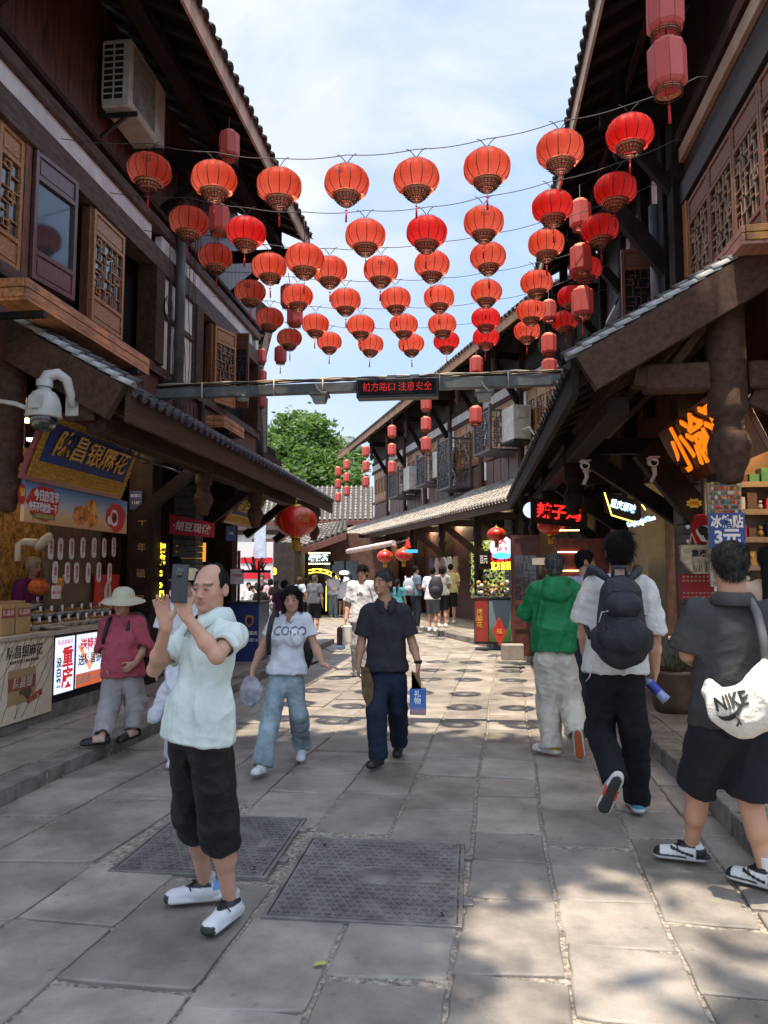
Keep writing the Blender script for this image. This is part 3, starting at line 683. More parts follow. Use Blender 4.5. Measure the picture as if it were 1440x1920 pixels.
for y in (12.9, 16.0): beamx(RB, 'pier', 2.55, 2.85, y, y + .3, .1, 4.2, BLACKWOOD)
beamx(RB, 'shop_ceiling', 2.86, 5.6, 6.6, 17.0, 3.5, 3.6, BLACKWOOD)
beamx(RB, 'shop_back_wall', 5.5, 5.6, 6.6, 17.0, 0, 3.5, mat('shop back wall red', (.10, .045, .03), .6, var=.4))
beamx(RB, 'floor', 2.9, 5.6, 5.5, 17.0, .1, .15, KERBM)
beamx(RB, 'end_wall', 3.3, 7.5, 6.62, 6.8, 3.6, 5.6, BLACK)
FB = thing('timber_house', 'long timber shop house down the street on the right with a sunlit grey tiled canopy', 'house', tuple(T2(2, 12, 0)), A2)
def fbox(name, u0, u1, s0, s1, z0, z1, mt, parent=None, bevel=.005):
    m = MB(); c = (T2(u0, s0, z0) + T2(u1, s1, z1)) / 2; ux = (T2(1, 0, 0) - T2(0, 0, 0)); sx = (T2(0, 1, 0) - T2(0, 0, 0))
    m.obox(c, ux * abs(u1 - u0) / 2, sx * abs(s1 - s0) / 2, Vector((0, 0, abs(z1 - z0) / 2))); return m.build(name, mt, parent or FB, bevel=bevel)
UW = 1.65; S1 = 27.5
fbox('wall', UW + .3, UW + 4, .0, S1 - 6.5, 3.8, 8.7, BLACK)  # black backing paints the darkness indoors and stops stray light
fbox('wall', UW + .02, UW + .3, .0, S1 - 6.5, 3.8, 4.6, BOARD)
fbox('beam', UW - .05, UW + .1, .0, S1 - 6.5, 5.18, 5.3, OAKDK); fbox('beam', UW - .05, UW + .1, 0, S1 - 6.5, 6.7, 6.85, DARKWOOD2)
fbox('white_band', UW - .02, UW + .1, 0, S1 - 6.5, 6.86, 7.15, WHITEW); fbox('beam', UW - .05, UW + .1, 0, S1 - 6.5, 7.16, 7.3, DARKWOOD)
fbox('wall_lining', UW + .02, UW + .3, 0, S1 - 6.5, 7.3, 8.6, RBW)
s = .1; FM = lambda s, z, u=UW: frame(T2(u, s, z), -(T2(0, 1, 0) - T2(0, 0, 0)), (0, 0, 1))
bay = 0
while s < S1 - 7:
    fbox('post', UW - .10, UW + .15, s, s + .24, 4.0, 8.2, DARKWOOD2)
    fbox('white_panel', UW - .03, UW + .1, s + .24, s + .42, 4.6, 6.7, WHITEW)
    fbox('white_panel', UW - .03, UW + .1, s + 2.72, s + 2.86, 4.6, 6.7, WHITEW)
    for k in range(4):
        sash(FB, FM(s + .98 + k * .575, 5.3), .56, 1.39, OAK)
        fbox('panel', UW - .02, UW + .06, s + .45 + k * .575, s + .98 + k * .575, 4.4, 5.14, BOARD)
    m = MB(); m.bar(T2(UW, s + .12, 7.75), T2(.75, s + .12, 7.75), .12, .2); m.bar(T2(UW, s + .12, 6.3), T2(.85, s + .12, 7.6), .13, .16); m.build('eave_bracket', BLACKWOOD, FB)
    pendant(FB, T2(.85, s + .12, 7.0), 8.2, .62, mt=DARKWOOD2)
    s += 2.95; bay += 1
rUF = roof(FB, lambda u, s, z: T2(.33 + u, s, z), -.6, 23.5, 0, 8.12, 2.2, 9.3, 'upper_roof', under=BLACKWOOD, fasc=mat('sunlit orange fascia', (.50, .25, .12), .55, var=.3, scale=3, stain=.5), fh=.34, tmat=TILE, sp=.24, raft=.6, rsz=(.10, .05), ntile=90)  # fascia board in its own orange with random stains
m = MB(); m.add([T2(2.53, -.6, 9.3), T2(2.53, 23.5, 9.3), T2(7, 23.5, 10.6), T2(7, -.6, 10.6)], [(3, 2, 1, 0)]); m.build('roof_slope', TILE, FB)
rCF = roof(FB, T2, .1, S1, 0, 3.44, 1.62, 4.36, 'canopy_roof', under=BLACKWOOD, fasc=DARKWOOD2, fh=.3, fth=.05, tmat=TILEL, sp=.21, raft=.6, purl=2, ntile=140)
for s in (.3, 3.4, 6.5, 9.8, 13.2, 17, 21):
    fbox('pier', UW - .05, UW + .3, s, s + .32, .1, 4.2, BLACKWOOD)
    pendant(FB, T2(.45, s + .1, 2.45), 3.6, .75, mt=BLACKWOOD)
    m = MB(); m.bar(T2(UW, s + .1, 3.3), T2(.4, s + .1, 3.3), .12, .2); m.bar(T2(UW, s + .1, 2.35), T2(.55, s + .1, 3.2), .13, .18); m.build('canopy_bracket', BLACKWOOD, FB)
for k in range(28): fbox('brick', UW - .12, UW + .2, 3.72, 4.2, .16 + k * .115, .265 + k * .115, BRICKG, bevel=0)
fbox('shop_back_wall', UW + 2.6, UW + 2.7, 0, S1, 0, 3.6, mat('shop back wall red', (.1, .045, .03)))
fbox('shop_ceiling', UW + .3, UW + 2.6, 0, S1, 3.5, 3.6, BLACKWOOD)
fbox('floor', UW - .1, UW + 2.6, 0, S1, .1, .155, KERBM)
def cloth_mat(name, c1, c2, tr, prints=0.0, trw=.55):
    m = bpy.data.materials.new(name); m.use_nodes = True; n, l = m.node_tree.nodes, m.node_tree.links; n.clear()
    o = n.new('ShaderNodeOutputMaterial'); d = n.new('ShaderNodeBsdfPrincipled'); t = n.new('ShaderNodeBsdfTranslucent'); mxs = n.new('ShaderNodeMixShader')
    tcn = n.new('ShaderNodeTexCoord'); nn = n.new('ShaderNodeTexNoise'); nn.inputs['Scale'].default_value = 5; nn.inputs['Detail'].default_value = 5; l.new(tcn.outputs['Object'], nn.inputs[0])
    a = n.new('ShaderNodeMix'); a.data_type = 'RGBA'; a.inputs['A'].default_value = (*c1, 1); a.inputs['B'].default_value = (*c2, 1); l.new(nn.outputs[0], a.inputs[0])
    oi = n.new('ShaderNodeObjectInfo'); hs = n.new('ShaderNodeHueSaturation'); r2 = n.new('ShaderNodeMapRange'); r2.inputs['To Min'].default_value = .82; r2.inputs['To Max'].default_value = 1.15
    l.new(oi.outputs['Random'], r2.inputs[0]); l.new(r2.outputs[0], hs.inputs['Value']); l.new(a.outputs['Result'], hs.inputs['Color'])
    cur = hs.outputs[0]; fac = None
    if prints:
        v = n.new('ShaderNodeTexVoronoi'); v.inputs['Scale'].default_value = 17; v.inputs['Randomness'].default_value = .75; l.new(tcn.outputs['Object'], v.inputs[0])
        v2 = n.new('ShaderNodeTexNoise'); v2.inputs['Scale'].default_value = 70; l.new(tcn.outputs['Object'], v2.inputs[0])
        r = n.new('ShaderNodeMath'); r.operation = 'MULTIPLY_ADD'; r.inputs[1].default_value = .5; l.new(v2.outputs[0], r.inputs[0]); l.new(v.outputs['Distance'], r.inputs[2])
        q = n.new('ShaderNodeMapRange'); q.inputs['From Min'].default_value = .40; q.inputs['From Max'].default_value = .46; q.inputs['To Min'].default_value = 1 - prints; l.new(r.outputs[0], q.inputs[0])
        h2 = n.new('ShaderNodeHueSaturation'); l.new(q.outputs[0], h2.inputs['Value']); l.new(cur, h2.inputs['Color']); cur = h2.outputs[0]
        h3 = n.new('ShaderNodeHueSaturation'); h3.inputs['Color'].default_value = (*tr, 1); l.new(q.outputs[0], h3.inputs['Value']); l.new(h3.outputs[0], t.inputs[0])
    else: t.inputs[0].default_value = (*tr, 1)
    l.new(cur, d.inputs['Base Color']); d.inputs['Roughness'].default_value = .5
    w_ = n.new('ShaderNodeTexWave'); w_.inputs['Scale'].default_value = 3; w_.inputs['Distortion'].default_value = 8; l.new(tcn.outputs['Object'], w_.inputs[0])
    bp = n.new('ShaderNodeBump'); bp.inputs['Strength'].default_value = .12; l.new(w_.outputs[0], bp.inputs['Height']); l.new(bp.outputs[0], d.inputs['Normal'])
    mxs.inputs[0].default_value = trw; l.new(d.outputs[0], mxs.inputs[1]); l.new(t.outputs[0], mxs.inputs[2]); l.new(mxs.outputs[0], o.inputs[0]); return m
ORANGE = cloth_mat('printed orange red lantern cloth', (1, .085, .045), (1, .13, .06), (1, .31, .19), .26, trw=.84)
CRIMSON = cloth_mat('plain red lantern cloth', (.80, .02, .02), (.86, .035, .03), (1, .11, .09), 0, trw=.8)
PINKC = cloth_mat('faded red column lantern cloth', (.62, .13, .12), (.75, .19, .16), (.9, .16, .12), 0, trw=.35)
RIB = mat('lantern wire', (.06, .018, .012), .5, var=.2)
BASKET = mat('lantern paper collar', (.66, .27, .11), .6, var=.4, scale=20)
TASSEL = mat('tassel thread', (.62, .03, .025), .7, var=.2)
def gore(a, z): return 1 - .07 * abs(math.cos(6 * a)) ** 3
def lantern_meshes():
    pr = []
    for i in range(17):
        t = i / 16; z = .33 - .63 * t; q = abs((z - .02) / .36); pr.append((.235 + .265 * (max(0, 1 - q ** 2.3)) ** .62, z))
    out_ = {}
    m = MB(); m.lathe(pr, n=48, mod=gore); out_['shade'] = m
    m = MB()
    for k in range(12):
        a = math.pi * k / 6; m.tube([((r * .962 + .003) * math.cos(a), (r * .962 + .003) * math.sin(a), z) for r, z in pr[::2]], .0085, 4, caps=False)
    out_['ribs'] = m
    m = MB()
    for r, z in ((.245, .335), (.262, .40), (.25, .37)): m.tube([(r * math.cos(a), r * math.sin(a), z) for a in np.linspace(0, 2 * math.pi, 25)], .006, 4, caps=False)
    for k in range(24):
        a = math.pi * k / 12; m.tube([(.245 * math.cos(a), .245 * math.sin(a), .335), (.262 * math.cos(a), .262 * math.sin(a), .40)], .004, 3, caps=False)
    m.tube([(-.26, 0, .40), (0, 0, .43), (.26, 0, .40)], .006, 4); m.tube([(0, 0, .43), (0, 0, .56)], .006, 4)
    out_['top_ring'] = m
    m = MB()
    for r0, r1, z0, z1 in ((.285, .27, -.305, -.365), (.245, .225, -.385, -.435), (.195, .165, -.46, -.505)):
        m.lathe([(r0, z0), (r0 + .005, z0 - .01), (r1 + .005, z1 + .01), (r1, z1)], n=24, mi=0)
        for r, z in ((r0, z0), (r1, z1)): m.tube([(r * math.cos(a), r * math.sin(a), z) for a in np.linspace(0, 2 * math.pi, 25)], .011, 4, mi=1, caps=False)
    for k in range(20):
        a = math.pi * k / 10; ca, sa = math.cos(a), math.sin(a); m.tube([(.29 * ca, .29 * sa, -.30), (.215 * ca, .215 * sa, -.47), (.11 * ca, .11 * sa, -.565)], .008, 3, mi=1, caps=False)
        m.sphere((.27 * ca, .27 * sa, -.40), .017, 4, 3, mi=1)
    m.tube([(.11 * math.cos(a), .11 * math.sin(a), -.56) for a in np.linspace(0, 2 * math.pi, 13)], .009, 4, mi=1, caps=False)
    out_['basket'] = m
    m = MB(); m.tube([(0, 0, -.50), (0, 0, -.72)], .006, 4); m.sphere((0, 0, -.70), .032, 6, 4, sc=(1, .5, .8)); m.tube([(-.04, 0, -.70), (.04, 0, -.70)], .01, 4)
    m.tube([(0, 0, -.74), (0, 0, -.78), (0, 0, -1.0)], [.012, .02, .024], 6); out_['tassel'] = m
    return out_
LMSH = lantern_meshes()
for m in LMSH.values(): m.v = [(x, y, z * .88) for x, y, z in m.v]
LME = {k: v.mesh(k, [BASKET, RIB] if k == 'basket' else [RIB] if k in ('ribs', 'top_ring') else [TASSEL]) for k, v in LMSH.items() if k != 'shade'}
LME['shade_orange'] = LMSH['shade'].mesh('shade', ORANGE); LME['shade_red'] = LMSH['shade'].mesh('shade', CRIMSON)
def fu_mesh():
    o = text('print', '福', .24, Matrix.Identity(4), mat('dark red print', (.30, .015, .01), .6), ext=0)
    me = o.data; bpy.data.objects.remove(o)
    for v in me.vertices:
        x, y = v.co.x, v.co.y + .06; q = abs((y - .02) / .36); r = .235 + .265 * max(0, 1 - q ** 2.3) ** .62
        a = x / r; rr = r * gore(a - math.pi / 2, y) + .004; v.co = (rr * math.sin(a), -rr * math.cos(a), y * .88)
    return me
FU = fu_mesh()
def round_lantern(c, D, kind, rz, label, group):
    t = thing('round_lantern', label, 'lantern', c, rz, group); t.scale = (D, D, D); t.rotation_euler[0] = rnd.uniform(-.05, .05); t.rotation_euler[1] = rnd.uniform(-.05, .05)
    ch = [('shade', LME['shade_red' if kind == 'red' else 'shade_orange'])] + [(k, LME[k]) for k in ('ribs', 'top_ring', 'basket', 'tassel')]
    if kind == 'fu': ch.append(('print', FU))
    for nm, me in ch: o = bpy.data.objects.new(nm, me); COL.objects.link(o); o.parent = t
    return t
ROWS = [
 (7.28, [(279, 320, 'fu'), (401, 338, 'o'), (523, 350, 'o'), (650, 345, 'fu'), (781, 338, 'o'), (913, 316, 'o'), (1050, 283, 'o'), (1182, 250, 'red')]),
 (8.35, [(354, 417, 'o'), (462, 437, 'red'), (571, 487, 'o'), (685, 443, 'o'), (800, 437, 'red'), (907, 418, 'fu'), (1036, 388, 'red'), (1154, 357, 'red')]),
 (9.45, [(404, 483, 'o'), (504, 500, 'o'), (618, 508, 'o'), (714, 507, 'fu'), (810, 499, 'o'), (915, 482, 'o'), (1024, 459, 'o'), (1125, 430, 'red')]),
 (10.85, [(470, 549, 'fu'), (559, 558, 'o'), (648, 564, 'o'), (742, 563, 'o'), (823, 558, 'o'), (912, 548, 'o'), (1006, 530, 'fu'), (1098, 505, 'red')]),
 (12.0, [(505, 597, 'o'), (591, 608, 'o'), (676, 611, 'o'), (757, 610, 'o'), (829, 609, 'o'), (911, 597, 'red'), (996, 583, 'o'), (1073, 556, 'red')]),
 (13.25, [(542, 634, 'o'), (617, 641, 'o'), (695, 646, 'o'), (771, 645, 'o'), (837, 640, 'red'), (911, 633, 'red'), (988, 622, 'o'), (1059, 603, 'red')])]
ORD = ['first', 'second', 'third', 'fourth', 'fifth', 'sixth', 'seventh', 'eighth']
RN = ['nearest', 'second', 'third', 'fourth', 'fifth', 'farthest']
DL = .465
for ri, (yy, row) in enumerate(ROWS):
    pts = []; hk = MB()
    for li, (px, py, kd) in enumerate(row):
        c = at(px, py, Y=yy); c.y += rnd.uniform(-.03, .03)
        desc = {'o': 'orange printed round lantern', 'fu': 'orange round lantern with the character 福', 'red': 'plain red round lantern'}[kd]
        round_lantern(c, DL * rnd.uniform(.98, 1.02), kd, (rnd.uniform(-.35, .35) if kd == 'fu' else rnd.uniform(0, 6)), f'{desc}, {ORD[li]} from the left in the {RN[ri]} string', 'round lanterns strung over the street')
        pts.append(c + Vector((0, 0, DL * .56)))
        for sg in (-1, 1): hk.tube([pts[-1] + Vector((sg * (.01 + .09 * q), 0, -.03 + .085 * math.sin(q * 1.57))) for q in np.linspace(0, 1, 6)], .0045, 4)
        if (px, py) == (571, 487): pts[-1] = at(571, 405, Y=yy)
    cab = []; s0_ = pts[0] + Vector((-1.0, .0, .12)); s0_.x = max(s0_.x, -4.4); e0 = pts[-1] + Vector((.75, 0, .28)); 
    P_ = [s0_] + pts + [e0]
    for i in range(len(P_) - 1):
        a, b = P_[i], P_[i + 1]
        for k in range(8):
            t = k / 8; q = a.lerp(b, t); q.z += .05 - .025 * math.sin(math.pi * t)
            cab.append(q)
    cab.append(e0)
    cb = MB().tube(cab, .0048, 5).build('cable', mat('grey cable', (.09, .09, .09), .6), label=f'grey cable carrying the {RN[ri]} string of round lanterns', cat='cable', group='cables carrying the lantern strings'); hk.build('hook_loops', CABLE, cb, kind='stuff')
w_ = at(571, 405, Y=8.35); MB().tube([w_, at(571, 458, Y=8.35)], .004, 4).build('hanging_wire', CABLE, label='thin wire holding the lower hung orange lantern of the second string', cat='wire')
def hexl():
    m = MB(); pr = [(.40, .80), (.44, .78), (.50, .66), (.50, -.66), (.44, -.78), (.36, -.84)]
    m.lathe(pr, n=8, smooth=False); seam = MB()
    for k in range(8):
        a = math.pi * k / 4; seam.tube([(r * math.cos(a) * 1.003, r * math.sin(a) * 1.003, z) for r, z in pr], .012, 4, caps=False)
    c = MB(); c.lathe([(.34, .80), (.30, .93), (.26, .93), (.3, .8)], n=16); c.lathe([(.36, -.84), (.38, -.98), (.33, -.98), (.3, -.84)], n=16)
    for z in (-.9, -.98, -1.08): c.tube([((.38 - .08 * (-z - .9)) * math.cos(a), (.38 - .08 * (-z - .9)) * math.sin(a), z) for a in np.linspace(0, 2 * math.pi, 17)], .018, 4, mi=1, caps=False)
    for k in range(10): a = math.pi * k / 5; c.tube([(.38 * math.cos(a), .38 * math.sin(a), -.84), (.36 * math.cos(a), .36 * math.sin(a), -1.08)], .012, 3, mi=1, caps=False)
    h = MB(); h.tube([(0, 0, .93), (0, 0, 1.3)], .012, 4); h.tube([(-.28, 0, .93), (0, 0, .98), (.28, 0, .93)], .012, 4)
    ts = MB(); ts.tube([(0, 0, -1.0), (0, 0, -1.5)], .012, 4); ts.sphere((0, 0, -1.5), .05, 6, 4); ts.tube([(0, 0, -1.55), (0, 0, -2.1)], [.03, .05], 6)
    for q_ in (m, seam, c, h, ts): q_.v = [(x, y, z * .76) for x, y, z in q_.v]
    return m.mesh('shade', PINKC), seam.mesh('seams', mat('pink seam', (.45, .08, .07), .6)), c.mesh('collar', [BASKET, RIB]), h.mesh('hook', RIB), ts.mesh('tassel', TASSEL)
HX = hexl()
def col_lantern(c, W, label, group, tassel=False):
    t = thing('column_lantern', label, 'lantern', c, rnd.uniform(0, 6), group); t.scale = (W, W, W); t.rotation_euler[0] = rnd.uniform(-.03, .03)
    for nm, me in zip(('shade', 'seams', 'collar', 'hook', 'tassel'), HX):
        if nm == 'tassel' and not tassel: continue
        o = bpy.data.objects.new(nm, me); COL.objects.link(o); o.parent = t
    return t
def col_group(where, Yp, lst, W, grp):
    n = len(lst)
    for i, (px, py) in enumerate(lst):
        pos = 'single' if n == 1 else ['topmost', 'lowest'][i] if n == 2 else ['topmost', 'middle', 'lowest'][i]
        lb = f'faded red tall lantern hung {where}' if n == 1 else f'{pos} faded red lantern of those hung {where}'
        c = at(px, py, Y=Yp); col_lantern(c, W, lb, grp, tassel=(i == n - 1))
    a, b = at(*lst[0], Y=Yp), at(*lst[-1], Y=Yp); MB().tube([b, a + Vector((0, 0, 1.5 * W))], .006, 4).build('hanging_wire', CABLE, label=f'dark wire of the tall lanterns hung {where}', cat='wire')
GRP = 'tall faded lanterns hung in columns under the eaves'
col_group('under the left upper eave above the first string', 9.3, [(430, 273), (411, 412)], .27, GRP)
col_group('behind the left ends of the lantern strings', 13.2, [(540, 555), (553, 590)], .29, GRP)
col_group('below the left strings against the sky', 14.4, [(526, 665)], .24, GRP)
col_group('beside the open sash of the left house', 15.4, [(490, 668), (490, 707), (489, 750)], .22, GRP)
col_group('above the balcony unit of the left house', 17.2, [(468, 765)], .21, GRP)
col_group('at the top right, closest of all', 5.3, [(1247, 18), (1251, 125)], .262, GRP)
col_group('under the right eave behind the red lanterns', 9.7, [(1088, 403), (1089, 487), (1092, 567)], .275, GRP)
col_group('under the right eave next to the strings', 12.5, [(1029, 583), (1029, 645), (1030, 692)], .25, GRP)
col_group('just above and below the steel gantry', 14.7, [(893, 685), (892, 779)], .255, GRP)
for i, (px, ys_, wpx) in enumerate([(799, (757, 795, 833), 20), (735, (809, 843, 876), 16.5), (686, (846, 874, 903), 14), (650, (871, 895, 920), 12.5), (634, (884, 907, 932), 12.5)]):
    Yp = .275 * 1420 / wpx * 1.0
    col_group(['nearest the steel gantry on the bent house', 'second along the eave of the bent house', 'third along the eave of the bent house', 'fourth along the eave of the bent house', 'at the far end of the bent house'][i], Yp, [(px, y) for y in ys_], .275, GRP)
def fest(c, D, label, red=(.55, .008, .006)):
    rm = mat('glossy red festival cloth', red, .4, var=.1, coat=.2); t = thing('festival_lantern', label, 'lantern', c, 0, 'gold tasselled red lanterns')
    s = lambda m: setattr(m, 'v', [(c[0] + x * D, c[1] + y * D, c[2] + z * D) for x, y, z in m.v]) or m
    m = MB(); pr = [(.5 * math.sin(a), .36 * math.cos(a)) for a in np.linspace(.25, math.pi - .25, 13)]; m.lathe(pr, n=36, mod=lambda a, z: 1 - .03 * abs(math.cos(9 * a)) ** 4); s(m).build('body', rm, t)
    m = MB()
    for k in range(9): a = 2 * math.pi * k / 9; m.tube([(r * 1.0 * math.cos(a), r * 1.0 * math.sin(a), z) for r, z in pr], .006, 4, caps=False)
    s(m).build('gold_ribs', GOLD, t)
    m = MB(); m.lathe([(.10, .40), (.15, .37), (.15, .33)], n=16); m.lathe([(.14, -.33), (.15, -.37), (.12, -.39)], n=16); m.tube([(0, 0, .38), (0, 0, .5)], .02, 6); s(m).build('gold_cap', GOLD, t)
    m = MB()
    for k in range(22): a = 2 * math.pi * k / 22; m.tube([(.09 * math.cos(a), .09 * math.sin(a), -.37), (.1 * math.cos(a), .1 * math.sin(a), -.68)], .013, 4)
    s(m).build('fringe', GOLD, t)
    text('print', '福', .26 * D, frame((c[0] + .5 * D * .55, c[1] - .5 * D * .82, c[2] + .05 * D), (.83, .55, 0), (0, 0, 1)), GOLD, t)
    return t
fest(at(555, 978, Y=13.8), .80, 'big glossy red lantern with gold fringe under the end of the left canopy')
fest(at(931, 1002, Y=16.6), .42, 'small red lantern with gold fringe hung before the snack shop with the round sign')
fest(at(1033, 985, Y=13.0), .46, 'red lantern with gold fringe hung under the red neon sign')
def box_child(t, name, x0, x1, y0, y1, z0, z1, m, bevel=.006): return MB().box(x0, x1, y0, y1, z0, z1).build(name, m, t, bevel=bevel)
def ac_unit(x0, x1, y0, y1, z0, z1, label, front='x'):
    """casing with the fan side towards +x, louvred end towards the camera"""
    t = thing('air_conditioner', label, 'air conditioner', ((x0 + x1) / 2, (y0 + y1) / 2, z0), 0, 'outdoor air conditioning units')
    box_child(t, 'casing', x0, x1, y0, y1, z0, z1, ACWHITE, .02)
    h, w2 = z1 - z0, x1 - x0
    bk = MB(); bk.box(x0 + w2 * .08, x1 - w2 * .22, y0 - .003, y0 + .01, z0 + h * .1, z1 - h * .07); bk.build('vent_recess', BLACK, t)
    m = MB()
    for k in range(10): z = z0 + h * (.1 + .83 * k / 9.); m.box(x0 + w2 * .06, x1 - w2 * .2, y0 - .014, y0 - .003, z - .008, z + .008)
    for f in (.06, .43, .78): m.box(x0 + w2 * f - .008, x0 + w2 * f + .008, y0 - .016, y0 - .003, z0 + h * .09, z1 - h * .06)
    m.build('louvres', ACWHITE, t, kind='stuff')
    ln = y1 - y0
    bk = MB(); bk.box(x1 - .01, x1 + .003, y0 + ln * .08, y0 + ln * .66, z0 + h * .1, z1 - h * .08); bk.build('fan_recess', METALD, t)
    m = MB()
    for k in range(26): y = y0 + ln * (.085 + .57 * k / 25); m.box(x1 + .003, x1 + .012, y - .004, y + .004, z0 + h * .1, z1 - h * .08)
    for k in range(7): z = z0 + h * (.1 + .82 * k / 6); m.box(x1 + .003, x1 + .013, y0 + ln * .08, y0 + ln * .66, z - .003, z + .003)
    m.build('fan_grille', mat('dusty grille', (.36, .35, .31), .6, var=.3, scale=8), t, kind='stuff')
    for yy in (y0 + ln * .12, y1 - ln * .12): m = MB(); m.box(x0 - .08, x1 + .04, yy - .02, yy + .02, z0 - .05, z0 - .005); m.bar((x0 - .06, yy, z0 - .3), (x1 - .1, yy, z0 - .05), .04, .03); m.build('bracket', METALD, t)
    return t
A1, B1 = at(247, 70, X=-4.06), at(247, 203, X=-4.06)
ac_unit(-4.43, -4.06, A1.y, A1.y + 1.05, B1.z, A1.z, 'weathered white air conditioner high on the left wall under the eave')
a_ = at(452, 785, Y=16.2); b_ = at(484, 838, Y=16.2)
ac_unit(a_.x, b_.x, 16.2, 17.0, b_.z, a_.z, 'white air conditioner on the balcony beyond the left planters')
a_ = at(446, 612, Y=15.9); b_ = at(466, 632, Y=15.9)
ac_unit(a_.x, b_.x, 15.9, 16.7, b_.z - .2, a_.z, 'small part-hidden air conditioner high behind the open sash')
t = thing('balcony_frame', 'dark steel and timber balcony frame at the end of the left house', 'balcony')
for (px, w2, y0, y1) in ((497, .12, 745, 855), (467, .16, 745, 860)):
    a_ = at(px, y0, Y=16.1); b_ = at(px, y1, Y=16.1); m = MB(); m.box(a_.x - w2, a_.x + w2 * .2, 16.1, 16.25, b_.z, a_.z); m.build('upright', RAIL, t)
for py in (762, 782): a_ = at(440, py, Y=16.15); b_ = at(492, py, Y=16.15); m = MB(); m.bar(a_, b_, .05, .08); m.build('rail', RAIL, t)
a_ = at(440, 850, Y=16.15); b_ = at(500, 862, Y=16.15); m = MB(); m.box(a_.x - .4, b_.x, 16.0, 17.5, b_.z - .15, a_.z); m.build('deck', DARKWOOD, t)
t = thing('timber_house', 'farther dark timber house seen past the end of the left eave', 'house', (-6, 18, 0))
m = MB(); m.box(-8, -5.35, 15.5, 17.0, 3.6, 7.0); m.build('wall', RBW, t)
m = MB(); p0, p1, p2, p3 = at(512, 585, Y=17.2), at(474, 735, Y=17.2), at(380, 640, Y=17.4), at(420, 500, Y=17.4)
m.add([p0, p1, p2, p3, p0 + Vector((-.3, .8, .1)), p1 + Vector((-.3, .8, .1)), p2 + Vector((0, .8, .1)), p3 + Vector((0, .8, .1))], [(0, 1, 2, 3), (0, 4, 5, 1), (1, 5, 6, 2), (0, 3, 7, 4), (4, 7, 6, 5)]); m.build('roof', BLACKWOOD, t)
m = MB(); m.bar(p0 + Vector((.05, -.05, 0)), p1 + Vector((.05, -.05, 0)), .10, .14); m.build('rake_board', mat('greyed rake board', (.12, .10, .09), .6), t)
for k in range(8): q = p0.lerp(p1, (k + .5) / 8); m = MB(); m.bar(q + Vector((-.05, -.08, 0)), q + Vector((-1.2, -.08, .05)), .05, .05); m.build('rafter', DARKWOOD2, t)
def screen_box(s, ln, z0, z1, u0, label, ac=True, lab2=None, drop=0):
    t = thing('screen_balcony', label, 'lattice screen', tuple(T2(UW - .3, s + ln / 2, z0)), A2, 'grey lattice screens around air conditioners')
    def bx(nm, a, b, c, d, e, f, mt): fbox(nm, a, b, c, d, e, f, mt, parent=t)
    for (uu, ss) in ((u0, s), (u0, s + ln - .08), (UW - .1, s)): bx('upright', uu, uu + .08, ss, ss + .08, z0, z1 + .15, RAIL)
    bx('rail', u0 + .01, u0 + .07, s + .08, s + ln - .08, z1 - .06, z1, RAIL); bx('rail', u0 + .08, UW - .1, s + .01, s + .07, z1 - .06, z1, RAIL)
    bx('floor', u0 - .01, UW - .06, s - .01, s + ln, z0 - .07, z0, RAIL)
    for (o_, rt, wd) in ((T2(u0 + .04, s + ln - .1, z0 + .02), -(T2(0, 1, 0) - T2(0, 0, 0)), ln - .2), (T2(u0 + .1, s + .04, z0 + .02), (T2(1, 0, 0) - T2(0, 0, 0)), UW - u0 - .22)):
        lb = lattice_bars(wd, z1 - z0 - .1, t=.022, d=.03); o = inst('lattice', lb.mesh('lattice', RAIL), t, frame(o_, rt, (0, 0, 1)))
    if ac:
        t2 = thing('air_conditioner', lab2, 'air conditioner', tuple(T2(UW - .3, s + ln * .5, z0 + .01)), A2, 'outdoor air conditioning units')
        fbox('casing', UW - .62, UW - .1, s - .86, s - .06, z0 + .12, z0 + 1.05, ACWHITE, parent=t2, bevel=.02)
        fbox('valve_cover', UW - .50, UW - .25, s - .895, s - .865, z0 + .7, z0 + .92, ACWHITE, parent=t2)
        m = MB(); m.tube([T2(UW - .4, s - .88, z0 + .35), T2(UW - .3, s - 1.15, z0 + .4), T2(UW - .2, s - 1.25, z0 + .15), T2(UW - .15, s - 1.25, z0 - .75)], .03, 6); m.build('hose', PIPEW, t2)
        fbox('shelf', UW - .62, UW - .05, s - .88, s - .01, z0 + .05, z0 + .11, METALD, parent=t2)
screen_box(3.2, 1.25, 5.15, 6.25, UW - .95, 'large grey lattice screen box, nearest on the bent house', lab2='white air conditioner beside the nearest lattice screen on the bent house')
screen_box(7.0, 1.3, 4.55, 6.15, UW - .8, 'tall grey lattice screen reaching down to the sunlit canopy', ac=False)
screen_box(9.4, 1.2, 4.95, 5.95, UW - .85, 'grey lattice screen box, middle one on the bent house', lab2='white air conditioner beside the middle lattice screen box')
screen_box(13.2, 1.5, 4.9, 5.9, UW - .85, 'grey lattice screen box at the far end of the bent house', lab2='white air conditioner at the far end of the bent house')
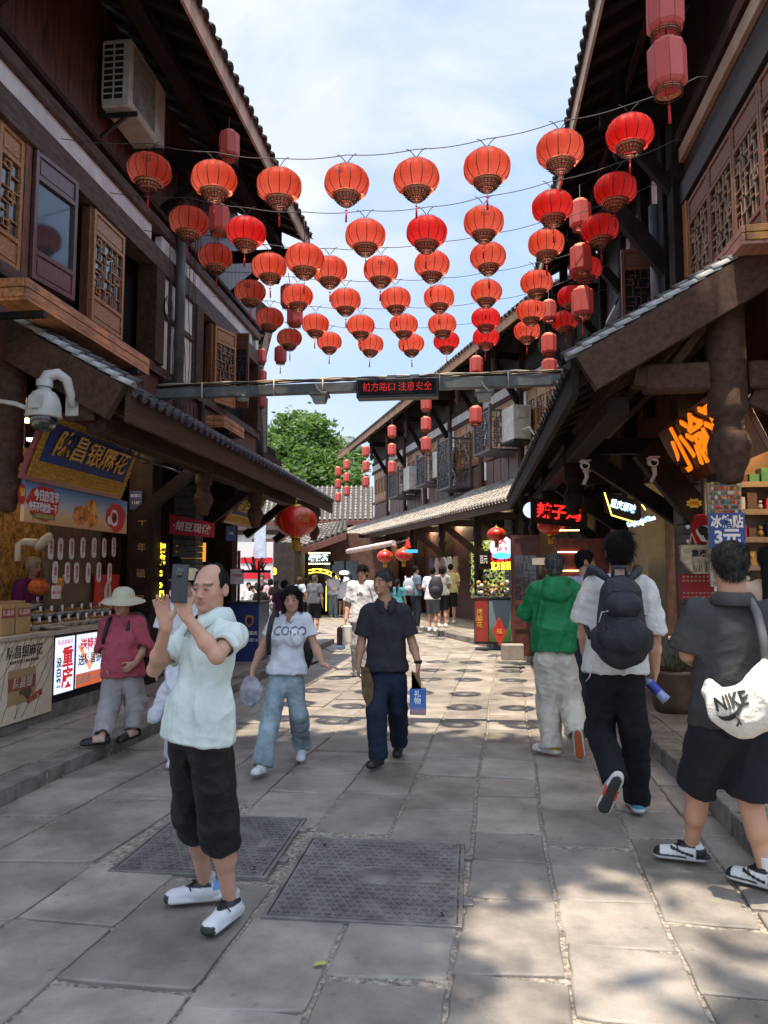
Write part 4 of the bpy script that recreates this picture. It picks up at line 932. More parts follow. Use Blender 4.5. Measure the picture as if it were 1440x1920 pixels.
def planter(x0, x1, y0, y1, z0, z1, label, endm=PLANTER, mt=PLANTER):
    t = thing('planter_box', label, 'planter box', ((x0 + x1) / 2, (y0 + y1) / 2, z0), 0, 'wooden planter boxes under the windows')
    zm = (z0 + z1) / 2; street_x = x1 if x1 < 0 else x0; sg = -1 if x1 < 0 else 1
    for (a, c) in ((z0, zm - .004), (zm + .004, z1)):
        m = MB(); m.box(street_x, street_x + sg * .03, y0, y1, a, c); m.build('plank', mt, t, bevel=.004)
        for yy in (y0, y1): m = MB(); m.box(street_x + sg * .031, x0 if sg < 0 else x1, yy - .015, yy + .015, a, c); m.build('plank', endm, t, bevel=.004)
    m = MB(); m.box(x0, x1, y0, y1, z0 - .03, z0 - .002); m.build('bottom', mt, t)
    m = MB(); m.box(x0 + .02, x1 - .02, y0 + .03, y1 - .03, z0 + .02, z1 - .03); m.build('soil', mat('dry soil', (.05, .035, .025), .95), t)
    n = int((y1 - y0) / 1.3) + 1
    for k in range(n): yy = y0 + .3 + (y1 - y0 - .6) * k / max(1, n - 1); MB().box(x0 - (0 if sg > 0 else .3), x1 + (0 if sg < 0 else .3), yy - .03, yy + .03, z0 - .09, z0 - .032).build('support', METALD, t)
    m = MB(); rr = random.Random(int(y0 * 10))
    for k in range(14):
        yy = rr.uniform(y0 + .1, y1 - .1); xx = (x0 + x1) / 2 + rr.uniform(-.05, .05); m.tube([(xx, yy, z1 - .04), (xx + rr.uniform(-.05, .05), yy + rr.uniform(-.04, .04), z1 + rr.uniform(.02, .13))], [.004, .001], 3)
    m.build('dry_stems', mat('dry stem', (.16, .10, .05), .9), t, kind='stuff')
p0, p1, p2 = at(52, 520, X=-3.92), at(52, 556, X=-3.92), at(280, 690, X=-3.92)
planter(-4.22, -3.92, p0.y, p2.y, p1.z, p0.z, 'long orange plank planter under the nearer left windows')
p0, p1, p2 = at(372, 752, X=-3.92), at(458, 820, X=-3.92), at(458, 803, X=-3.92)
planter(-4.22, -3.92, 11.6, p1.y, p1.z, p2.z, 'shorter orange plank planter under the farther left windows')
q0, q1 = at(1390, 422, X=2.18), at(1390, 452, X=2.18)
planter(2.18, 2.62, q0.y, at(1262, 560, X=2.18).y, q1.z, q0.z, 'reddish plank planter with an ochre end under the right windows', endm=mat('ochre planks', (.36, .17, .03), .4, var=.4, stain=.3), mt=mat('pinkish planks', (.40, .19, .13), .5, var=.3, scale=4, stretch=(6, 1, 6), stain=.3))
GL, GR = at(296, 740, Y=7.95), at(1066, 712, Y=7.95)
t = thing('gantry_beam', 'grey steel beam spanning the street between the two canopies', 'beam', tuple(GL))
M_ = at(668, 728, Y=7.95)
m = MB(); d_ = GR - GL; f1 = (M_ - GL).length / d_.length
m.bar(GL, GL.lerp(GR, .5), .10, .105); m.bar(GL.lerp(GR, .4995) + Vector((0, -.004, 0)), GR, .10, .115); m.build('beam', METALG, t, bevel=.004)
m = MB()
for k in range(6):
    pts = []
    for i in range(26):
        f = i / 25; q = GL.lerp(GR, f); pts.append(q + Vector((0, -.05 + .02 * k + .012 * math.sin(i * 1.3 + k), .075 + .012 * (k % 3) + .018 * math.sin(i * .9 + k * 2) ** 2)))
    m.tube(pts, .008, 5, mi=k % 3)
m.build('cable_bundle', [CABLE, mat('ochre cable', (.35, .24, .10), .6), mat('faded cable', (.4, .38, .33), .6)], t)
for f in (.12, .3, .42, .7, .86):
    q = GL.lerp(GR, f); m = MB(); m.tube([q + Vector((0, -.08, -.08)), q + Vector((0, -.085, .1))], .008, 5); m.build('cable_tie', CABLEW, t)
def led():
    a, b, c = at(668, 711, Y=7.80), at(822, 708, Y=7.80), at(668, 746, Y=7.80); z0, z1 = c.z, a.z
    t = thing('led_sign', 'black LED text display with red characters on the steel beam', 'LED sign', ((a.x + b.x) / 2, 7.85, z0))
    m = MB(); m.box(a.x, b.x, 7.80, 7.98, z0, z1); m.build('housing', METALD, t, bevel=.006)
    m = MB(); m.box(a.x + .02, b.x - .02, 7.792, 7.799, z0 + .025, z1 - .02); m.build('screen', BLACK, t)
    RED = glow('red led', (1, .03, .02), .38); cx = (a.x + b.x) / 2
    o = text('lettering', '前方路口 注意安全', .098, frame((cx, 7.788, (z0 + z1) / 2), (1, 0, 0), (0, 0, 1)), RED, t, ext=.0005, maxw=(b.x - a.x) * .84)
    m = MB(); rr = random.Random(4)
    for k in range(34): xx = a.x + .05 + (b.x - a.x - .1) * k / 33; m.box(xx, xx + .006, 7.784, 7.787, z0 + .03, z1 - .03)
    for k in range(9): zz = z0 + .04 + (z1 - z0 - .07) * k / 8; m.box(a.x + .04, b.x - .04, 7.7835, 7.7868, zz, zz + .004)
    m.build('dot_mask', BLACK, t)
    m = MB()
    for px in (735, 778): q = at(px, 702, Y=7.9); m.box(q.x - .05, q.x + .05, 7.86, 7.9, z1 + .0, z1 + .05)
    m.build('mounting_lug', METALG, t)
led()
for px, py, lb in ((600, 748, 'grey floodlight hung under the left half of the steel beam'), (908, 744, 'grey floodlight hung under the right half of the steel beam')):
    q = at(px, py, Y=7.92); t = thing('floodlight', lb, 'floodlight', tuple(q), 0, 'floodlights under the gantry')
    m = MB(); m.prism([(q.x - .10, 7.80), (q.x + .10, 7.80), (q.x + .10, 8.0), (q.x - .10, 8.0)], q.z + .02, q.z + .05); m.build('hood', METALG, t, bevel=.004)
    m = MB(); m.add([(q.x - .08, 7.82, q.z + .02), (q.x + .08, 7.82, q.z + .02), (q.x + .08, 7.98, q.z + .02), (q.x - .08, 7.98, q.z + .02), (q.x - .06, 7.84, q.z - .05), (q.x + .06, 7.84, q.z - .05), (q.x + .06, 7.96, q.z - .05), (q.x - .06, 7.96, q.z - .05)],
                    [(4, 7, 6, 5), (0, 1, 5, 4)[::-1], (1, 2, 6, 5)[::-1], (2, 3, 7, 6)[::-1], (3, 0, 4, 7)[::-1]]); m.build('lens', mat('frosted grey lens', (.22, .23, .22), .3), t)
    m = MB(); m.tube([q + Vector((-.03, -.1, .14)), q + Vector((0, -.12, .08)), q + Vector((.05, -.12, .03))], .008, 5); m.build('lead', CABLEW, t)
for px, py in ((455, 748), (1050, 722)):
    q = at(px, py, Y=7.9); t = thing('dome_light', 'small round lamp under the ' + ('left' if px < 700 else 'right') + ' end of the steel beam', 'lamp', tuple(q)); m = MB(); m.sphere(q, .055, 14, 8, sc=(1.3, 1, .5)); m.build('dome', mat('frosted grey lens', (.22, .23, .22), .3), t); m = MB(); m.lathe([(.075, .01), (.075, .03), (0, .03)], q, 16); m.build('base', METALG, t)
def ptz():
    c = at(82, 766, Y=6.62); r = .152; t = thing('surveillance_camera', 'large white dome surveillance camera on a curved arm at the left canopy', 'security camera', tuple(c))
    W_ = mat('white camera housing', (.62, .61, .57), .35, var=.1, scale=6, stain=.45, coat=.2)
    m = MB(); m.lathe([(0.0, .21), (.06, .21), (.065, .17), (.10, .155), (.135, .10), (.155, .02), (.16, -.06), (.155, -.085), (.13, -.09)], c, 32); m.build('housing', W_, t)
    m = MB(); m.lathe([(.162, -.062), (.166, -.075), (.16, -.088)], c, 32); m.box(c.x - .06, c.x + .07, c.y - .158, c.y - .148, c.z - .02, c.z + .09); m.build('seam_ring', W_, t)
    m = MB(); m.lathe([(.125, -.09), (.125, -.12), (.11, -.17), (.07, -.21), (0, -.225)], c, 28); m.build('smoked_dome', mat('smoked dome', (.02, .022, .025), .08, coat=1, spec=.8), t)
    m = MB(); m.lathe([(.075, .205), (.075, .27), (.055, .28)], c, 20); m.tube([c + Vector((0, 0, .25)), c + Vector((.02, .02, .32)), c + Vector((.10, .05, .345)), c + Vector((.17, .09, .29)), c + Vector((.20, .12, .15)), c + Vector((.2, .16, .05))], [.062, .06, .052, .046, .042, .04], 14); m.build('arm', W_, t)
    m = MB(); m.box(c.x + .12, c.x + .25, c.y + .16, c.y + .19, c.z - .04, c.z + .2); m.build('wall_plate', W_, t, bevel=.006)
    m = MB(); m.tube([c + Vector((-.15, 0, .0)), c + Vector((-.3, .02, .06)), c + Vector((-.6, .05, .12))], .022, 8); m.build('conduit', W_, t)
    text('lettering', 'CAMERA', .02, frame((c.x + .01, c.y - .163, c.z - .035), (1, 0, 0), (0, 0, 1)), METALD, t, ext=.0005)
    beamx(LB, 'camera_board', c.x + .1, c.x + .4, c.y + .19, c.y + .24, c.z - .08, c.z + .25, DARKWOOD2)
ptz()
for px, py, Yp, lb in ((1098, 874, 9.0, 'white bullet camera with a visor under the right canopy'), (1226, 868, 8.6, 'small white camera beside a junction box under the right canopy')):
    c = at(px, py, Y=Yp); t = thing('surveillance_camera', lb, 'security camera', tuple(c)); W_ = MATS['white camera housing']
    m = MB(); m.tube([c + Vector((0, .12, .03)), c + Vector((-.01, -.05, 0))], .05, 14); m.build('body', W_, t)
    m = MB(); m.lathe([(0, 0), (.035, 0)], (0, 0, 0), 14); m.v = [(c.x - .01 + x, c.y - .053, c.z + y) for x, y, z in m.v]; m.build('lens', BLACK, t)
    m = MB(); m.box(c.x - .06, c.x + .055, c.y - .07, c.y + .1, c.z + .055, c.z + .065); m.build('visor', W_, t)
    m = MB(); m.tube([c + Vector((.01, .05, -.04)), c + Vector((.02, .05, -.12)), c + Vector((-.01, .1, -.2))], [.03, .025, .02], 8); m.build('stalk', W_, t)
t = thing('wire_bundle', 'loose black wires hanging down the white panels of the left house', 'wires', (-4.35, 11, 4))
for k in range(7):
    y_ = 10.42 + k * .17 + rnd.uniform(-.04, .04); m = MB(); m.tube([Vector((-4.36 + .02 * math.sin(i * 1.1 + k), y_ + .03 * math.sin(i * .8 + k * 2), 8.0 - 4.0 * i / 12)) for i in range(13)], .006, 4); m.build('wire', CABLE, t)
m = MB(); c = Vector((-4.33, 10.16, 5.45))
for k in range(6): m.tube([c + Vector((.01 * k, (.09 + .012 * k) * math.cos(a), (.13 + .012 * k) * math.sin(a))) for a in np.linspace(0, 6.28, 17)], .004, 4)
m.build('coil', CABLE, t)
NAVY = mat('dark blue sign lacquer', (.012, .03, .14), .5, var=.3, scale=4, spec=.2)
REDL = mat('dark red lacquer', (.20, .012, .014), .35, var=.2, coat=.3)
PAPER = mat('cream printed paper', (.72, .62, .46), .6, var=.06)
INK = mat('black ink', (.015, .014, .013), .6); REDINK = mat('red ink', (.50, .03, .02), .6); WHITEP = mat('white print', (.78, .78, .76), .6, var=.05)
BROWNINK = mat('brown ink', (.12, .06, .03), .6)
def quad_frame(bl, br, tl): r = (br - bl); u = (tl - bl); return r.normalized(), (u - r.normalized() * u.dot(r.normalized())).normalized()
def relief_frame(t, o, r, u, n, w, h, bw, mt):
    """raised scroll ornament on a border: rows of small curls"""
    m = MB(); rr = random.Random(9); st_ = .05
    def curl(x, y, a):
        pts = []
        for k in range(9): q = a + k * .75; rad = .020 * (1 - k / 10); pts.append(o + r * (x + rad * math.cos(q)) + u * (y + rad * math.sin(q)) + n * .012)
        m.tube(pts, .0045, 4)
    nx_ = int(w / st_)
    for i in range(nx_ + 1):
        x = w * i / nx_
        for y in np.arange(.02, bw - .01, .04): curl(x, y, rr.uniform(0, 6)); 
        for y in np.arange(.02, bw * .5, .04): curl(x, h - y, rr.uniform(0, 6))
    for y in np.arange(bw, h - bw * .5, .045):
        for x in np.arange(.02, bw * .55, .04): curl(x, y, rr.uniform(0, 6)); curl(w - x, y, rr.uniform(0, 6))
    m.build('scroll_relief', mt, t, kind='stuff')
def shop_board(y0, y1, zb, lean, h, xb, txt, label, size):
    o = Vector((xb, y0, zb)); r = Vector((0, 1, 0)); u = Vector((lean, 0, h)).normalized(); H = math.hypot(lean, h); n = r.cross(u); w = y1 - y0
    t = thing('shop_sign', label, 'sign', tuple(o + r * w / 2), 0)
    c = o + r * w / 2 + u * H / 2
    m = MB(); m.obox(c - n * .03, r * (w / 2 + .05), u * (H / 2 + .05), n * .025); m.build('red_backboard', REDL, t, bevel=.005)
    m = MB(); m.obox(c, r * w / 2, u * H / 2, n * .006); m.build('gold_border', GOLD, t)
    bw = H * .26; m = MB(); m.obox(o + r * w / 2 + u * (bw + (H - bw * 1.4) / 2) + n * .012, r * (w / 2 - bw * .6), u * (H - bw * 1.4) / 2, n * .008); m.build('blue_field', NAVY, t)
    relief_frame(t, o + n * .006, r, u, n, w, H, bw, GOLD)
    text('lettering', txt, size, frame(c + u * bw * .3 + n * .03, r, u), GOLD, t, ext=.008, bold=.012, shear=.18, maxw=(w - bw * 1.5) * .92)
    return t
o_ = at(45, 884, X=-4.28); e_ = at(226, 930, X=-4.28)
shop_board(o_.y + .05, e_.y, e_.z, .22, .60, -4.28, '陈昌银麻花', 'blue and gold signboard reading 陈昌银麻花 above the first left shop', .30)
t = thing('sign_light_frame', 'thin black steel frame of lamps in front of the blue and gold signboard', 'light frame', (-3.8, 8.2, 3.0))
m = MB()
for zz in (2.98, 3.12): m.tube([(-3.78, 7.1, zz), (-3.78, 9.6, zz)], .014, 6)
for yy in (7.3, 8.0, 8.7, 9.4): m.tube([(-3.78, yy, 2.98), (-3.78, yy, 3.35)], .013, 6)
m.build('rods', METALD, t)
LAMP = glow('cool tube lamp', (.9, .95, 1), 5)
m = MB(); m.box(-4.0, -3.86, 9.7, 9.95, 3.2, 3.23); m.build('lamp', LAMP, t)
for (px, py) in ((66, 822),): c = at(px, py, Y=7.6); MB().box(c.x - .1, c.x + .08, 7.6, 7.9, c.z - .02, c.z + .01).build('tube_lamp', LAMP, label='lit white tube lamp behind the dome camera', cat='lamp')
def grad_mat(name, stops, axis=2, rough=.5, scale=1, off=0, noise=.0):
    m = bpy.data.materials.new(name); m.use_nodes = True; n, l = m.node_tree.nodes, m.node_tree.links; b = n['Principled BSDF']; b.inputs['Roughness'].default_value = rough
    tcn = n.new('ShaderNodeTexCoord'); s_ = n.new('ShaderNodeSeparateXYZ'); ramp = n.new('ShaderNodeValToRGB'); l.new(tcn.outputs['Generated'], s_.inputs[0])
    ad = n.new('ShaderNodeMath'); ad.operation = 'MULTIPLY_ADD'; ad.inputs[1].default_value = noise; nn = n.new('ShaderNodeTexNoise'); nn.inputs['Scale'].default_value = 6; nn.inputs['Detail'].default_value = 6
    l.new(tcn.outputs['Generated'], nn.inputs[0]); l.new(nn.outputs[0], ad.inputs[0]); l.new(s_.outputs[axis], ad.inputs[2]); l.new(ad.outputs[0], ramp.inputs[0])
    e = ramp.color_ramp.elements
    while len(e) < len(stops): e.new(.5)
    for k, (p, c) in enumerate(stops): e[k].position = p; e[k].color = (*c, 1)
    l.new(ramp.outputs[0], b.inputs['Base Color']); return m
SKYB = grad_mat('printed sky and desert', [(0, (.62, .30, .12)), (.35, (.72, .45, .25)), (.55, (.50, .50, .52)), (.95, (.13, .24, .45))], noise=.12, off=0)
a_, b_, c_ = at(-30, 905, X=-4.36), at(237, 1001, X=-4.36), at(237, 943, X=-4.36)
z0, z1, y0, y1 = b_.z, c_.z + .02, 6.95, b_.y
t = thing('printed_banner', 'long festival banner with blue sky, red lettering cloud and golden lion under the signboard', 'banner', (-4.36, (y0 + y1) / 2, z0))
MB().box(-4.40, -4.36, y0, y1, z0, z1).build('print', SKYB, t)
FX = lambda y, z, x=-4.352: frame((x, y, z), (0, 1, 0), (0, 0, 1))
def blob(t, nm, y, z, ry, rz, mt, x=-4.358, n=18, wob=.12, seed=1):
    rr = random.Random(seed); m = MB(); pts = [(x, y + ry * math.cos(a) * (1 + rr.uniform(-wob, wob)), z + rz * math.sin(a) * (1 + rr.uniform(-wob, wob))) for a in np.linspace(0, 2 * math.pi, n, endpoint=False)]
    m.add(pts, [tuple(range(n))]); return m.build(nm, mt, t)
yb = lambda px: at(px, 950, X=-4.36).y
REDP = mat('red print', (.55, .03, .02), .5); ORP = mat('orange print', (.75, .25, .05), .5, var=.5, scale=12); GLD = mat('yellow print', (.8, .5, .08), .5); GRNP = mat('green print', (.10, .22, .08), .5)
zc = (z0 + z1) / 2
blob(t, 'red_cloud', yb(82), zc, .30, .19, REDP); 
text('lettering', '今日麻花节', .12, FX(yb(86), zc + .07), WHITEP, t, ext=.002, bold=.03, maxw=.46)
text('lettering', '今天不卷放松一下', .10, FX(yb(80), zc - .05), WHITEP, t, ext=.002, bold=.03, maxw=.52)
MB().box(-4.352, -4.347, yb(82) - .2, yb(82) + .2, zc - .16, zc - .11).build('green_ribbon', GRNP, t)
text('lettering', '麻花生活美食节', .045, FX(yb(82), zc - .135, -4.345), GLD, t, ext=.001)
blob(t, 'red_cloud', yb(40), zc + .06, .07, .10, REDP, seed=3); text('lettering', '银', .09, FX(yb(40), zc + .07), GLD, t, ext=.002, bold=.02)
blob(t, 'golden_figure', yb(172), zc - .02, .16, .17, ORP, seed=4); blob(t, 'golden_figure', yb(150), zc - .06, .16, .11, ORP, seed=5, x=-4.357)
blob(t, 'cream_face', yb(176), zc + .03, .07, .07, GLD, x=-4.354, seed=6); blob(t, 'lion_head', yb(218), zc - .02, .26, .18, REDP, seed=7, x=-4.356)
for k in range(3): blob(t, 'lion_ring', yb(214) + .0, zc - .03, .11 - .03 * k, .10 - .028 * k, [WHITEP, REDP, INK][k], x=-4.354 + .002 * k, seed=8 + k)
blob(t, 'lion_ring', yb(205), zc - .07, .06, .05, WHITEP, x=-4.351, seed=12)
MB().box(-4.95, -4.90, at(88, 950, X=-4.95).y, yb(238) + .4, 1.0, 2.3).build('shop_wall', mat('brown shop panel', (.11, .065, .04), .5, var=.3), LB)
TAGW = mat('white tag card', (.66, .60, .58), .6)
TN = [0]
def flav_tag(px, py, txt):
    c = at(px, py, X=-4.72); t = thing('flavour_tag', f'white hanging tag lettered {txt}, {ORD[TN[0] % 7]} in the {"upper" if TN[0] < 7 else "lower"} row', 'tag', tuple(c), 0, 'white flavour tags hung over the counter')
    m = MB(); w2, h2 = .052, .125; pts = [(-w2, -h2 + .03), (-w2 * .5, -h2), (w2 * .5, -h2), (w2, -h2 + .03), (w2, h2 - .03), (w2 * .5, h2), (-w2 * .5, h2), (-w2, h2 - .03)]
    v = [(c.x + 0, c.y + a, c.z + b) for a, b in pts] + [(c.x + .006, c.y + a, c.z + b) for a, b in pts]; m.add(v, [tuple(range(8))[::-1], tuple(range(8, 16))] + [(i, (i + 1) % 8, 8 + (i + 1) % 8, 8 + i) for i in range(8)]); m.build('card', TAGW, t)
    m = MB(); m.tube([(c.x, c.y, c.z + h2), (c.x, c.y, c.z + h2 + .16)], .003, 4); m.build('string', CABLE, t)
    text('lettering', list(txt), .052, FX(c.y, c.z + .005, c.x + .009), REDINK, t, ext=.0005, vertical=True, bold=.02); TN[0] += 1
for px, py, tx in ((95, 1028, '香酥味'), (113, 1029, '怪味'), (134, 1029, '椒盐味'), (155, 1027, '海苔味'), (176, 1027, '黑米味'), (195, 1027, '椒奶味'), (213, 1026, '冰糖麻味'),
                   (103, 1073, '原味'), (126, 1074, '香辣味'), (143, 1074, '麻辣味'), (165, 1074, '盐味'), (185, 1073, '五香味'), (205, 1074, '花椒味')): flav_tag(px, py, tx)
XC = -4.42
yc = lambda px: at(px, 1250, X=XC).y
zt = at(120, 1180, X=XC).z; CT = thing('shop_counter', 'long shop counter with cream poster and lit panels, first shop on the left', 'counter', (-4.7, 8.5, .1))
MB().box(-5.15, XC + .04, 6.6, yc(212), zt - .045, zt).build('counter_top', mat('pale stone counter top', (.40, .34, .27), .4, var=.2), CT, bevel=.006)
MB().box(-5.1, XC - .03, 6.6, yc(210), .28, zt - .046).build('body', mat('brown counter boards', (.13, .07, .035), .5, var=.4, stretch=(1, .3, 6)), CT)
MB().box(-5.1, XC - .01, 6.6, yc(215), .12, .28).build('plinth', KERBM, CT)
MB().box(-5.1, XC - .02, 6.6, yc(215), .281, .36).build('black_skirting', BLACK, CT)
y0, y1 = 6.62, yc(97); z0, z1 = at(97, 1332, X=XC).z, at(97, 1183, X=XC).z
PO = thing('poster_panel', 'cream poster panel lettered 陈昌银麻花 with a printed kraft bag', 'poster', (XC, (y0 + y1) / 2, z0))
MB().box(XC - .03, XC + .012, y0, y1, z0, z1).build('board', PAPER, PO)
m = MB(); rr = random.Random(2)
for k in range(15):
    yy = y0 + .1 + k * .09; pts = []
    for i in range(10): f = i / 9; pts.append((XC + .0135, min(y1 - .03, max(y0 + .02, yy - .35 * f * (1 if k < 8 else 1.6) + .03 * math.sin(f * 6 + k))), z1 - .03 - (z1 - z0 - .06) * (f if k % 2 else f * .5)))
    m.tube(pts, .0025, 3)
m.build('printed_lines', BROWNINK, PO, kind='stuff')
cy = at(42, 1200, X=XC).y
text('lettering', '陈昌银麻花', .13, FX(cy + .03, z1 - .17, XC + .015), INK, PO, ext=.001, bold=.01, shear=.15, maxw=.62)
text('lettering', '重庆老字号手工麻花非遗传承', .035, FX(cy + .03, z1 - .26, XC + .015), INK, PO, ext=.001, maxw=.5)
MB().box(XC + .013, XC + .016, cy - .23, cy + .23, z0 + .17, z1 - .33).build('kraft_bag', mat('kraft print', (.42, .28, .13), .6, var=.1), PO)
MB().box(XC + .0165, XC + .018, cy - .23, cy + .23, z1 - .53, z1 - .41).build('red_band', mat('dull red print', (.30, .07, .05), .6), PO)
text('lettering', '陈昌银', .11, FX(cy, z1 - .47, XC + .0195), mat('cream print', (.7, .55, .4), .6), PO, ext=.0005, bold=.01, shear=.2)
blob(PO, 'printed_figure', cy + .08, z0 + .29, .10, .08, BROWNINK, x=XC + .0175, seed=21, wob=.35); blob(PO, 'printed_figure', cy + .12, z0 + .37, .035, .045, BROWNINK, x=XC + .018, seed=22)
o = text('stamp', '官方旗舰', .07, frame((XC + .02, cy + .22, z0 + .20), (0, 1, .25), (0, -.25, 1)), REDINK, PO, ext=.001, bold=.02)
WL = glow('lit white panel', (.62, .70, .95), .62); RL = glow('lit red lettering', (.62, .02, .02), .35); OL = glow('lit orange panel', (.62, .13, .05), .38); BL = mat('light box black print', (.02, .02, .02), .5)
def lightbox(px0, px1, pt, pb, label):
    ya, yb_ = yc(px0), yc(px1); za, zb = at(px0, pb, X=XC).z, at(px0, pt, X=XC).z
    t = thing('light_box', label, 'light box', (XC, (ya + yb_) / 2, za)); MB().box(XC - .06, XC + .012, ya, yb_, za - .012, zb + .012).build('frame', METALD, t)
    MB().box(XC + .0125, XC + .016, ya + .012, yb_ - .012, za, zb).build('lit_face', WL, t); return t, ya, yb_, za, zb
t, ya, yb_, za, zb = lightbox(99, 137, 1197, 1303, 'narrow white light box lettered 重庆没白来 in red and black'); ym = (ya + yb_) / 2; hh = zb - za; ww = yb_ - ya
text('lettering', '陈昌银麻花', .06, FX(ym, zb - hh * .1, XC + .018), RL, t, ext=.0005, shear=.2, maxw=ww * .78)
text('lettering', list('重庆'), ww * .56, FX(ym + ww * .14, za + hh * .42, XC + .018), RL, t, ext=.0005, vertical=True, bold=.03, spacing=.95)
text('lettering', list('没白来'), ww * .26, FX(ym - ww * .28, za + hh * .36, XC + .018), BL, t, ext=.0005, vertical=True, bold=.03)
t, ya, yb_, za, zb = lightbox(139, 190, 1191, 1291, 'wide light box lettered 送特产 with an orange foot'); hh = zb - za; ym = (ya + yb_) / 2; ww = yb_ - ya
MB().box(XC + .0165, XC + .018, ya + .013, yb_ - .013, za, za + hh * .26).build('orange_foot', OL, t)
m = MB(); m.add([(XC + .0165, ya + .03, zb - hh * .2), (XC + .0165, ya + .12, zb - hh * .2), (XC + .0165, ym, za + hh * .40), (XC + .0165, yb_ - .12, zb - hh * .2), (XC + .0165, yb_ - .03, zb - hh * .2), (XC + .0165, ym, za + hh * .27)], [(0, 1, 2, 5), (5, 2, 3, 4)]); m.build('orange_arrow', glow('lit pale orange', (.7, .28, .12), .6), t)
text('lettering', '送特产', ww * .24, FX(ym, zb - hh * .22, XC + .020), RL, t, ext=.0005, bold=.03); text('lettering', '送陈昌银', ww * .21, FX(ym, zb - hh * .50, XC + .020), BL, t, ext=.0005, bold=.02)
text('lettering', '小红书', ww * .17, FX(ya + ww * .28, za + hh * .13, XC + .020), WHITEP, t, ext=.0005, bold=.03); text('lettering', '官方推荐店', ww * .08, FX(ya + ww * .72, za + hh * .13, XC + .020), WHITEP, t, ext=.0005)
KR = mat('kraft paper', (.45, .27, .11), .65, var=.12, scale=5)
for i, (px, w2) in enumerate(((12, .22), (42, .24))):
    y_ = at(px, 1150, X=-4.52).y; t = thing('gift_bag', ['kraft gift bag with a red band, cut by the picture edge', 'kraft gift bag with a red band lettered 陈昌银 on the counter'][i], 'gift bag', (-4.6, y_, zt), 0, 'kraft gift bags on the counter')
    m = MB(); m.box(-4.72, -4.5, y_ - w2 / 2, y_ + w2 / 2, zt, zt + .30); m.build('bag', KR, t, bevel=.006); MB().box(-4.66, -4.56, y_ - w2 / 2 + .01, y_ + w2 / 2 - .01, zt + .30, zt + .33).build('folded_top', KR, t)
    MB().box(-4.4995, -4.496, y_ - w2 / 2 + .005, y_ + w2 / 2 - .005, zt + .17, zt + .26).build('red_band', mat('dull red print', (.30, .07, .05)), t)
    text('lettering', '陈昌银', .06, FX(y_, zt + .215, -4.495), mat('cream print', (.7, .55, .4)), t, ext=.0005, bold=.02)
CER = mat('cream bowl glaze', (.55, .50, .42), .3, var=.1, coat=.4); SNK = mat('fried dough snack', (.42, .20, .05), .6, var=.6, scale=60, bump=.8, bscale=120); SNK2 = mat('dark sesame snack', (.14, .07, .03), .6, var=.6, scale=60, bump=.8, bscale=120)
bl = MB(); bl.lathe([(.035, 0), (.045, .006), (.085, .055), (.088, .06), (.08, .056), (.04, .02)], n=20); BME = bl.mesh('bowl', CER)
def heap(seed, mt):
    m = MB(); rr = random.Random(seed)
    for k in range(16): a = rr.uniform(0, 6.28); r_ = rr.uniform(0, .062); z = .05 + .03 * (1 - r_ / .07) + rr.uniform(0, .012); d = rr.uniform(0, 3.1); m.tube([(r_ * math.cos(a) - .02 * math.cos(d), r_ * math.sin(a) - .02 * math.sin(d), z), (r_ * math.cos(a) + .02 * math.cos(d), r_ * math.sin(a) + .02 * math.sin(d), z + .008)], .011, 5)
    return m.mesh('snacks', mt)
HM = [heap(1, SNK), heap(2, SNK), heap(3, SNK2)]; CARD = MB().box(-.004, .004, -.022, .022, .03, .10).mesh('price_card', WHITEP)
k = 0
for row, (px0, px1, n, X_, dz) in enumerate(((66, 200, 9, -4.62, .0), (68, 196, 8, -4.82, .10), (62, 188, 8, -5.02, .20))):
    if row: MB().box(X_ - .1, X_ + .1, yc(60), yc(208), zt, zt + dz - .01).build('display_step', BLACKWOOD, CT)
    ya, yb_ = at(px0, 1140, X=X_).y, at(px1, 1140, X=X_).y
    for i in range(n):
        y_ = ya + (yb_ - ya) * i / (n - 1); t = thing('snack_bowl', f'cream bowl of fried snacks, {ORD[i] if i < 8 else "ninth"} from the left in the {["front", "middle", "back"][row]} counter row', 'bowl', (X_, y_, zt + dz), 0, 'bowls of snacks on the counter'); t.scale = (1.0,) * 3
        for nm, me in (('bowl', BME), ('snacks', HM[(k * 7) % 3]), ('price_card', CARD)): o = bpy.data.objects.new(nm, me); COL.objects.link(o); o.parent = t; o.location = (0, 0, 0) if nm != 'price_card' else (.01, .07, .04)
        k += 1
y_ = at(98, 1170, X=-4.50).y; t = thing('snack_dish', 'wide white dish at the front edge of the counter', 'dish', (-4.50, y_, zt)); m = MB(); m.lathe([(.05, 0), (.13, .035), (.135, .04), (.12, .035), (.05, .01)], (-4.50, y_, zt), 24); m.build('dish', CER, t)
c = at(80, 1100, X=-5.0); t = thing('plush_toy', 'orange and yellow plush toy lying behind the snack bowls', 'plush toy', tuple(c))
YP = mat('yellow plush', (.72, .36, .05), .9, var=.3, scale=30, bump=.8, bscale=90); OP = mat('orange plush', (.70, .14, .03), .9, var=.3, scale=30, bump=.8, bscale=90)
m = MB(); m.sphere(c + Vector((0, -.05, 0)), .13, 16, 10, sc=(.8, 1.5, .8)); m.build('body', OP, t); m = MB(); m.sphere(c + Vector((.02, .2, .03)), .11, 16, 10, sc=(1, 1.2, 1)); m.sphere(c + Vector((.1, .28, .1)), .04, 8, 6); m.sphere(c + Vector((.1, .1, -.05)), .06, 8, 6, sc=(1, 2, .6)); m.build('head', YP, t)
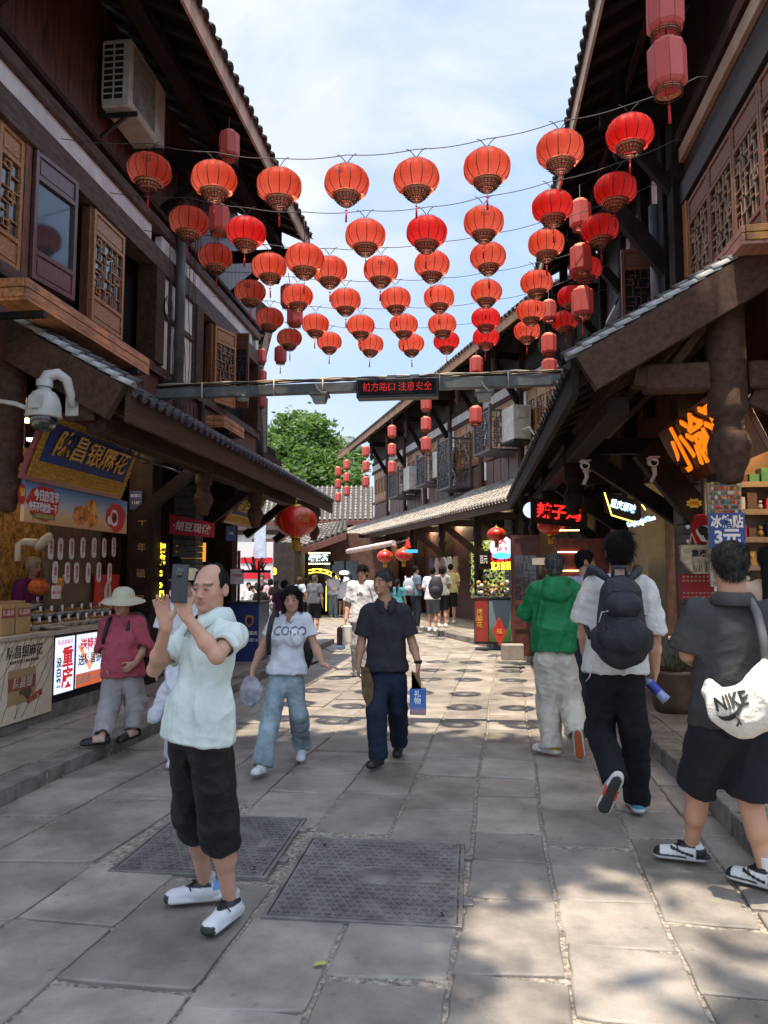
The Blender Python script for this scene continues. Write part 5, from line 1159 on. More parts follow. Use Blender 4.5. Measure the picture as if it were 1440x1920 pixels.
c = at(105, 1111, X=-4.70); t = thing('price_board', 'pink and white price board standing between the bowls', 'price board', tuple(c)); MB().box(c.x, c.x + .01, c.y - .09, c.y + .09, c.z - .07, c.z + .08).build('card', mat('pale pink card', (.72, .58, .55), .6), t); text('lettering', '麻花 10元', .045, FX(c.y, c.z, c.x + .013), REDINK, t, ext=.0005)
c0, c1 = at(178, 1080, X=-4.86), at(221, 1142, X=-4.86); t = thing('promotion_board', 'red and cream promotion board lettered 全国包邮 at the end of the counter', 'poster', tuple(c0)); MB().box(-4.87, -4.85, c0.y, c1.y, c1.z, c0.z + .02).build('board', REDP, t)
blob(t, 'cream_oval', (c0.y + c1.y) / 2, (c0.z + c1.z) / 2, .10, .16, PAPER, x=-4.846, wob=0); text('lettering', list('全国包邮'), .062, FX((c0.y + c1.y) / 2, (c0.z + c1.z) / 2, -4.842), BROWNINK, t, ext=.0005, vertical=True); text('lettering', '满200元包邮', .05, FX((c0.y + c1.y) / 2, c1.z + .04, -4.842), PAPER, t, ext=.0005)
c = at(60, 1018, X=-4.75); t = thing('wall_fan', 'cream wall fan above the vendor in the first left shop', 'fan', tuple(c)); PL = mat('cream plastic', (.62, .50, .34), .4)
m = MB(); m.lathe([(.0, -.02), (.11, -.02), (.12, 0), (.11, .03), (0, .035)], n=24); Mx = frame(c + Vector((.1, .05, .02)), (0, 1, .3), (.7, 0, .8)); m.v = [tuple(Mx @ Vector(v)) for v in m.v]; m.build('head', PL, t)
m = MB(); m.tube([c + Vector((.05, .02, 0)), c + Vector((-.05, -.08, .01)), c + Vector((-.07, -.14, -.02)), c + Vector((-.07, -.14, -.2))], [.045, .04, .03, .035], 10); m.build('arm', PL, t)
WARM = glow('warm shop lamp', (1, .66, .34), 26)
for y_ in (7.6, 8.7, 9.7): MB().box(-4.85, -4.6, y_, y_ + .06, 3.3, 3.34).build('strip_lamp', WARM, label=['nearest', 'middle', 'farthest'][int(y_ - 7)] + ' warm strip lamp in the ceiling of the first left shop', cat='lamp', group='warm strip lamps in the first left shop')
MB().box(-5.8, -5.75, 6.9, 10.2, 1.0, 3.3).build('shop_panel', mat('gold brocade panel', (.35, .2, .06), .5, var=.8, scale=14), LB)
FY = lambda x, z, y: frame((x, y, z), (1, 0, 0), (0, 0, 1))
def vboard(px0, px1, py0, py1, Yp, chars, tmat, bmat, label, size, bold=.0):
    a, b = at(px0, py0, Y=Yp), at(px1, py1, Y=Yp); t = thing('vertical_sign', label, 'sign', ((a.x + b.x) / 2, Yp, b.z)); MB().box(a.x, b.x, Yp, Yp + .04, b.z, a.z).build('board', bmat, t)
    text('lettering', chars, size, FY((a.x + b.x) / 2, (a.z + b.z) / 2, Yp - .006), tmat, t, ext=.002, vertical=True, bold=bold, spacing=1.45 * (a.z - b.z) / (len(chars) * size * 1.45)); return t
GOLDP = mat('dull gold paint', (.42, .28, .08), .5, metal=.3)
vboard(247, 283, 955, 1150, 10.20, list('千年磁器'), GOLDP, BLACKWOOD, 'black vertical board with gold characters 千年磁器', .135)
YG = glow('lit yellow lettering', (1, .72, .04), 1.2)
vboard(288, 312, 1018, 1152, 10.6, list('麻花co漫游'), YG, BLACK, 'black vertical sign with glowing yellow characters 麻花', .15, bold=.05)
a_, b_ = at(385, 905, X=-4.15), at(440, 965, X=-4.15)
shop_board(12.6, 14.2, at(420, 975, X=-4.2).z, .25, .5, -4.2, '胡豆老铺', 'second blue and gold signboard in the shade farther along the left canopy', .26)
a_, b_ = at(318, 968, Y=11.6), at(402, 1008, Y=11.6); t = thing('red_banner', 'red cloth banner lettered 胡豆现做 hung in the second left shop', 'banner', tuple(a_)); RC = mat('bright red banner cloth', (.52, .03, .05), .7)
m = MB(); m.add([(a_.x, 11.6, a_.z + .03), (b_.x, 11.6, a_.z - .12), (b_.x, 11.6, b_.z - .0), (a_.x, 11.6, b_.z + .06)], [(0, 3, 2, 1)]); m.add([(a_.x, 11.61, a_.z + .03), (b_.x, 11.61, a_.z - .12), (b_.x, 11.61, b_.z), (a_.x, 11.61, b_.z + .06)], [(0, 1, 2, 3)]); m.build('cloth', RC, t)
text('lettering', '·胡豆现做', .155, frame(((a_.x + b_.x) / 2, 11.592, (a_.z + b_.z) / 2 - .02), (1, 0, -.14), (.14, 0, 1)), WHITEP, t, ext=.001, bold=.02, maxw=.62)
YB = glow('lit amber board', (.75, .33, .02), .55)
for i, (p0, p1) in enumerate(((993, 1002), (1018, 1053), (1061, 1078))):
    a_, b_ = at(330, p0, Y=12.6), at(384, p1, Y=12.6); t = thing('menu_board', ['upper amber lit board above the purple shirted seller', 'middle amber lit board with fine lettering', 'lower amber lit board behind the heads'][i], 'menu board', tuple(a_), 0, 'amber boards in the second left shop'); MB().box(a_.x, b_.x, 12.6, 12.64, b_.z, a_.z).build('board', YB, t)
    if i == 1: text('lettering', '重庆市非物质文化遗产', .05, FY((a_.x + b_.x) / 2, (a_.z + b_.z) / 2, 12.594), BROWNINK, t, ext=.001); m = MB(); m.tube([((a_.x + b_.x) / 2 + .04 * math.cos(q), 12.594, (a_.z + b_.z) / 2 + .12 + .04 * math.sin(q)) for q in np.linspace(0, 6.28, 17)], .006, 4); m.build('ring_emblem', BROWNINK, t)
c = at(243, 935, Y=10.0); t = thing('door_plate', 'small blue door number plate on the dark pier', 'plate', tuple(c)); BLP = mat('blue enamel', (.03, .06, .22), .4); MB().box(c.x - .09, c.x + .09, 10.2, 10.21, c.z - .13, c.z + .13).build('plate', BLP, t); text('lettering', '磁器口', .05, FY(c.x, c.z + .06, 10.195), WHITEP, t, ext=.0005); text('lettering', '1187', .06, FY(c.x, c.z - .04, 10.195), WHITEP, t, ext=.0005)
c = at(432, 1000, Y=11.9); t = thing('door_plate', 'narrow blue plate on the brick pier', 'plate', tuple(c)); MB().box(c.x - .08, c.x + .08, 11.92, 11.93, c.z - .12, c.z + .12).build('plate', BLP, t); text('lettering', '108', .06, FY(c.x, c.z, 11.915), WHITEP, t, ext=.0005)
KB = mat('deep blue kiosk enamel', (.012, .035, .16), .35, var=.1, coat=.3); a_, b_ = at(441, 1132, Y=13.2), at(484, 1250, Y=13.2); t = thing('police_stand', 'dark blue street stand with a gold badge and small white lettering', 'street stand', ((a_.x + b_.x) / 2, 13.5, .02))
MB().box(a_.x - .12, b_.x, 13.2, 13.9, .02, a_.z).build('cabinet', KB, t, bevel=.01); MB().box(a_.x - .15, b_.x + .02, 13.17, 13.93, a_.z, a_.z + .04).build('counter', METALD, t)
cx = b_.x - .17; m = MB(); 
for q, (r_, mt_) in enumerate(((.085, GOLD), (.06, REDL), (.045, NAVY))):
    mm = MB(); mm.add([(cx + r_ * x, 13.196 - .003 * q, a_.z - .3 + r_ * y) for x, y in ((-.8, .9), (0, 1.25), (.8, .9), (.95, 0), (.7, -.7), (0, -1.2), (-.7, -.7), (-.95, 0))], [tuple(range(8))[::-1]]); mm.build('badge', mt_, t)
text('lettering', '平安重庆', .075, FY(cx, a_.z - .52, 13.19), WHITEP, t, ext=.001, bold=.02); text('lettering', '治安巡防服务台', .06, FY(cx, a_.z - .64, 13.19), WHITEP, t, ext=.001, bold=.02, maxw=.32)
for x, h in ((a_.x, .95), (b_.x - .06, .75)): MB().box(x, x + .04, 13.3, 13.34, a_.z, a_.z + h).build('stand_post', METALD, t)
MB().box(a_.x - .12, a_.x + .12, 13.27, 13.3, a_.z + .35, a_.z + .62).build('notice', mat('blue white notice', (.45, .48, .6), .5), t); text('lettering', '文明旅游', .05, FY(a_.x, a_.z + .5, 13.265), REDINK, t, ext=.0005, bold=.02)
MB().box(a_.x + .1, b_.x + .1, 13.25, 13.6, a_.z + .55, a_.z + .60).build('black_tray', BLACK, t)
m = MB(); rr = random.Random(6)
for k in range(16): x = rr.uniform(a_.x + .12, b_.x + .06); y_ = rr.uniform(13.3, 13.5); m.bar((x, y_, a_.z + .6), (x + rr.uniform(-.12, .12), y_ + rr.uniform(-.05, .05), a_.z + .6 + rr.uniform(.12, .26)), .05, .012)
m.build('red_packets', mat('brick red packets', (.36, .06, .03), .5, var=.4), t, kind='stuff')
OG = glow('lit amber lettering', (1, .22, .006), .5)
o = at(1330, 896, X=2.56); yy1 = at(1258, 830, X=2.45).y; OBz = 2.72; y_a, y_b = 6.85, 9.45
t = thing('shop_sign', 'brown board with rounded glowing orange characters behind the hanging post', 'sign', (2.5, 8.1, OBz))
r = Vector((0, -1, 0)); u = Vector((-.30, 0, .66)).normalized(); n_ = r.cross(u); c = Vector((2.44, (y_a + y_b) / 2, OBz + .33))
m = MB(); m.obox(c, r * (y_b - y_a) / 2, u * .36, n_ * .03); m.build('board', mat('brown orange board', (.17, .05, .02), .45, var=.3), t, bevel=.006)
text('lettering', '小渝河', .58, frame(c + n_ * .062, r, u), OG, t, ext=.010, bold=.012, maxw=1.95)
text('lettering_outline', '小渝河', .58, frame(c + n_ * .038, r, u), INK, t, ext=.004, bold=.035, maxw=1.99)
SH = mat('shelf wood', (.22, .12, .06), .5, var=.2); Ys = 8.55
t = thing('display_shelf', 'lit shelf rack full of small souvenirs inside the right shop', 'shelf', (3.6, Ys, .15)); zs = [.4, .75, 1.1, 1.42, 1.72, 2.02, 2.32, 2.62]
MB().box(2.85, 4.6, Ys + .3, Ys + .33, .15, 3.1).build('back_panel', mat('warm back panel', (.30, .17, .08), .5, var=.3), t)
for z in zs: MB().box(2.85, 4.6, Ys, Ys + .3, z, z + .03).build('shelf_board', SH, t); MB().box(2.86, 4.6, Ys - .004, Ys, z - .03, z + .03).build('price_strip', mat('kraft strip', (.35, .24, .13), .5), t)
for i, x in enumerate((2.84, 3.35, 3.9, 4.6)): MB().box(x - .015, x + .015, Ys - .001, Ys + .3, .15, 3.1).build('divider', SH, t)
GC = [mat('souvenir ' + n, c, .4, var=.2) for n, c in (('red', (.5, .03, .03)), ('gold', (.55, .35, .06)), ('white', (.6, .58, .52)), ('green', (.08, .25, .09)), ('blue', (.04, .09, .3)), ('orange', (.7, .2, .03)), ('brown', (.15, .07, .03)))]
m = MB(); rr = random.Random(12)
for z in zs:
    x = 2.9
    while x < 4.5:
        w2 = rr.uniform(.04, .11); h2 = rr.uniform(.06, .22); 
        if rr.random() < .5: m.box(x, x + w2, Ys + .02, Ys + .2, z + .03, z + .03 + h2, mi=rr.randrange(7))
        else: m.sphere((x + w2 / 2, Ys + .08, z + .03 + w2 * .6), w2 * .6, 8, 6, mi=rr.randrange(7)); m.sphere((x + w2 / 2, Ys + .07, z + .03 + w2 * 1.5), w2 * .4, 8, 6, mi=rr.randrange(7))
        x += w2 + rr.uniform(.01, .03)
m.build('souvenirs', GC, t, kind='stuff')
a_, b_ = at(1326, 905, Y=7.9), at(1397, 1100, Y=7.9); t = thing('magnet_panel', 'perforated panel covered with small fridge magnets behind the blue price sign', 'display panel', ((a_.x + b_.x) / 2, 7.92, b_.z))
MB().box(a_.x, b_.x, 7.9, 7.93, b_.z, a_.z).build('panel', mat('pale pegboard', (.45, .42, .36), .6, var=.3, scale=30), t)
m = MB()
for i in range(9):
    for j in range(22):
        x = a_.x + .03 + i * (b_.x - a_.x - .04) / 9; z = b_.z + .02 + j * (a_.z - b_.z) / 22; s_ = rr.uniform(.010, .018); m.box(x, x + s_ * 1.8, 7.885, 7.899, z, z + s_ * 2, mi=rr.randrange(7))
m.build('magnets', GC, t, kind='stuff')
a_, b_ = at(1328, 962, Y=7.75), at(1399, 1028, Y=7.75); t = thing('price_sign', 'blue price sign with white lettering 冰箱贴 3元', 'price sign', ((a_.x + b_.x) / 2, 7.75, b_.z)); w2, h2 = b_.x - a_.x, a_.z - b_.z
SB = mat('royal blue card', (.035, .09, .36), .45); WP2 = mat('bright white print', (.9, .9, .88), .6, var=.02)
MB().box(a_.x, b_.x, 7.75, 7.757, b_.z, a_.z).build('card', SB, t); text('lettering', '冰箱贴', .13, FY((a_.x + b_.x) / 2, a_.z - h2 * .27, 7.746), WP2, t, ext=.001, bold=.035, maxw=w2 * .9); text('lettering', '3元', .17, FY((a_.x + b_.x) / 2, b_.z + h2 * .30, 7.746), WP2, t, ext=.001, bold=.04, maxw=w2 * .72)
m = MB(); q = at(1323, 1000, Y=8.5); m.tube([(q.x, 8.5, .15), (q.x, 8.5, 2.7)], .025, 6); m.build('door_post', METALG, RB)
def hang_box(nm, lb, cat, px0, px1, py0, py1, Yp, mt, round_=False):
    a, b = at(px0, py0, Y=Yp), at(px1, py1, Y=Yp); t = thing(nm, lb, cat, ((a.x + b.x) / 2, Yp, b.z)); return t, a, b
t, a_, b_ = hang_box('red_backpack', 'small red backpack with a panda-coloured patch hanging by the shop', 'bag', 1291, 1335, 965, 1020, 8.2, None)
RF = mat('red felt', (.45, .012, .012), .85, var=.15, bump=.3, bscale=80); cx, cz = (a_.x + b_.x) / 2, (a_.z + b_.z) / 2; w2, h2 = b_.x - a_.x, a_.z - b_.z
m = MB(); v = []; 
for yq, k in ((0, .92), (-.05, 1), (-.09, .9)): v += [(cx + w2 * .5 * k * x, 8.2 + yq, cz + h2 * .5 * k * z) for x, z in ((-.55, 1), (.35, 1), (.7, .5), (1, 0), (1, -.6), (.7, -1), (-.8, -1), (-1, -.5), (-.9, .3))]
m.add(v, [tuple(range(9)), tuple(range(18, 27))[::-1]] + [(i + 9 * j, (i + 1) % 9 + 9 * j, (i + 1) % 9 + 9 * (j + 1), i + 9 * (j + 1))[::-1] for j in range(2) for i in range(9)], smooth=False); m.build('body', RF, t)
for k, (dx, dz, r_, mt_) in enumerate(((.02, -.05, .085, WHITEP), (0, -.02, .05, INK), (.05, -.08, .045, INK), (-.15, .02, .022, WHITEP), (-.15, -.13, .022, WHITEP), (.17, .03, .02, WHITEP))):
    mm = MB(); mm.add([(cx + dx + r_ * math.cos(q) * (1 + .2 * math.sin(q * 3)), 8.108 - .002 * k, cz + dz + r_ * math.sin(q)) for q in np.linspace(0, 2 * math.pi, 14, endpoint=False)], [tuple(range(14))[::-1]]); mm.build('patch', mt_, t)
t, a_, b_ = hang_box('tote_bag', 'cream canvas tote bag lettered 重庆 hanging under the red backpack', 'bag', 1274, 1334, 1022, 1076, 8.1, None); TC = mat('printed canvas', (.55, .46, .30), .8, var=.2, scale=20, bump=.2)
m = MB(); m.add([(a_.x, 8.1, a_.z), (b_.x - .02, 8.1, a_.z), (b_.x - .03, 8.1, b_.z), (a_.x + .12, 8.1, b_.z), (a_.x, 8.1, b_.z + .14), (a_.x, 8.04, a_.z), (b_.x - .02, 8.04, a_.z), (b_.x - .03, 8.03, b_.z), (a_.x + .12, 8.03, b_.z), (a_.x, 8.04, b_.z + .14)], [(0, 1, 2, 3, 4), (9, 8, 7, 6, 5), (0, 4, 9, 5), (4, 3, 8, 9), (3, 2, 7, 8), (1, 6, 7, 2), (0, 5, 6, 1)]); m.build('body', TC, t)
text('lettering', '重庆', .075, FY((a_.x + b_.x) / 2 + .02, a_.z - .09, 8.03), INK, t, ext=.0005, bold=.03)
m = MB(); rr = random.Random(8)
for k in range(26): x = rr.uniform(a_.x + .1, b_.x - .06); z = b_.z + .02; m.bar((x, 8.028, z), (x + rr.uniform(-.02, .02), 8.03, z + rr.uniform(.03, .14)), .004, .002)
m.build('line_drawing', BROWNINK, t, kind='stuff')
m = MB()
for dx in (.08, .26): m.tube([(a_.x + dx, 8.05, a_.z - .02), (a_.x + dx + .03, 8.05, a_.z + .12), (a_.x + dx + .08, 8.05, a_.z - .02)], .012, 6)
m.build('handles', TC, t)
t, a_, b_ = hang_box('patterned_cloth', 'dark red cloth with white motifs draped below the tote bag', 'cloth', 1274, 1340, 1076, 1124, 8.2, None); MB().box(a_.x, b_.x, 8.2, 8.25, b_.z, a_.z).build('cloth', mat('dark red cloth', (.28, .015, .02), .7), t)
m = MB()
for i in range(9):
    for j in range(6):
        if j in (2, 3): continue
        m.tube([(a_.x + .04 + i * .04 + .011 * math.cos(q), 8.197, a_.z - .03 - j * .042 + .008 * math.sin(q)) for q in np.linspace(0, 6.28, 7)], .0025, 3)
m.build('motifs', PAPER, t, kind='stuff')
t, a_, b_ = hang_box('yellow_price_burst', 'yellow starburst price card above the red backpack', 'price card', 1289, 1312, 936, 952, 8.2, None); m = MB(); cx, cz = (a_.x + b_.x) / 2, (a_.z + b_.z) / 2
m.add([(cx + (.09 if k % 2 else .065) * math.cos(k * math.pi / 8), 8.18, cz + (.055 if k % 2 else .04) * math.sin(k * math.pi / 8)) for k in range(16)], [tuple(range(16))[::-1]]); m.build('card', mat('yellow card', (.8, .6, .03), .6), t); text('lettering', '19元', .05, FY(cx, cz, 8.175), REDINK, t, ext=.0005, bold=.03)
c = at(1258, 1318, Z=.15); c = Vector((2.18, 8.75, .15)); t = thing('plant_pot', 'brown round planter pot with a small sprawling plant beside the pier', 'plant pot', tuple(c)); PM = mat('brown glazed clay', (.10, .065, .04), .45, var=.3, scale=5, coat=.2)
m = MB(); m.lathe([(0, .0), (.19, 0), (.225, .1), (.265, .3), (.28, .40), (.30, .42), (.30, .46), (.27, .46), (.26, .42), (0, .41)], c, 28); m.build('pot', PM, t)
m = MB(); rr = random.Random(31); LF = mat('dull green leaf', (.07, .11, .035), .5, var=.4, scale=30)
for k in range(16):
    a = rr.uniform(0, 6.28); ln = rr.uniform(.12, .34); p1 = c + Vector((.1 * math.cos(a), .1 * math.sin(a), .42)); p2 = p1 + Vector((ln * .6 * math.cos(a), ln * .6 * math.sin(a), ln * .9)); m.tube([p1, p2], .006, 4)
    for j in range(5): q = p1.lerp(p2, .3 + .17 * j); b_ = a + rr.uniform(-2, 2); d = Vector((math.cos(b_), math.sin(b_), rr.uniform(-.2, .5))) * .06; s_ = Vector((-d.y, d.x, 0)) * .4; m.add([q, q + d * .5 + s_, q + d, q + d * .5 - s_], [(0, 1, 2, 3)])
m.build('plant', LF, t)
beamx(RB, 'cream_wall', 2.56, 2.82, 11.5, 12.8, .15, 3.0, mat('cream plaster', (.50, .43, .28), .7, var=.1))
RN_ = glow('red neon', (1, .02, .015), .8); BN = glow('pale blue neon', (.45, .75, 1), 1.2)
def neon(px, py, Yp, txt, size, mt, label, maxpx=None, back=None, skew=(1, 0, 0)):
    c = at(px, py, Y=Yp); t = thing('neon_sign', label, 'neon sign', tuple(c)); mw = maxpx * Yp / 1420 if maxpx else None
    if back: m = MB(); m.obox(c + Vector((0, .04, 0)), Vector(skew).normalized() * back[0] / 2, (0, 0, back[1] / 2), (0, .02, 0)); m.build('backboard', BLACKWOOD, t)
    text('lettering', txt, size, frame(c, skew, (0, 0, 1)), mt, t, ext=.006, bold=.02, maxw=mw); return t, c
neon(1048, 962, 12.4, '辣子鸡', .26, RN_, 'glowing red characters over the door behind the hanging lantern', 80, (.9, .4), (1, .0, -.12))
t, c = neon(1168, 950, 10.9, '重庆原味', .13, BN, 'tilted black sign with pale blue glowing characters and a thin yellow outline', 46, (.52, .3), (1, 0, -.3))
m = MB(); 
for a, b in (((-.25, .20), (-.16, -.12)), ((-.16, -.12), (.27, -.26)), ((.12, .26), (.30, -.05))): m.tube([c + Vector((a[0], -.02, a[1])), c + Vector((b[0], -.02, b[1]))], .008, 4)
m.build('yellow_outline', glow('yellow neon', (1, .75, .1), 2.2), t)
neon(1202, 977, 10.6, 'Chongqing original Chinese', .1, BN, 'pale blue glowing line of English lettering below the tilted sign', 52, None, (1, 0, .28))
def round_sign(px, py, Yp, r_, lb, txt=None):
    c = at(px, py, Y=Yp); t = thing('round_sign', lb, 'sign', tuple(c)); m = MB(); m.lathe([(0, 0), (r_, 0), (r_, .06), (0, .06)], n=28); m.v = [(c.x + x, c.y + z, c.z + y) for x, y, z in m.v]; m.build('drum', glow('lit round face', (.6, .7, .85), .55), t)
    if txt: text('lettering', txt, r_ * 1.1, FY(c.x, c.z + .02, c.y - .01), RN_, t, ext=.002, bold=.02); mm = MB(); mm.lathe([(0, 0), (r_ * .8, 0)], n=20); mm.v = [(c.x + x, c.y - .012, c.z - r_ * .75 + y * .35) for x, y, z in mm.v]; mm.build('wave', glow('blue lit', (.05, .3, 1), 1.3), t)
round_sign(996, 956, 13.6, .14, 'small round lit lamp sign left of the red neon characters')
round_sign(940, 1026, 17.3, .26, 'round lit sign with a red mark and a blue wave over the snack counter', '徐')
t, c = neon(939, 1049, 17.3, '徐昌记', .26, RN_, 'red lit characters 徐昌记 over the snack counter', 36, (.62, .3)); neon(939, 1062, 17.28, '官方连锁', .2, YG, 'yellow lit characters 官方连锁 under the red ones', 36)
neon(907, 1050, 17.2, '百元', .2, WHITEP, 'small red hanging sign lettered 百元 beside the snack counter', 14, (.22, .42))
a_, b_ = at(889, 1180, Y=16.9), at(958, 1122, Y=16.9); t = thing('snack_counter', 'low snack counter with a lit landscape picture and a red menu poster', 'counter', ((a_.x + b_.x) / 2, 17.2, .15)); MB().box(a_.x, b_.x, 16.9, 17.5, .15, b_.z).build('body', METALD, t); MB().box(a_.x - .03, b_.x + .03, 16.87, 17.53, b_.z, b_.z + .04).build('top', METALG, t)
xm = at(915, 1150, Y=16.9).x; MB().box(a_.x + .02, xm, 16.885, 16.899, .2, b_.z - .02).build('menu_poster', mat('dull red poster', (.28, .03, .02), .6), t); text('lettering', list('烤脑花'), .14, FY(a_.x + .12, .7, 16.88), GLD, t, ext=.001, vertical=True)
MB().box(xm + .02, b_.x - .01, 16.885, 16.899, .2, b_.z - .04).build('landscape_picture', grad_mat('landscape print', [(0, (.03, .06, .02)), (.4, (.07, .14, .04)), (.6, (.14, .2, .22)), (1, (.16, .24, .3))], noise=.35), t)
m = MB(); rr = random.Random(4)
for k in range(40): m.sphere((rr.uniform(a_.x + .1, b_.x - .05), rr.uniform(17.0, 17.4), b_.z + .05 + rr.uniform(0, .3)), rr.uniform(.03, .06), 8, 6, mi=rr.choice((6, 2, 6, 1)))
m.build('goods', GC, t, kind='stuff')
a_, b_ = at(960, 1196, Y=14.2), at(1012, 1005, Y=14.2); t = thing('door_leaf', 'tall open red brown door leaf with a glazed lattice top', 'door', ((a_.x + b_.x) / 2, 14.2, .15)); w2, h2 = b_.x - a_.x, b_.z - .15; RBD = mat('red brown lacquered door', (.11, .032, .022), .4, var=.3, coat=.2)
m = MB(); f = .07
for (x0, x1, z0, z1) in ((0, f, 0, h2), (w2 - f, w2, 0, h2), (f, w2 - f, 0, .08), (f, w2 - f, h2 * .22, h2 * .26), (f, w2 - f, h2 * .42, h2 * .46), (f, w2 - f, h2 * .83, h2 * .87), (f, w2 - f, h2 - .07, h2)): m.box(a_.x + x0, a_.x + x1, 14.2, 14.26, .17 + z0, .17 + z1)
m.build('frame', RBD, t)
for (z0, z1) in ((.08, h2 * .22), (h2 * .26, h2 * .42), (h2 * .87, h2 - .07)): MB().box(a_.x + f, b_.x - f, 14.22, 14.245, .17 + z0, .17 + z1).build('panel', RBD, t)
MB().box(a_.x + f, b_.x - f, 14.23, 14.24, .17 + h2 * .46, .17 + h2 * .83).build('glass', GLASS, t); lb = lattice_bars(w2 - 2 * f, h2 * .37, t=.012); inst('lattice', lb.mesh('lattice', RBD), t, FY(a_.x + f, .17 + h2 * .46, 14.215))
a_, b_ = at(940, 1206, Y=13.7), at(982, 1180, Y=13.7); MB().box(a_.x, b_.x, 13.7, 14.0, .15, .42).build('storage_box', mat('pale plastic box', (.3, .27, .23), .5), label='pale storage box on the pavement at the foot of the door leaf', cat='box', bevel=.01)
c = at(936, 1190, Y=13.8); t = thing('red_gift_box', 'red diamond-shaped gift box leaning by the pale storage box', 'box', tuple(c)); m = MB(); m.obox((c.x, 13.75, c.z + .06), (.06, 0, .13), (.06, 0, -.13), (0, .03, 0)); m.build('body', REDP, t); text('lettering', '福', .1, FY(c.x, c.z + .06, 13.71), GLD, t, ext=.001)
c0 = T2(UW + .05, 5.2, 0); t = thing('ornament_window', 'bright green and gold shop window crowded with small ornaments', 'shop window', tuple(T2(UW, 5.5, .8)))
fbox('backlight', UW + .14, UW + .18, 4.6, 7.6, .9, 2.75, glow('green gold window light', (.35, .42, .10), .55), parent=t)
m = MB(); rr = random.Random(44); LG = [mat('souvenir gold', (.55, .35, .06)), INK, mat('souvenir green', (.08, .25, .09)), WHITEP, mat('souvenir brown', (.15, .07, .03))]
for k in range(420): p = T2(UW + .10, rr.uniform(4.65, 7.55), rr.uniform(.95, 2.7)); m.sphere(p, rr.uniform(.02, .06), 6, 5, mi=rr.randrange(5))
m.build('ornaments', LG, t, kind='stuff')
GARM = [('beige dress', (.42, .30, .17)), ('white T-shirt with a print', (.66, .65, .63)), ('grey dress', (.25, .24, .25)), ('pale pink top', (.6, .38, .36)), ('denim jacket', (.09, .13, .22))]
for i, (nm, col) in enumerate(GARM):
    s_ = 8.3 + i * .65; gm = mat('cloth ' + nm, col, .8, var=.1); p = T2(UW - .15, s_, 0); long_ = 1.3 if 'dress' in nm else .75
    t = thing('hanging_garment', f'{nm} hung in the clothes shop doorway of the bent house', 'garment', tuple(T2(UW - .15, s_, 2.3 - long_))); rt = -(T2(0, 1, 0) - T2(0, 0, 0)); out2 = -(T2(1, 0, 0) - T2(0, 0, 0))
    m = MB(); pr = [(-.10, 0), (.10, 0), (.2, -.06), (.34, -.3), (.25, -.36), (.19, -.22), (.19 + (.08 if long_ > 1 else 0), -long_), (-.19 - (.08 if long_ > 1 else 0), -long_), (-.19, -.22), (-.25, -.36), (-.34, -.3), (-.2, -.06)]
    b0 = Vector((p.x, p.y, 2.3)); v = [b0 + rt * x + Vector((0, 0, z)) + out2 * .03 for x, z in pr] + [b0 + rt * x * .97 + Vector((0, 0, z)) - out2 * .03 for x, z in pr]; k = len(pr)
    m.add(v, [tuple(range(k))[::-1], tuple(range(k, 2 * k))] + [(j, (j + 1) % k, k + (j + 1) % k, k + j) for j in range(k)]); m.build('cloth', gm, t); m = MB(); m.tube([b0, b0 + Vector((0, 0, .12))], .006, 4); m.build('hanger', METALD, t)
p0, p1 = at(652, 1034, Y=26.5), at(738, 1018, Y=24.0); t = thing('folding_awning', 'folded pale red awning with a long arm below the bent canopy', 'awning', tuple(p0)); m = MB(); m.tube([p0, p1], .09, 8); m.build('roll', mat('pink white awning', (.6, .45, .43), .6), t); m = MB(); m.bar(p0 + Vector((.1, 0, -.05)), p1 + Vector((.5, 0, .1)), .06, .05); m.build('arm', METALG, t)
for px, py, Yp in ((722, 1043, 23.0), (757, 1040, 21.5)):
    c = at(px, py, Y=Yp); fest(c, .5, 'small red festival lantern under the bent canopy, ' + ('farther' if px < 730 else 'nearer') + ' of two')
c = at(772, 1033, Y=20.5); t = thing('blue_sign', 'small sky blue lit sign with a red corner under the bent canopy', 'sign', tuple(c)); m = MB(); m.box(c.x - .16, c.x + .16, 20.5, 20.54, c.z - .05, c.z + .04); m.build('face', glow('sky blue lit', (.06, .4, .7), .5), t); m = MB(); m.add([(c.x - .2, 20.49, c.z + .1), (c.x - .02, 20.49, c.z + .1), (c.x - .12, 20.49, c.z + .32)], [(0, 1, 2)]); m.add([(c.x - .2, 20.5, c.z + .1), (c.x - .02, 20.5, c.z + .1), (c.x - .12, 20.5, c.z + .32)], [(2, 1, 0)]); m.build('red_corner', RN_, t)
fbox('clothes_shop_wall', UW + .31, UW + .4, 7.8, 20, .15, 3.4, mat('dim maroon shop', (.09, .04, .035), .6, var=.3))
WL2 = glow('added warm lamp row', (1, .75, .45), 26)
for s_ in (1.5, 5.0, 9.0, 12, 15): fbox('added_shop_lamp', UW + .0, UW + .5, s_, s_ + .5, 3.42, 3.45, WL2)  # ceiling lamps added to brighten the dark shop interiors
for y_ in (7.3, 8.2): MB().box(2.95, 4.6, y_, y_ + .06, 3.40, 3.44).build('strip_lamp', WARM, label=('nearer' if y_ < 8 else 'farther') + ' warm strip lamp added to brighten the souvenir shop', cat='lamp', group='warm strip lamps added to brighten the souvenir shop')  # lamps added to lift the shade inside this shop
t = thing('shelf_rack', 'dim red rack with thin lit shelf edges beyond the green jacket', 'shelf', (2.3, 12.4, .15)); a_, b_ = at(1046, 1190, Y=12.9), at(1086, 1010, Y=12.9); MB().box(a_.x, b_.x + .6, 12.9, 13.0, .15, b_.z).build('back', mat('dark red rack', (.16, .03, .025), .5, var=.4, scale=9), t)
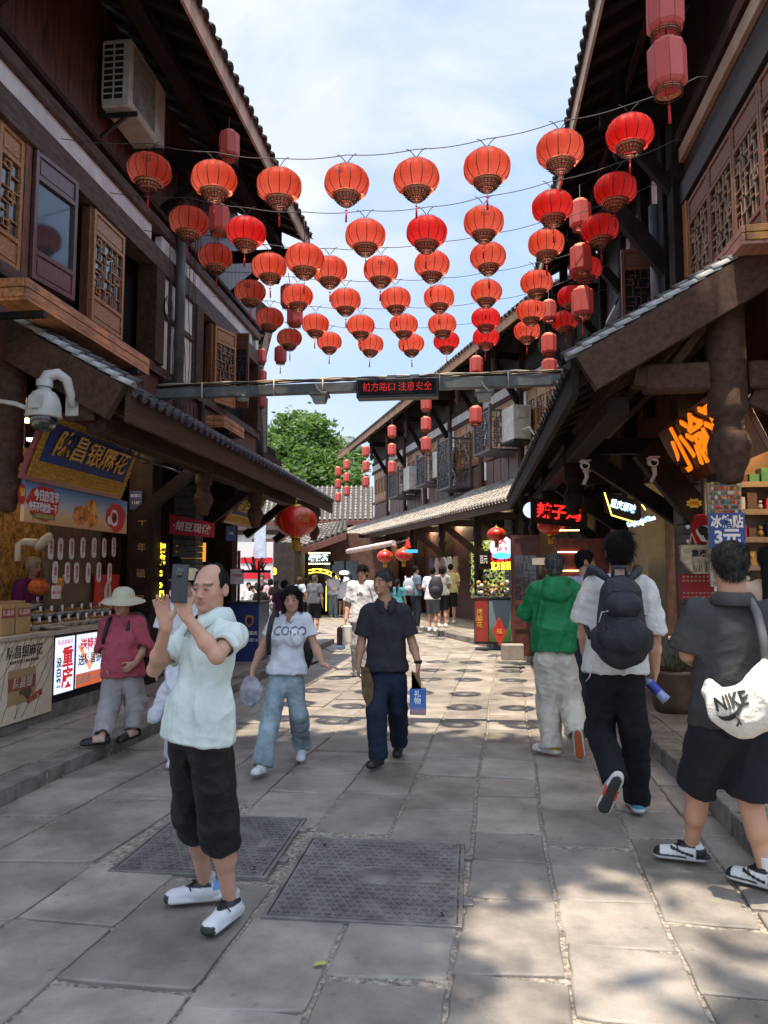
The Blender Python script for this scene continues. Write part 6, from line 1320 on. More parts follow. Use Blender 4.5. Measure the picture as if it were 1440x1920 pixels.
for py in (1036, 1071, 995): z = at(1060, py, Y=12.8).z; MB().box(a_.x + .02, b_.x, 12.86, 12.895, z, z + .02).build('lit_edge', glow('warm shelf light', (1, .65, .3), 2.2), t)
FYp = 31.0
t = thing('tea_shop', 'brown tea shop closing the street with bulb-framed sign 小猪找茶', 'shop building', tuple(at(610, 1150, Y=FYp)))
a_, b_ = at(470, 1150, Y=FYp), at(735, 1040, Y=FYp); BRW = mat('brown facade', (.12, .06, .045), .6, var=.3)
MB().box(a_.x, at(530, 1, Y=FYp).x, FYp, FYp + 3, 0, 3.2).build('wall', BRW, t); MB().box(at(675, 1, Y=FYp).x, b_.x, FYp, FYp + 3, 0, 3.2).build('wall', BRW, t)
xa, xb = at(530, 1, Y=FYp).x, at(675, 1, Y=FYp).x; MB().box(xa, xb, FYp, FYp + 3, 2.25, 3.4).build('lintel', BRW, t); MB().box(xa, xb, FYp + 2, FYp + 2.1, 0, 2.3).build('interior', mat('dim shop interior', (.10, .07, .05), .5, var=.6, scale=4), t)
for x in np.linspace(xa, xb, 7): MB().box(x - .03, x + .03, FYp + .02, FYp + .08, 0, 2.3).build('window_frame', METALD, t)
MB().box(xa, xb, FYp + .1, FYp + .12, .5, 2.25).build('glass', GLASS, t)
c = at(592, 1047, Y=FYp - .3); t2 = thing('tea_sign', 'black sign with white characters 小猪找茶 and two rows of round bulbs', 'sign', tuple(c)); MB().box(c.x - .62, c.x + .62, FYp - .3, FYp - .2, c.z - .26, c.z + .26).build('board', INK, t2)
text('lettering', '小猪找茶', .30, FY(c.x, c.z, FYp - .31), glow('soft white lettering', (.8, .95, 1), 1.1), t2, ext=.004, bold=.03, maxw=1.05); BULB = glow('warm bulb', (1, .8, .5), 2.5)
me = MB().sphere((0, 0, 0), .032, 8, 6).mesh('bulb', BULB)
for k in range(13):
    for zz in (-.22, .22): inst('bulb', me, t2, Matrix.Translation((c.x - .57 + k * .095, FYp - .32, c.z + zz)))
c = at(594, 1090, Y=FYp - .2); t2 = thing('yellow_arch', 'yellow neon arch with rings above the tea shop door', 'neon arch', tuple(c)); YN = glow('yellow arch light', (1, .75, .08), 1.6)
m = MB(); 
for (w2, h0, h1) in ((.85, -.2, .45), (.70, -.3, .32)): m.tube([(c.x + w2 * math.cos(q), FYp - .2, c.z + h0 * 0 + h1 * math.sin(q) + .05) for q in np.linspace(.0, math.pi, 15)], .018, 5)
for x in (-.85, -.4, .4): m.tube([(c.x + x, FYp - .2, c.z + .0), (c.x + x, FYp - .2, .2)], .018, 5)
for k in range(8): q = math.pi * (k + .5) / 8; m.tube([(c.x + .78 * math.cos(q) + .06 * math.cos(w_), FYp - .2, c.z + .42 * math.sin(q) + .06 + .05 * math.sin(w_)) for w_ in np.linspace(0, 6.28, 9)], .01, 4)
m.build('tubes', YN, t2)
c = at(645, 1092, Y=FYp - .1); t2 = thing('white_lozenge_sign', 'column of three white lozenge lamps beside the yellow arch', 'sign', tuple(c))
for k in range(4): m = MB(); m.sphere((c.x, FYp - .1, c.z + .4 - k * .26), .16, 12, 6, sc=(1.3, .4, .55)); m.build('lozenge', glow('white lozenge', (1, 1, 1), 1.0), t2)
R0, R1, R2, R3 = at(497, 1050, Y=29.5), at(650, 996, Y=28.5), at(650, 978, Y=31.5), at(560, 990, Y=31.5)
t = thing('low_tiled_roof', 'low grey tiled roof rising toward the bent house before the tea shop', 'roof', tuple((R0 + R1) / 2)); 
def tiled_quad(t, e0, e1, w0, w1, mt, sp=.24, rows=9):
    dn = ((e0 + e1) / 2 - (w0 + w1) / 2).normalized(); al = (e1 - e0).normalized(); nr = dn.cross(al).normalized(); nr = nr if nr.z > 0 else -nr
    m = MB(); m.add([e0 - nr * .06, e1 - nr * .06, w1 - nr * .06, w0 - nr * .06, e0, e1, w1, w0], [(3, 2, 1, 0) , (4, 5, 6, 7), (0, 1, 5, 4), (1, 2, 6, 5), (2, 3, 7, 6), (3, 0, 4, 7)]); m.build('deck', MORTARC, t)
    m = MB(); n = int((e1 - e0).length / sp)
    for i in range(n):
        f = (i + .5) / n; a, b = e0.lerp(e1, f), w0.lerp(w1, f)
        for j in range(rows):
            p, q = a.lerp(b, j / rows), a.lerp(b, (j + 1.1) / rows); v = []
            for (c_, hh, ra) in ((p, .035, .085), (q, .01, .07)):
                for k in range(5): g_ = math.pi * k / 4; v.append(c_ + al * ra * math.cos(g_) + nr * (ra * math.sin(g_) * .8 + hh))
            m.add(v, [(k, k + 1, 6 + k, 5 + k) for k in range(4)] + [(0, 4, 3, 2, 1)])
    m.build('tile_courses', mt, t, kind='stuff')
    m = MB(); m.obox((e0 + e1) / 2 + Vector((0, 0, -.16)) + dn * .02, (e1 - e0) / 2, dn * .03, (0, 0, .13)); m.build('eave_board', mat('reddish eave board', (.13, .05, .04), .5), t)
TILEF = mat('mid grey roof tile', (.20, .19, .175), .8, var=.5, scale=6, bump=.4)
tiled_quad(t, R0, R1, R3, R2, TILEF)
for x in (.04, .5): q = R0.lerp(R1, x); m = MB(); m.box(q.x - .06, q.x + .06, q.y + .3, q.y + .42, 0, q.z - .1); m.build('post', DARKWOOD, t)
HY = 47.0; e0, e1 = at(560, 978, Y=HY), at(700, 974, Y=HY); w0, w1 = at(560, 912, Y=HY + 5), at(700, 912, Y=HY + 5); e0.x -= 6; w0.x -= 6
t = thing('white_walled_house', 'white walled house with a long grey tiled roof beyond the street', 'house', tuple(((e0 + e1) / 2).to_tuple()[:2] + (0,)))
tiled_quad(t, e0, e1, w0, w1, TILEF, sp=.32, rows=12)
MB().box(e0.x, e1.x, HY + .9, HY + 5, 0, e0.z).build('wall', WHITEW, t)
for px in (600, 628, 655, 690): x = at(px, 990, Y=HY + .9).x; MB().box(x - .22, x + .22, HY + .84, HY + .9, 0, e0.z).build('post', DARKWOOD, t)
MB().box(e0.x, e1.x, HY + .83, HY + .9, 4.3, 4.6).build('beam', BEAM, t)
a_, b_ = at(436, 1122, Y=26), at(512, 1016, Y=26); t = thing('hoarding', 'white hoarding with big red characters beyond the left canopy', 'hoarding', ((a_.x + b_.x) / 2, 26, 0)); MB().box(a_.x - 3, b_.x, 26, 26.1, 0, b_.z).build('board', mat('white hoarding', (.7, .7, .72), .6, var=.03), t)
text('lettering', '年士', 1.15, FY(at(468, 1, Y=26).x, at(470, 1062, Y=26).z, 25.98), mat('bright red vinyl', (.65, .01, .03), .5), t, ext=.004, bold=.05); MB().box(at(492, 1, Y=26).x, at(512, 1, Y=26).x, 25.96, 25.99, at(1, 1048, Y=26).z, b_.z + .6).build('pale_blue_panel', mat('pale blue panel', (.50, .58, .72), .6), t)
c = at(508, 1072, Y=28); t = thing('dark_shopfront', 'dark shopfront with a small yellow 3 beside the tea shop', 'shopfront', tuple(c)); MB().box(c.x - .15, c.x + .9, 28, 30, 0, 2.9).build('wall', RBW, t); text('lettering', '3', .35, FY(c.x + .15, c.z, 27.98), YG, t, ext=.002, bold=.04)
MB().box(at(630, 1, Y=70).x, at(665, 1, Y=70).x, 70, 76, 0, at(640, 818, Y=70).z).build('distant_building', mat('pale grey wall', (.42, .45, .48), .8), label='pale distant building above the trees behind the bent house', cat='building')  # pale grey base colour for the far wall
LEAFM = bpy.data.materials.new('tree leaf'); LEAFM.use_nodes = True
_n, _l = LEAFM.node_tree.nodes, LEAFM.node_tree.links; _n.clear(); _o = _n.new('ShaderNodeOutputMaterial'); _d = _n.new('ShaderNodeBsdfPrincipled'); _t = _n.new('ShaderNodeBsdfTranslucent'); _m = _n.new('ShaderNodeMixShader'); _g = _n.new('ShaderNodeNewGeometry'); _r = _n.new('ShaderNodeValToRGB')
_r.color_ramp.elements[0].color = (.045, .095, .028, 1); _r.color_ramp.elements[1].color = (.12, .22, .055, 1); _l.new(_g.outputs['Random Per Island'], _r.inputs[0]); _l.new(_r.outputs[0], _d.inputs['Base Color']); _d.inputs['Roughness'].default_value = .5; _t.inputs[0].default_value = (.16, .30, .05, 1)
_m.inputs[0].default_value = .35; _l.new(_d.outputs[0], _m.inputs[1]); _l.new(_t.outputs[0], _m.inputs[2]); _l.new(_m.outputs[0], _o.inputs[0])
BARK = mat('bark', (.09, .07, .05), .9, var=.4, scale=6, bump=.6)
def tree(base, h, blobs, label, n, ls, seed, trunk_r=.35):
    t = thing('broadleaf_tree', label, 'tree', base); rs = np.random.RandomState(seed)
    m = MB(); b = Vector(base); top = b + Vector((0, 0, h)); m.tube([b, b + Vector((.1, 0, h * .4)), top], [trunk_r, trunk_r * .7, trunk_r * .25], 10)
    for (c, r) in blobs[:10]: m.tube([b + Vector((0, 0, h * .45)), (b + Vector((0, 0, h * .5)) + Vector(c)) / 2, Vector(c)], [trunk_r * .45, trunk_r * .25, .05], 6)
    m.build('trunk', BARK, t)
    V = []; vol = np.array([r[0] * r[1] * r[2] for _, r in blobs]); per = (n * vol / vol.sum()).astype(int)
    for (c, r), k in zip(blobs, per):
        nc = max(3, k // 28); d = rs.normal(size=(nc, 3)); d /= np.linalg.norm(d, axis=1)[:, None]; cc = np.array(c) + d * np.array(r) * (.55 + .45 * rs.rand(nc, 1) ** .5)
        q = np.repeat(cc, 28, 0) + rs.normal(size=(nc * 28, 3)) * ls * 1.9 * np.array([1, 1, .6]); V.append(q)
    P_ = np.concatenate(V); N_ = len(P_); a = rs.normal(size=(N_, 3)); a[:, 2] *= .5; a /= np.linalg.norm(a, axis=1)[:, None]; bb = np.cross(a, rs.normal(size=(N_, 3))); bb /= np.linalg.norm(bb, axis=1)[:, None]
    s = (ls * (.6 + .8 * rs.rand(N_, 1))); vv = np.stack([P_ - a * s, P_ + bb * s * .42, P_ + a * s, P_ - bb * s * .42], 1).reshape(-1, 3)
    me = bpy.data.meshes.new('crown'); me.vertices.add(len(vv)); me.vertices.foreach_set('co', (vv - np.array(base)).astype(np.float32).ravel()); me.loops.add(4 * N_); me.loops.foreach_set('vertex_index', np.arange(4 * N_, dtype=np.int32))
    me.polygons.add(N_); me.polygons.foreach_set('loop_start', np.arange(N_, dtype=np.int32) * 4); me.update(); me.materials.append(LEAFM); o = bpy.data.objects.new('crown', me); COL.objects.link(o); o.parent = t; return t
def tb(px, py, Y, rp): c = at(px, py, Y=Y); r = rp * Y / 1420; return ((c.x, c.y, c.z), (r, r, r * .85))
B1_ = [tb(*q) for q in ((520, 830, 62, 34), (555, 805, 62, 32), (590, 812, 60, 34), (540, 860, 60, 42), (585, 870, 59, 45), (500, 880, 60, 44), (620, 850, 61, 30), (555, 915, 58, 50), (610, 900, 58, 38), (470, 870, 62, 40), (640, 885, 62, 30), (575, 790, 62, 17), (545, 785, 62, 14))]
c = at(560, 900, Y=62); tree((c.x, 62, 0), 10, B1_, 'big leafy green tree beyond the end of the street', 30000, .24, 1)
B2_ = [tb(*q) for q in ((630, 880, 66, 30), (655, 865, 67, 30), (610, 860, 67, 28), (650, 905, 65, 30))]
c = at(640, 900, Y=66); tree((c.x, 66, 0), 9, B2_, 'smaller leafy tree behind the tip of the bent eave', 7000, .24, 2, .25)
B3 = [((x, y, z), (rx, ry, 1.0)) for x, y, z, rx, ry in ((-4.2, 2.2, 11.2, 1.9, 1.6), (-2.6, 3.0, 11.4, 1.9, 1.5), (-.9, 3.4, 11.0, 1.6, 1.2), (-3.2, .6, 11.0, 2.0, 1.9), (-1.95, .4, 11.2, .85, 2.0), (.4, 3.7, 11.2, 1.1, .9), (-2.0, 4.2, 11.3, 1.7, .7), (0, 4.3, 11.2, 1.2, .55), (-4.8, 3.6, 11.4, 1.6, 1.0), (-.5, 2.6, 11.2, .85, .65), (.6, 2.8, 11.3, .8, .55), (.5, .1, 11.3, .45, .22))]
tree((-3.4, -3.2, 0), 10.2, B3, 'tall street tree standing behind the photographer and shading the near paving', 44000, .17, 5, .3)
SKIN = mat('skin', (1, 1, 1), .5, var=.05, scale=16, bump=.12, bscale=140, vcol=True, sss=.12, spec=.4)
HAIRM = mat('hair', (1, 1, 1), .75, spec=.15, var=.45, scale=30, stretch=(3, 3, .6), bump=.9, bscale=70, vcol=True)
CLOTHM = {}
def cloth(name, c, rough=.85, var=.10, b=.4, bs=24): return mat('cloth ' + name, c, rough, var=var, scale=5, bump=b, bscale=bs, spec=.25)
class Field:
    def __init__(s, lo, hi, h):
        s.lo = np.array(lo, float); s.h = h; s.n = np.maximum(4, np.ceil((np.array(hi, float) - s.lo) / h).astype(int) + 1); s.F = np.full(s.n, 9.0, np.float32)
    def block(s, a, b):
        i0 = np.clip(((a - s.lo) / s.h).astype(int), 0, s.n - 1); i1 = np.clip(((b - s.lo) / s.h).astype(int) + 2, 1, s.n)
        if (i1 <= i0).any(): return None, None
        ax = [(s.lo[k] + s.h * np.arange(i0[k], i1[k])).astype(np.float32) for k in range(3)]
        return tuple(slice(i0[k], i1[k]) for k in range(3)), (ax[0][:, None, None], ax[1][None, :, None], ax[2][None, None, :])
    def comb(s, sl, d, k, op):
        A = s.F[sl]
        if op == 'sub':
            if k: h_ = np.maximum(k - np.abs(A + d), 0) / k; s.F[sl] = np.maximum(A, -d) + h_ * h_ * k * .25
            else: s.F[sl] = np.maximum(A, -d)
        elif op == 'int': s.F[sl] = np.maximum(A, d)
        else:
            if k: h_ = np.maximum(k - np.abs(A - d), 0) / k; s.F[sl] = np.minimum(A, d) - h_ * h_ * k * .25
            else: s.F[sl] = np.minimum(A, d)
    def cap(s, a, b, ra, rb, k=.02, op='add', flat=None, pad=0.0):
        """round cone a-b; flat=(unit vector, factor): thinner along that vector"""
        a, b = np.array(a, float), np.array(b, float); m = max(ra, rb) + k + s.h * 2 + pad
        sl, X = s.block(np.minimum(a, b) - m, np.maximum(a, b) + m)
        if sl is None: return s
        px, py, pz = X[0] - a[0], X[1] - a[1], X[2] - a[2]; ba = b - a
        t = np.clip((px * ba[0] + py * ba[1] + pz * ba[2]) / max(1e-9, ba @ ba), 0, 1)
        qx, qy, qz = px - t * ba[0], py - t * ba[1], pz - t * ba[2]
        if flat is not None:
            f, g_ = np.array(flat[0], float), flat[1]; q = (qx * f[0] + qy * f[1] + qz * f[2]) * (1 / g_ - 1); qx, qy, qz = qx + q * f[0], qy + q * f[1], qz + q * f[2]
        s.comb(sl, np.sqrt(qx * qx + qy * qy + qz * qz) - (ra + (rb - ra) * t), k, op); return s
    def ell(s, c, r, fr=None, k=.02, op='add'):
        c = np.array(c, float); r = np.array(r, float); m = r.max() + k + s.h * 2
        sl, X = s.block(c - m, c + m)
        if sl is None: return s
        p = [X[i] - c[i] for i in range(3)]
        if fr is not None: p = [p[0] * v[0] + p[1] * v[1] + p[2] * v[2] for v in fr]
        k0 = np.sqrt((p[0] / r[0]) ** 2 + (p[1] / r[1]) ** 2 + (p[2] / r[2]) ** 2); k1 = np.sqrt((p[0] / r[0] ** 2) ** 2 + (p[1] / r[1] ** 2) ** 2 + (p[2] / r[2] ** 2) ** 2)
        s.comb(sl, k0 * (k0 - 1) / np.maximum(k1, 1e-6), k, op); return s
    def plane(s, p, n, k=0):
        """cut away the side that n points to"""
        n = np.array(n, float); n /= np.linalg.norm(n); sl, X = s.block(s.lo, s.lo + s.n * s.h)
        d = (X[0] - p[0]) * n[0] + (X[1] - p[1]) * n[1] + (X[2] - p[2]) * n[2]; s.comb(sl, d.astype(np.float32), 0, 'int'); return s
    def nets(s):
        F = s.F; S = F < 0; S[0] = S[-1] = False; S[:, 0] = S[:, -1] = False; S[:, :, 0] = S[:, :, -1] = False
        c = sum(S[i:F.shape[0] - 1 + i, j:F.shape[1] - 1 + j, k:F.shape[2] - 1 + k].astype(np.int8) for i in (0, 1) for j in (0, 1) for k in (0, 1))
        I = np.argwhere((c > 0) & (c < 8)); idx = np.full(c.shape, -1, np.int32); idx[I[:, 0], I[:, 1], I[:, 2]] = np.arange(len(I))
        cn = [(i, j, k) for i in (0, 1) for j in (0, 1) for k in (0, 1)]; vals = {q: F[I[:, 0] + q[0], I[:, 1] + q[1], I[:, 2] + q[2]] for q in cn}; sg = {q: S[I[:, 0] + q[0], I[:, 1] + q[1], I[:, 2] + q[2]] for q in cn}
        P_ = np.zeros((len(I), 3)); W_ = np.zeros(len(I))
        for a in cn:
            for d in range(3):
                if a[d]: continue
                b = list(a); b[d] = 1; b = tuple(b); e = sg[a] != sg[b]; va, vb = vals[a], vals[b]; den = va - vb; t = np.where(np.abs(den) > 1e-9, va / np.where(np.abs(den) > 1e-9, den, 1), .5); t = np.clip(t, 0, 1)
                q = np.array(a, float)[None].repeat(len(I), 0); q[:, d] = t; P_[e] += q[e]; W_[e] += 1
        V = s.lo + s.h * (I + P_ / np.maximum(W_, 1)[:, None]); Q = []
        for d in range(3):
            sl0 = [slice(None)] * 3; sl1 = [slice(None)] * 3; sl0[d] = slice(0, -1); sl1[d] = slice(1, None); a, b = S[tuple(sl0)], S[tuple(sl1)]
            E = np.argwhere(a != b); o1, o2 = [(1, 2), (2, 0), (0, 1)][d]; E = E[(E[:, o1] > 0) & (E[:, o2] > 0) & (E[:, o1] < c.shape[o1]) & (E[:, o2] < c.shape[o2])]
            def g(da, db): z = E.copy(); z[:, o1] -= da; z[:, o2] -= db; return idx[z[:, 0], z[:, 1], z[:, 2]]
            q = np.stack([g(0, 0), g(1, 0), g(1, 1), g(0, 1)], 1); ins = a[E[:, 0], E[:, 1], E[:, 2]]; q[~ins] = q[~ins][:, ::-1]; Q.append(q)
        Q = np.concatenate(Q); Q = Q[(Q >= 0).all(1)]; return V.astype(np.float32), Q
def smooth_verts(V, Q, it=1, lam=.5):
    for _ in range(it):
        A = np.zeros_like(V); C = np.zeros(len(V), np.float32)
        for i in range(4):
            j = (i + 1) % 4; np.add.at(A, Q[:, i], V[Q[:, j]]); np.add.at(C, Q[:, i], 1); np.add.at(A, Q[:, j], V[Q[:, i]]); np.add.at(C, Q[:, j], 1)
        V = V + lam * (A / np.maximum(C, 1)[:, None] - V)
    return V
def normals(V, Q):
    n = np.cross(V[Q[:, 2]] - V[Q[:, 0]], V[Q[:, 3]] - V[Q[:, 1]]); N_ = np.zeros_like(V)
    for i in range(4): np.add.at(N_, Q[:, i], n)
    return N_ / np.maximum(np.linalg.norm(N_, axis=1), 1e-9)[:, None]
def np_mesh(name, V, Q, mt, parent, loc, colf=None):
    me = bpy.data.meshes.new(name); me.vertices.add(len(V)); me.vertices.foreach_set('co', (V - np.array(loc)).astype(np.float32).ravel()); k = len(Q)
    me.loops.add(4 * k); me.loops.foreach_set('vertex_index', Q.astype(np.int32).ravel()); me.polygons.add(k); me.polygons.foreach_set('loop_start', np.arange(k, dtype=np.int32) * 4); me.polygons.foreach_set('use_smooth', np.ones(k, bool)); me.update()
    me.materials.append(mt)
    if colf is not None:
        ca = me.color_attributes.new('Col', 'FLOAT_COLOR', 'POINT'); c = np.ones((len(V), 4), np.float32); c[:, :3] = colf; ca.data.foreach_set('color', c.ravel())
    o = bpy.data.objects.new(name, me); COL.objects.link(o); o.parent = parent; return o
def unit(v): v = np.array(v, float); return v / max(1e-9, np.linalg.norm(v))
def hand(F, w, d, n, t, sc=1.0, curl=.35, spread=.06, curls=None, thumb=.5, simple=False):
    w, d, n = np.array(w, float), unit(d), unit(n); t = unit(np.array(t, float) - d * (np.array(t, float) @ d)); n = unit(np.cross(d, t)) * (1 if np.cross(d, t) @ n > 0 else -1)
    F.cap(w, w + d * .025 * sc, .026 * sc, .028 * sc, .012, flat=(n, .72)); base = w + d * .02 * sc
    for x in (-.022, -.007, .009, .024): F.cap(base + t * x * .6 * sc, w + d * .088 * sc + t * x * sc, .016 * sc, .0125 * sc, .012, flat=(n, .85))
    F.cap(base + t * .012 * sc, w + d * .055 * sc + t * .034 * sc + n * .006 * sc, .017 * sc, .014 * sc, .012)
    if simple: return w + d * .09 * sc
    for i, (x, L) in enumerate(((.025, .070), (.0085, .078), (-.008, .072), (-.0235, .056))):
        c = (curls[i] if curls else curl); p = w + d * .088 * sc + t * x * sc; dd = unit(d + t * (x * spread * 40)); r = .0092 * sc
        for seg, fr in enumerate((.44, .31, .25)):
            a = c * (1.0 if seg else .7); dd = unit(dd * math.cos(a) + n * math.sin(a) + 0 * d); nn = unit(n - dd * (n @ dd)); q = p + dd * L * fr * sc; F.cap(p, q, r, r * .92, .004); p = q; r *= .92; n_old = n
            n = unit(n * math.cos(a) - unit(dd) * math.sin(a) * 0 + 0 * n)
    p = w + d * .05 * sc + t * .036 * sc + n * .008 * sc; dd = unit(d * .75 + t * .75 + n * .25 * thumb); q = p + dd * .036 * sc; F.cap(p, q, .0125 * sc, .0105 * sc, .006); dd = unit(d * 1.0 + t * (.45 - .6 * thumb) + n * .5 * thumb); F.cap(q, q + dd * .032 * sc, .0105 * sc, .008 * sc, .004)
    return w + d * .1 * sc
def head_frame(yaw, pitch=0, roll=0):
    """yaw 0 looks along -y (towards the camera); positive turns to +x"""
    f = np.array([math.sin(yaw) * math.cos(pitch), -math.cos(yaw) * math.cos(pitch), math.sin(pitch)]); u = unit(np.array([0, 0, 1.]) - f * f[2]); l = np.cross(u, f)
    u2 = u * math.cos(roll) + l * math.sin(roll); return np.cross(u2, f), f, u2      # person's left, front, up
def head_sdf(F, c, fr, s, fat=1.0, detail=True, ears=True):
    l, f, u = fr; P_ = lambda x, y, z: c + (l * x + f * y + u * z) * s; fm = (l, f, u)
    F.ell(P_(0, -.018, .026), (.077 * s, .094 * s, .088 * s), fm, .01); F.ell(P_(0, .022, -.03), (.064 * s * fat, .068 * s, .086 * s), fm, .03 * s)
    F.ell(P_(0, .032, -.078), (.047 * s * fat, .046 * s, .034 * s), fm, .03 * s)
    if detail:
        for x in (-1, 1): F.ell(P_(.042 * x, .052, -.028), (.022 * s * fat, .02 * s, .022 * s), fm, .025 * s)
        F.ell(P_(0, .079, .020), (.05 * s, .016 * s, .012 * s), fm, .02 * s)
        for x in (-1, 1): F.ell(P_(.031 * x, .104, -.004), (.019 * s, .017 * s, .013 * s), fm, .014 * s, 'sub')
        for x in (-1, 1): F.ell(P_(.031 * x, .074, -.005), (.017 * s, .016 * s, .0115 * s), fm, .006 * s)
        F.cap(P_(0, .084, .004), P_(0, .107, -.036), .0075 * s, .0115 * s, .012 * s)
        for x in (-1, 1): F.ell(P_(.0125 * x, .098, -.041), (.009 * s, .010 * s, .0075 * s), fm, .006 * s)
        F.ell(P_(0, .090, -.0625), (.023 * s, .009 * s, .0055 * s), fm, .006 * s); F.ell(P_(0, .088, -.073), (.019 * s, .010 * s, .0065 * s), fm, .006 * s)
        F.ell(P_(0, .1055, -.0675), (.024 * s, .011 * s, .0018 * s), fm, .003 * s, 'sub')
        F.ell(P_(0, .075, -.102), (.020 * s, .017 * s, .014 * s), fm, .02 * s)
    else: F.cap(P_(0, .086, .0), P_(0, .102, -.036), .008 * s, .012 * s, .012 * s)
    if ears:
        for x in (-1, 1):
            F.ell(P_(.083 * x, -.008, -.012), (.011 * s, .021 * s, .034 * s), (unit(l + f * .35 * x), unit(f - l * .35 * x), u), .006 * s)
            if detail: F.ell(P_(.090 * x, -.002, -.008), (.006 * s, .011 * s, .018 * s), fm, .004 * s, 'sub')
def person(label, J, o, vox=.012, pos_y=None, group=None):
    """J: joints in world coordinates; o: outfit and looks"""
    J = {k: np.array(v, float) for k, v in J.items()}
    foot = min(J['la'][2], J['ra'][2]) - .09; base = ((J['la'][0] + J['ra'][0]) / 2, (J['la'][1] + J['ra'][1]) / 2, o.get('ground', 0.0))
    root = thing('person', label, 'person', base, 0, group); g_ = o.get('g', 1.0); sc = o.get('s', 1.0)
    L = unit(J['ls'] - J['rs']); U = unit((J['ls'] + J['rs']) / 2 - J['pel']); Fw = unit(np.cross(U, L)) * -1
    Fw = unit(np.cross(L, U)); H = o['head']; hs = o.get('hs', 1.0); hc = J['head']
    pts = np.array(list(J.values())); lo, hi = pts.min(0) - .30, pts.max(0) + .30; lo[2] = min(J['la'][2], J['ra'][2]) - .12; hi[2] = hc[2] + .2
    B = Field(lo, hi, vox); neck = (J['ls'] + J['rs']) / 2 + U * .035; det = vox < .009
    mid = lambda a, b, t: a + (b - a) * t
    B.cap(J['pel'] + U * .02, J['pel'] + U * .16, .135 * g_ * sc, .125 * g_ * sc, .03, flat=(Fw, .72)); ch = mid(J['pel'], (J['ls'] + J['rs']) / 2, .72)
    B.cap(J['pel'] + U * .16, ch, .125 * g_ * sc, .15 * g_ * sc, .03, flat=(Fw, .74)); B.cap(J['ls'] - U * .02 - L * .03, J['rs'] - U * .02 + L * .03, .055 * sc, .055 * sc, .05)
    nk = o.get('neck', .052) * sc; B.cap(neck - U * .02, hc - H[2] * .06 * hs - H[1] * .012, nk * 1.12, nk, .03); B.cap(neck + L * .09 - U * .02, neck + U * .03, .03, .045, .04); B.cap(neck - L * .09 - U * .02, neck + U * .03, .03, .045, .04)
    ar = o.get('arm', 1.0) * sc
    for q in 'lr':
        B.cap(J[q + 's'], J[q + 'e'], .047 * ar, .037 * ar, .03); e, w = J[q + 'e'], J[q + 'w']; B.cap(e, mid(e, w, .35), .037 * ar, .041 * ar, .02); B.cap(mid(e, w, .35), w, .041 * ar, .026 * ar, .02)
        hd = o.get(q + 'h')
        if hd: hand(B, w, sc=sc * o.get('hand', 1.0), simple=vox > .011, **hd)
        else: B.cap(w, w + unit(w - e) * .1, .028 * sc, .022 * sc, .02, flat=(L, .5)) ; 
        h0, k0, a0 = J[q + 'hp'], J[q + 'k'], J[q + 'a']; lg = o.get('leg', 1.0) * sc; back = unit(np.cross(unit(a0 - k0), L)) * (1 if np.cross(unit(a0 - k0), L) @ Fw < 0 else -1)
        B.cap(h0, k0, .085 * lg, .055 * lg, .04); B.cap(k0, a0, .052 * lg, .036 * lg, .02); B.cap(mid(k0, a0, .12) + back * .012, mid(k0, a0, .45) + back * .014, .047 * lg, .050 * lg, .03); up_ = np.array(o.get(q + 'up', (0, 0, 1)), float); B.cap(a0 - unit(up_) * .02, a0 - unit(up_) * .04 + o[q + 'f'] * .06, .030 * sc, .022 * sc, .01)
    head_sdf(B, hc, H, hs, o.get('fat', 1.0), vox < .011, True)
    V, Q = B.nets()
    if vox >= .009: V = smooth_verts(V, Q, 1)
    sk = np.array(o.get('skin', (.52, .29, .19))) * np.array((1.0, 1.02, 1.02)); c = np.tile(sk, (len(V), 1)); l, f, u = H; d = (V - hc) / hs; x, y, z = d @ l, d @ f, d @ u
    nz_ = vnoise(V.astype(float) + 5, 14, 2)[:, None] * .07; c = c * (1 + nz_)
    near = np.linalg.norm(d, axis=1) < .15; m_ = near & (y > .076) & (np.abs(x) < .022) & (np.abs(z + .0675) < .0095); c[m_] = np.array((.44, .19, .14)) * (sk / .45).mean() ** .5 * 1.0
    br = near & (y > .05) & (np.abs(np.abs(x) - .033) < .021) & (np.abs(z - .022 + .09 * np.abs(np.abs(x) - .03)) < .0040 + vox * .22); c[br] = np.array(o.get('brow', (.09, .06, .05)))
    if vox >= .009: ey = (y > .06) & (np.abs(np.abs(x) - .031) < .013) & (np.abs(z + .004) < .005); c[ey] = (.05, .03, .025)
    blush = np.exp(-(((np.abs(x) - .045) / .02) ** 2 + ((z + .03) / .025) ** 2)) * (y > .02); c *= (1 + blush[:, None] * np.array((.08, -.10, -.10)))
    np_mesh('body', V, Q, SKIN, root, base, c)
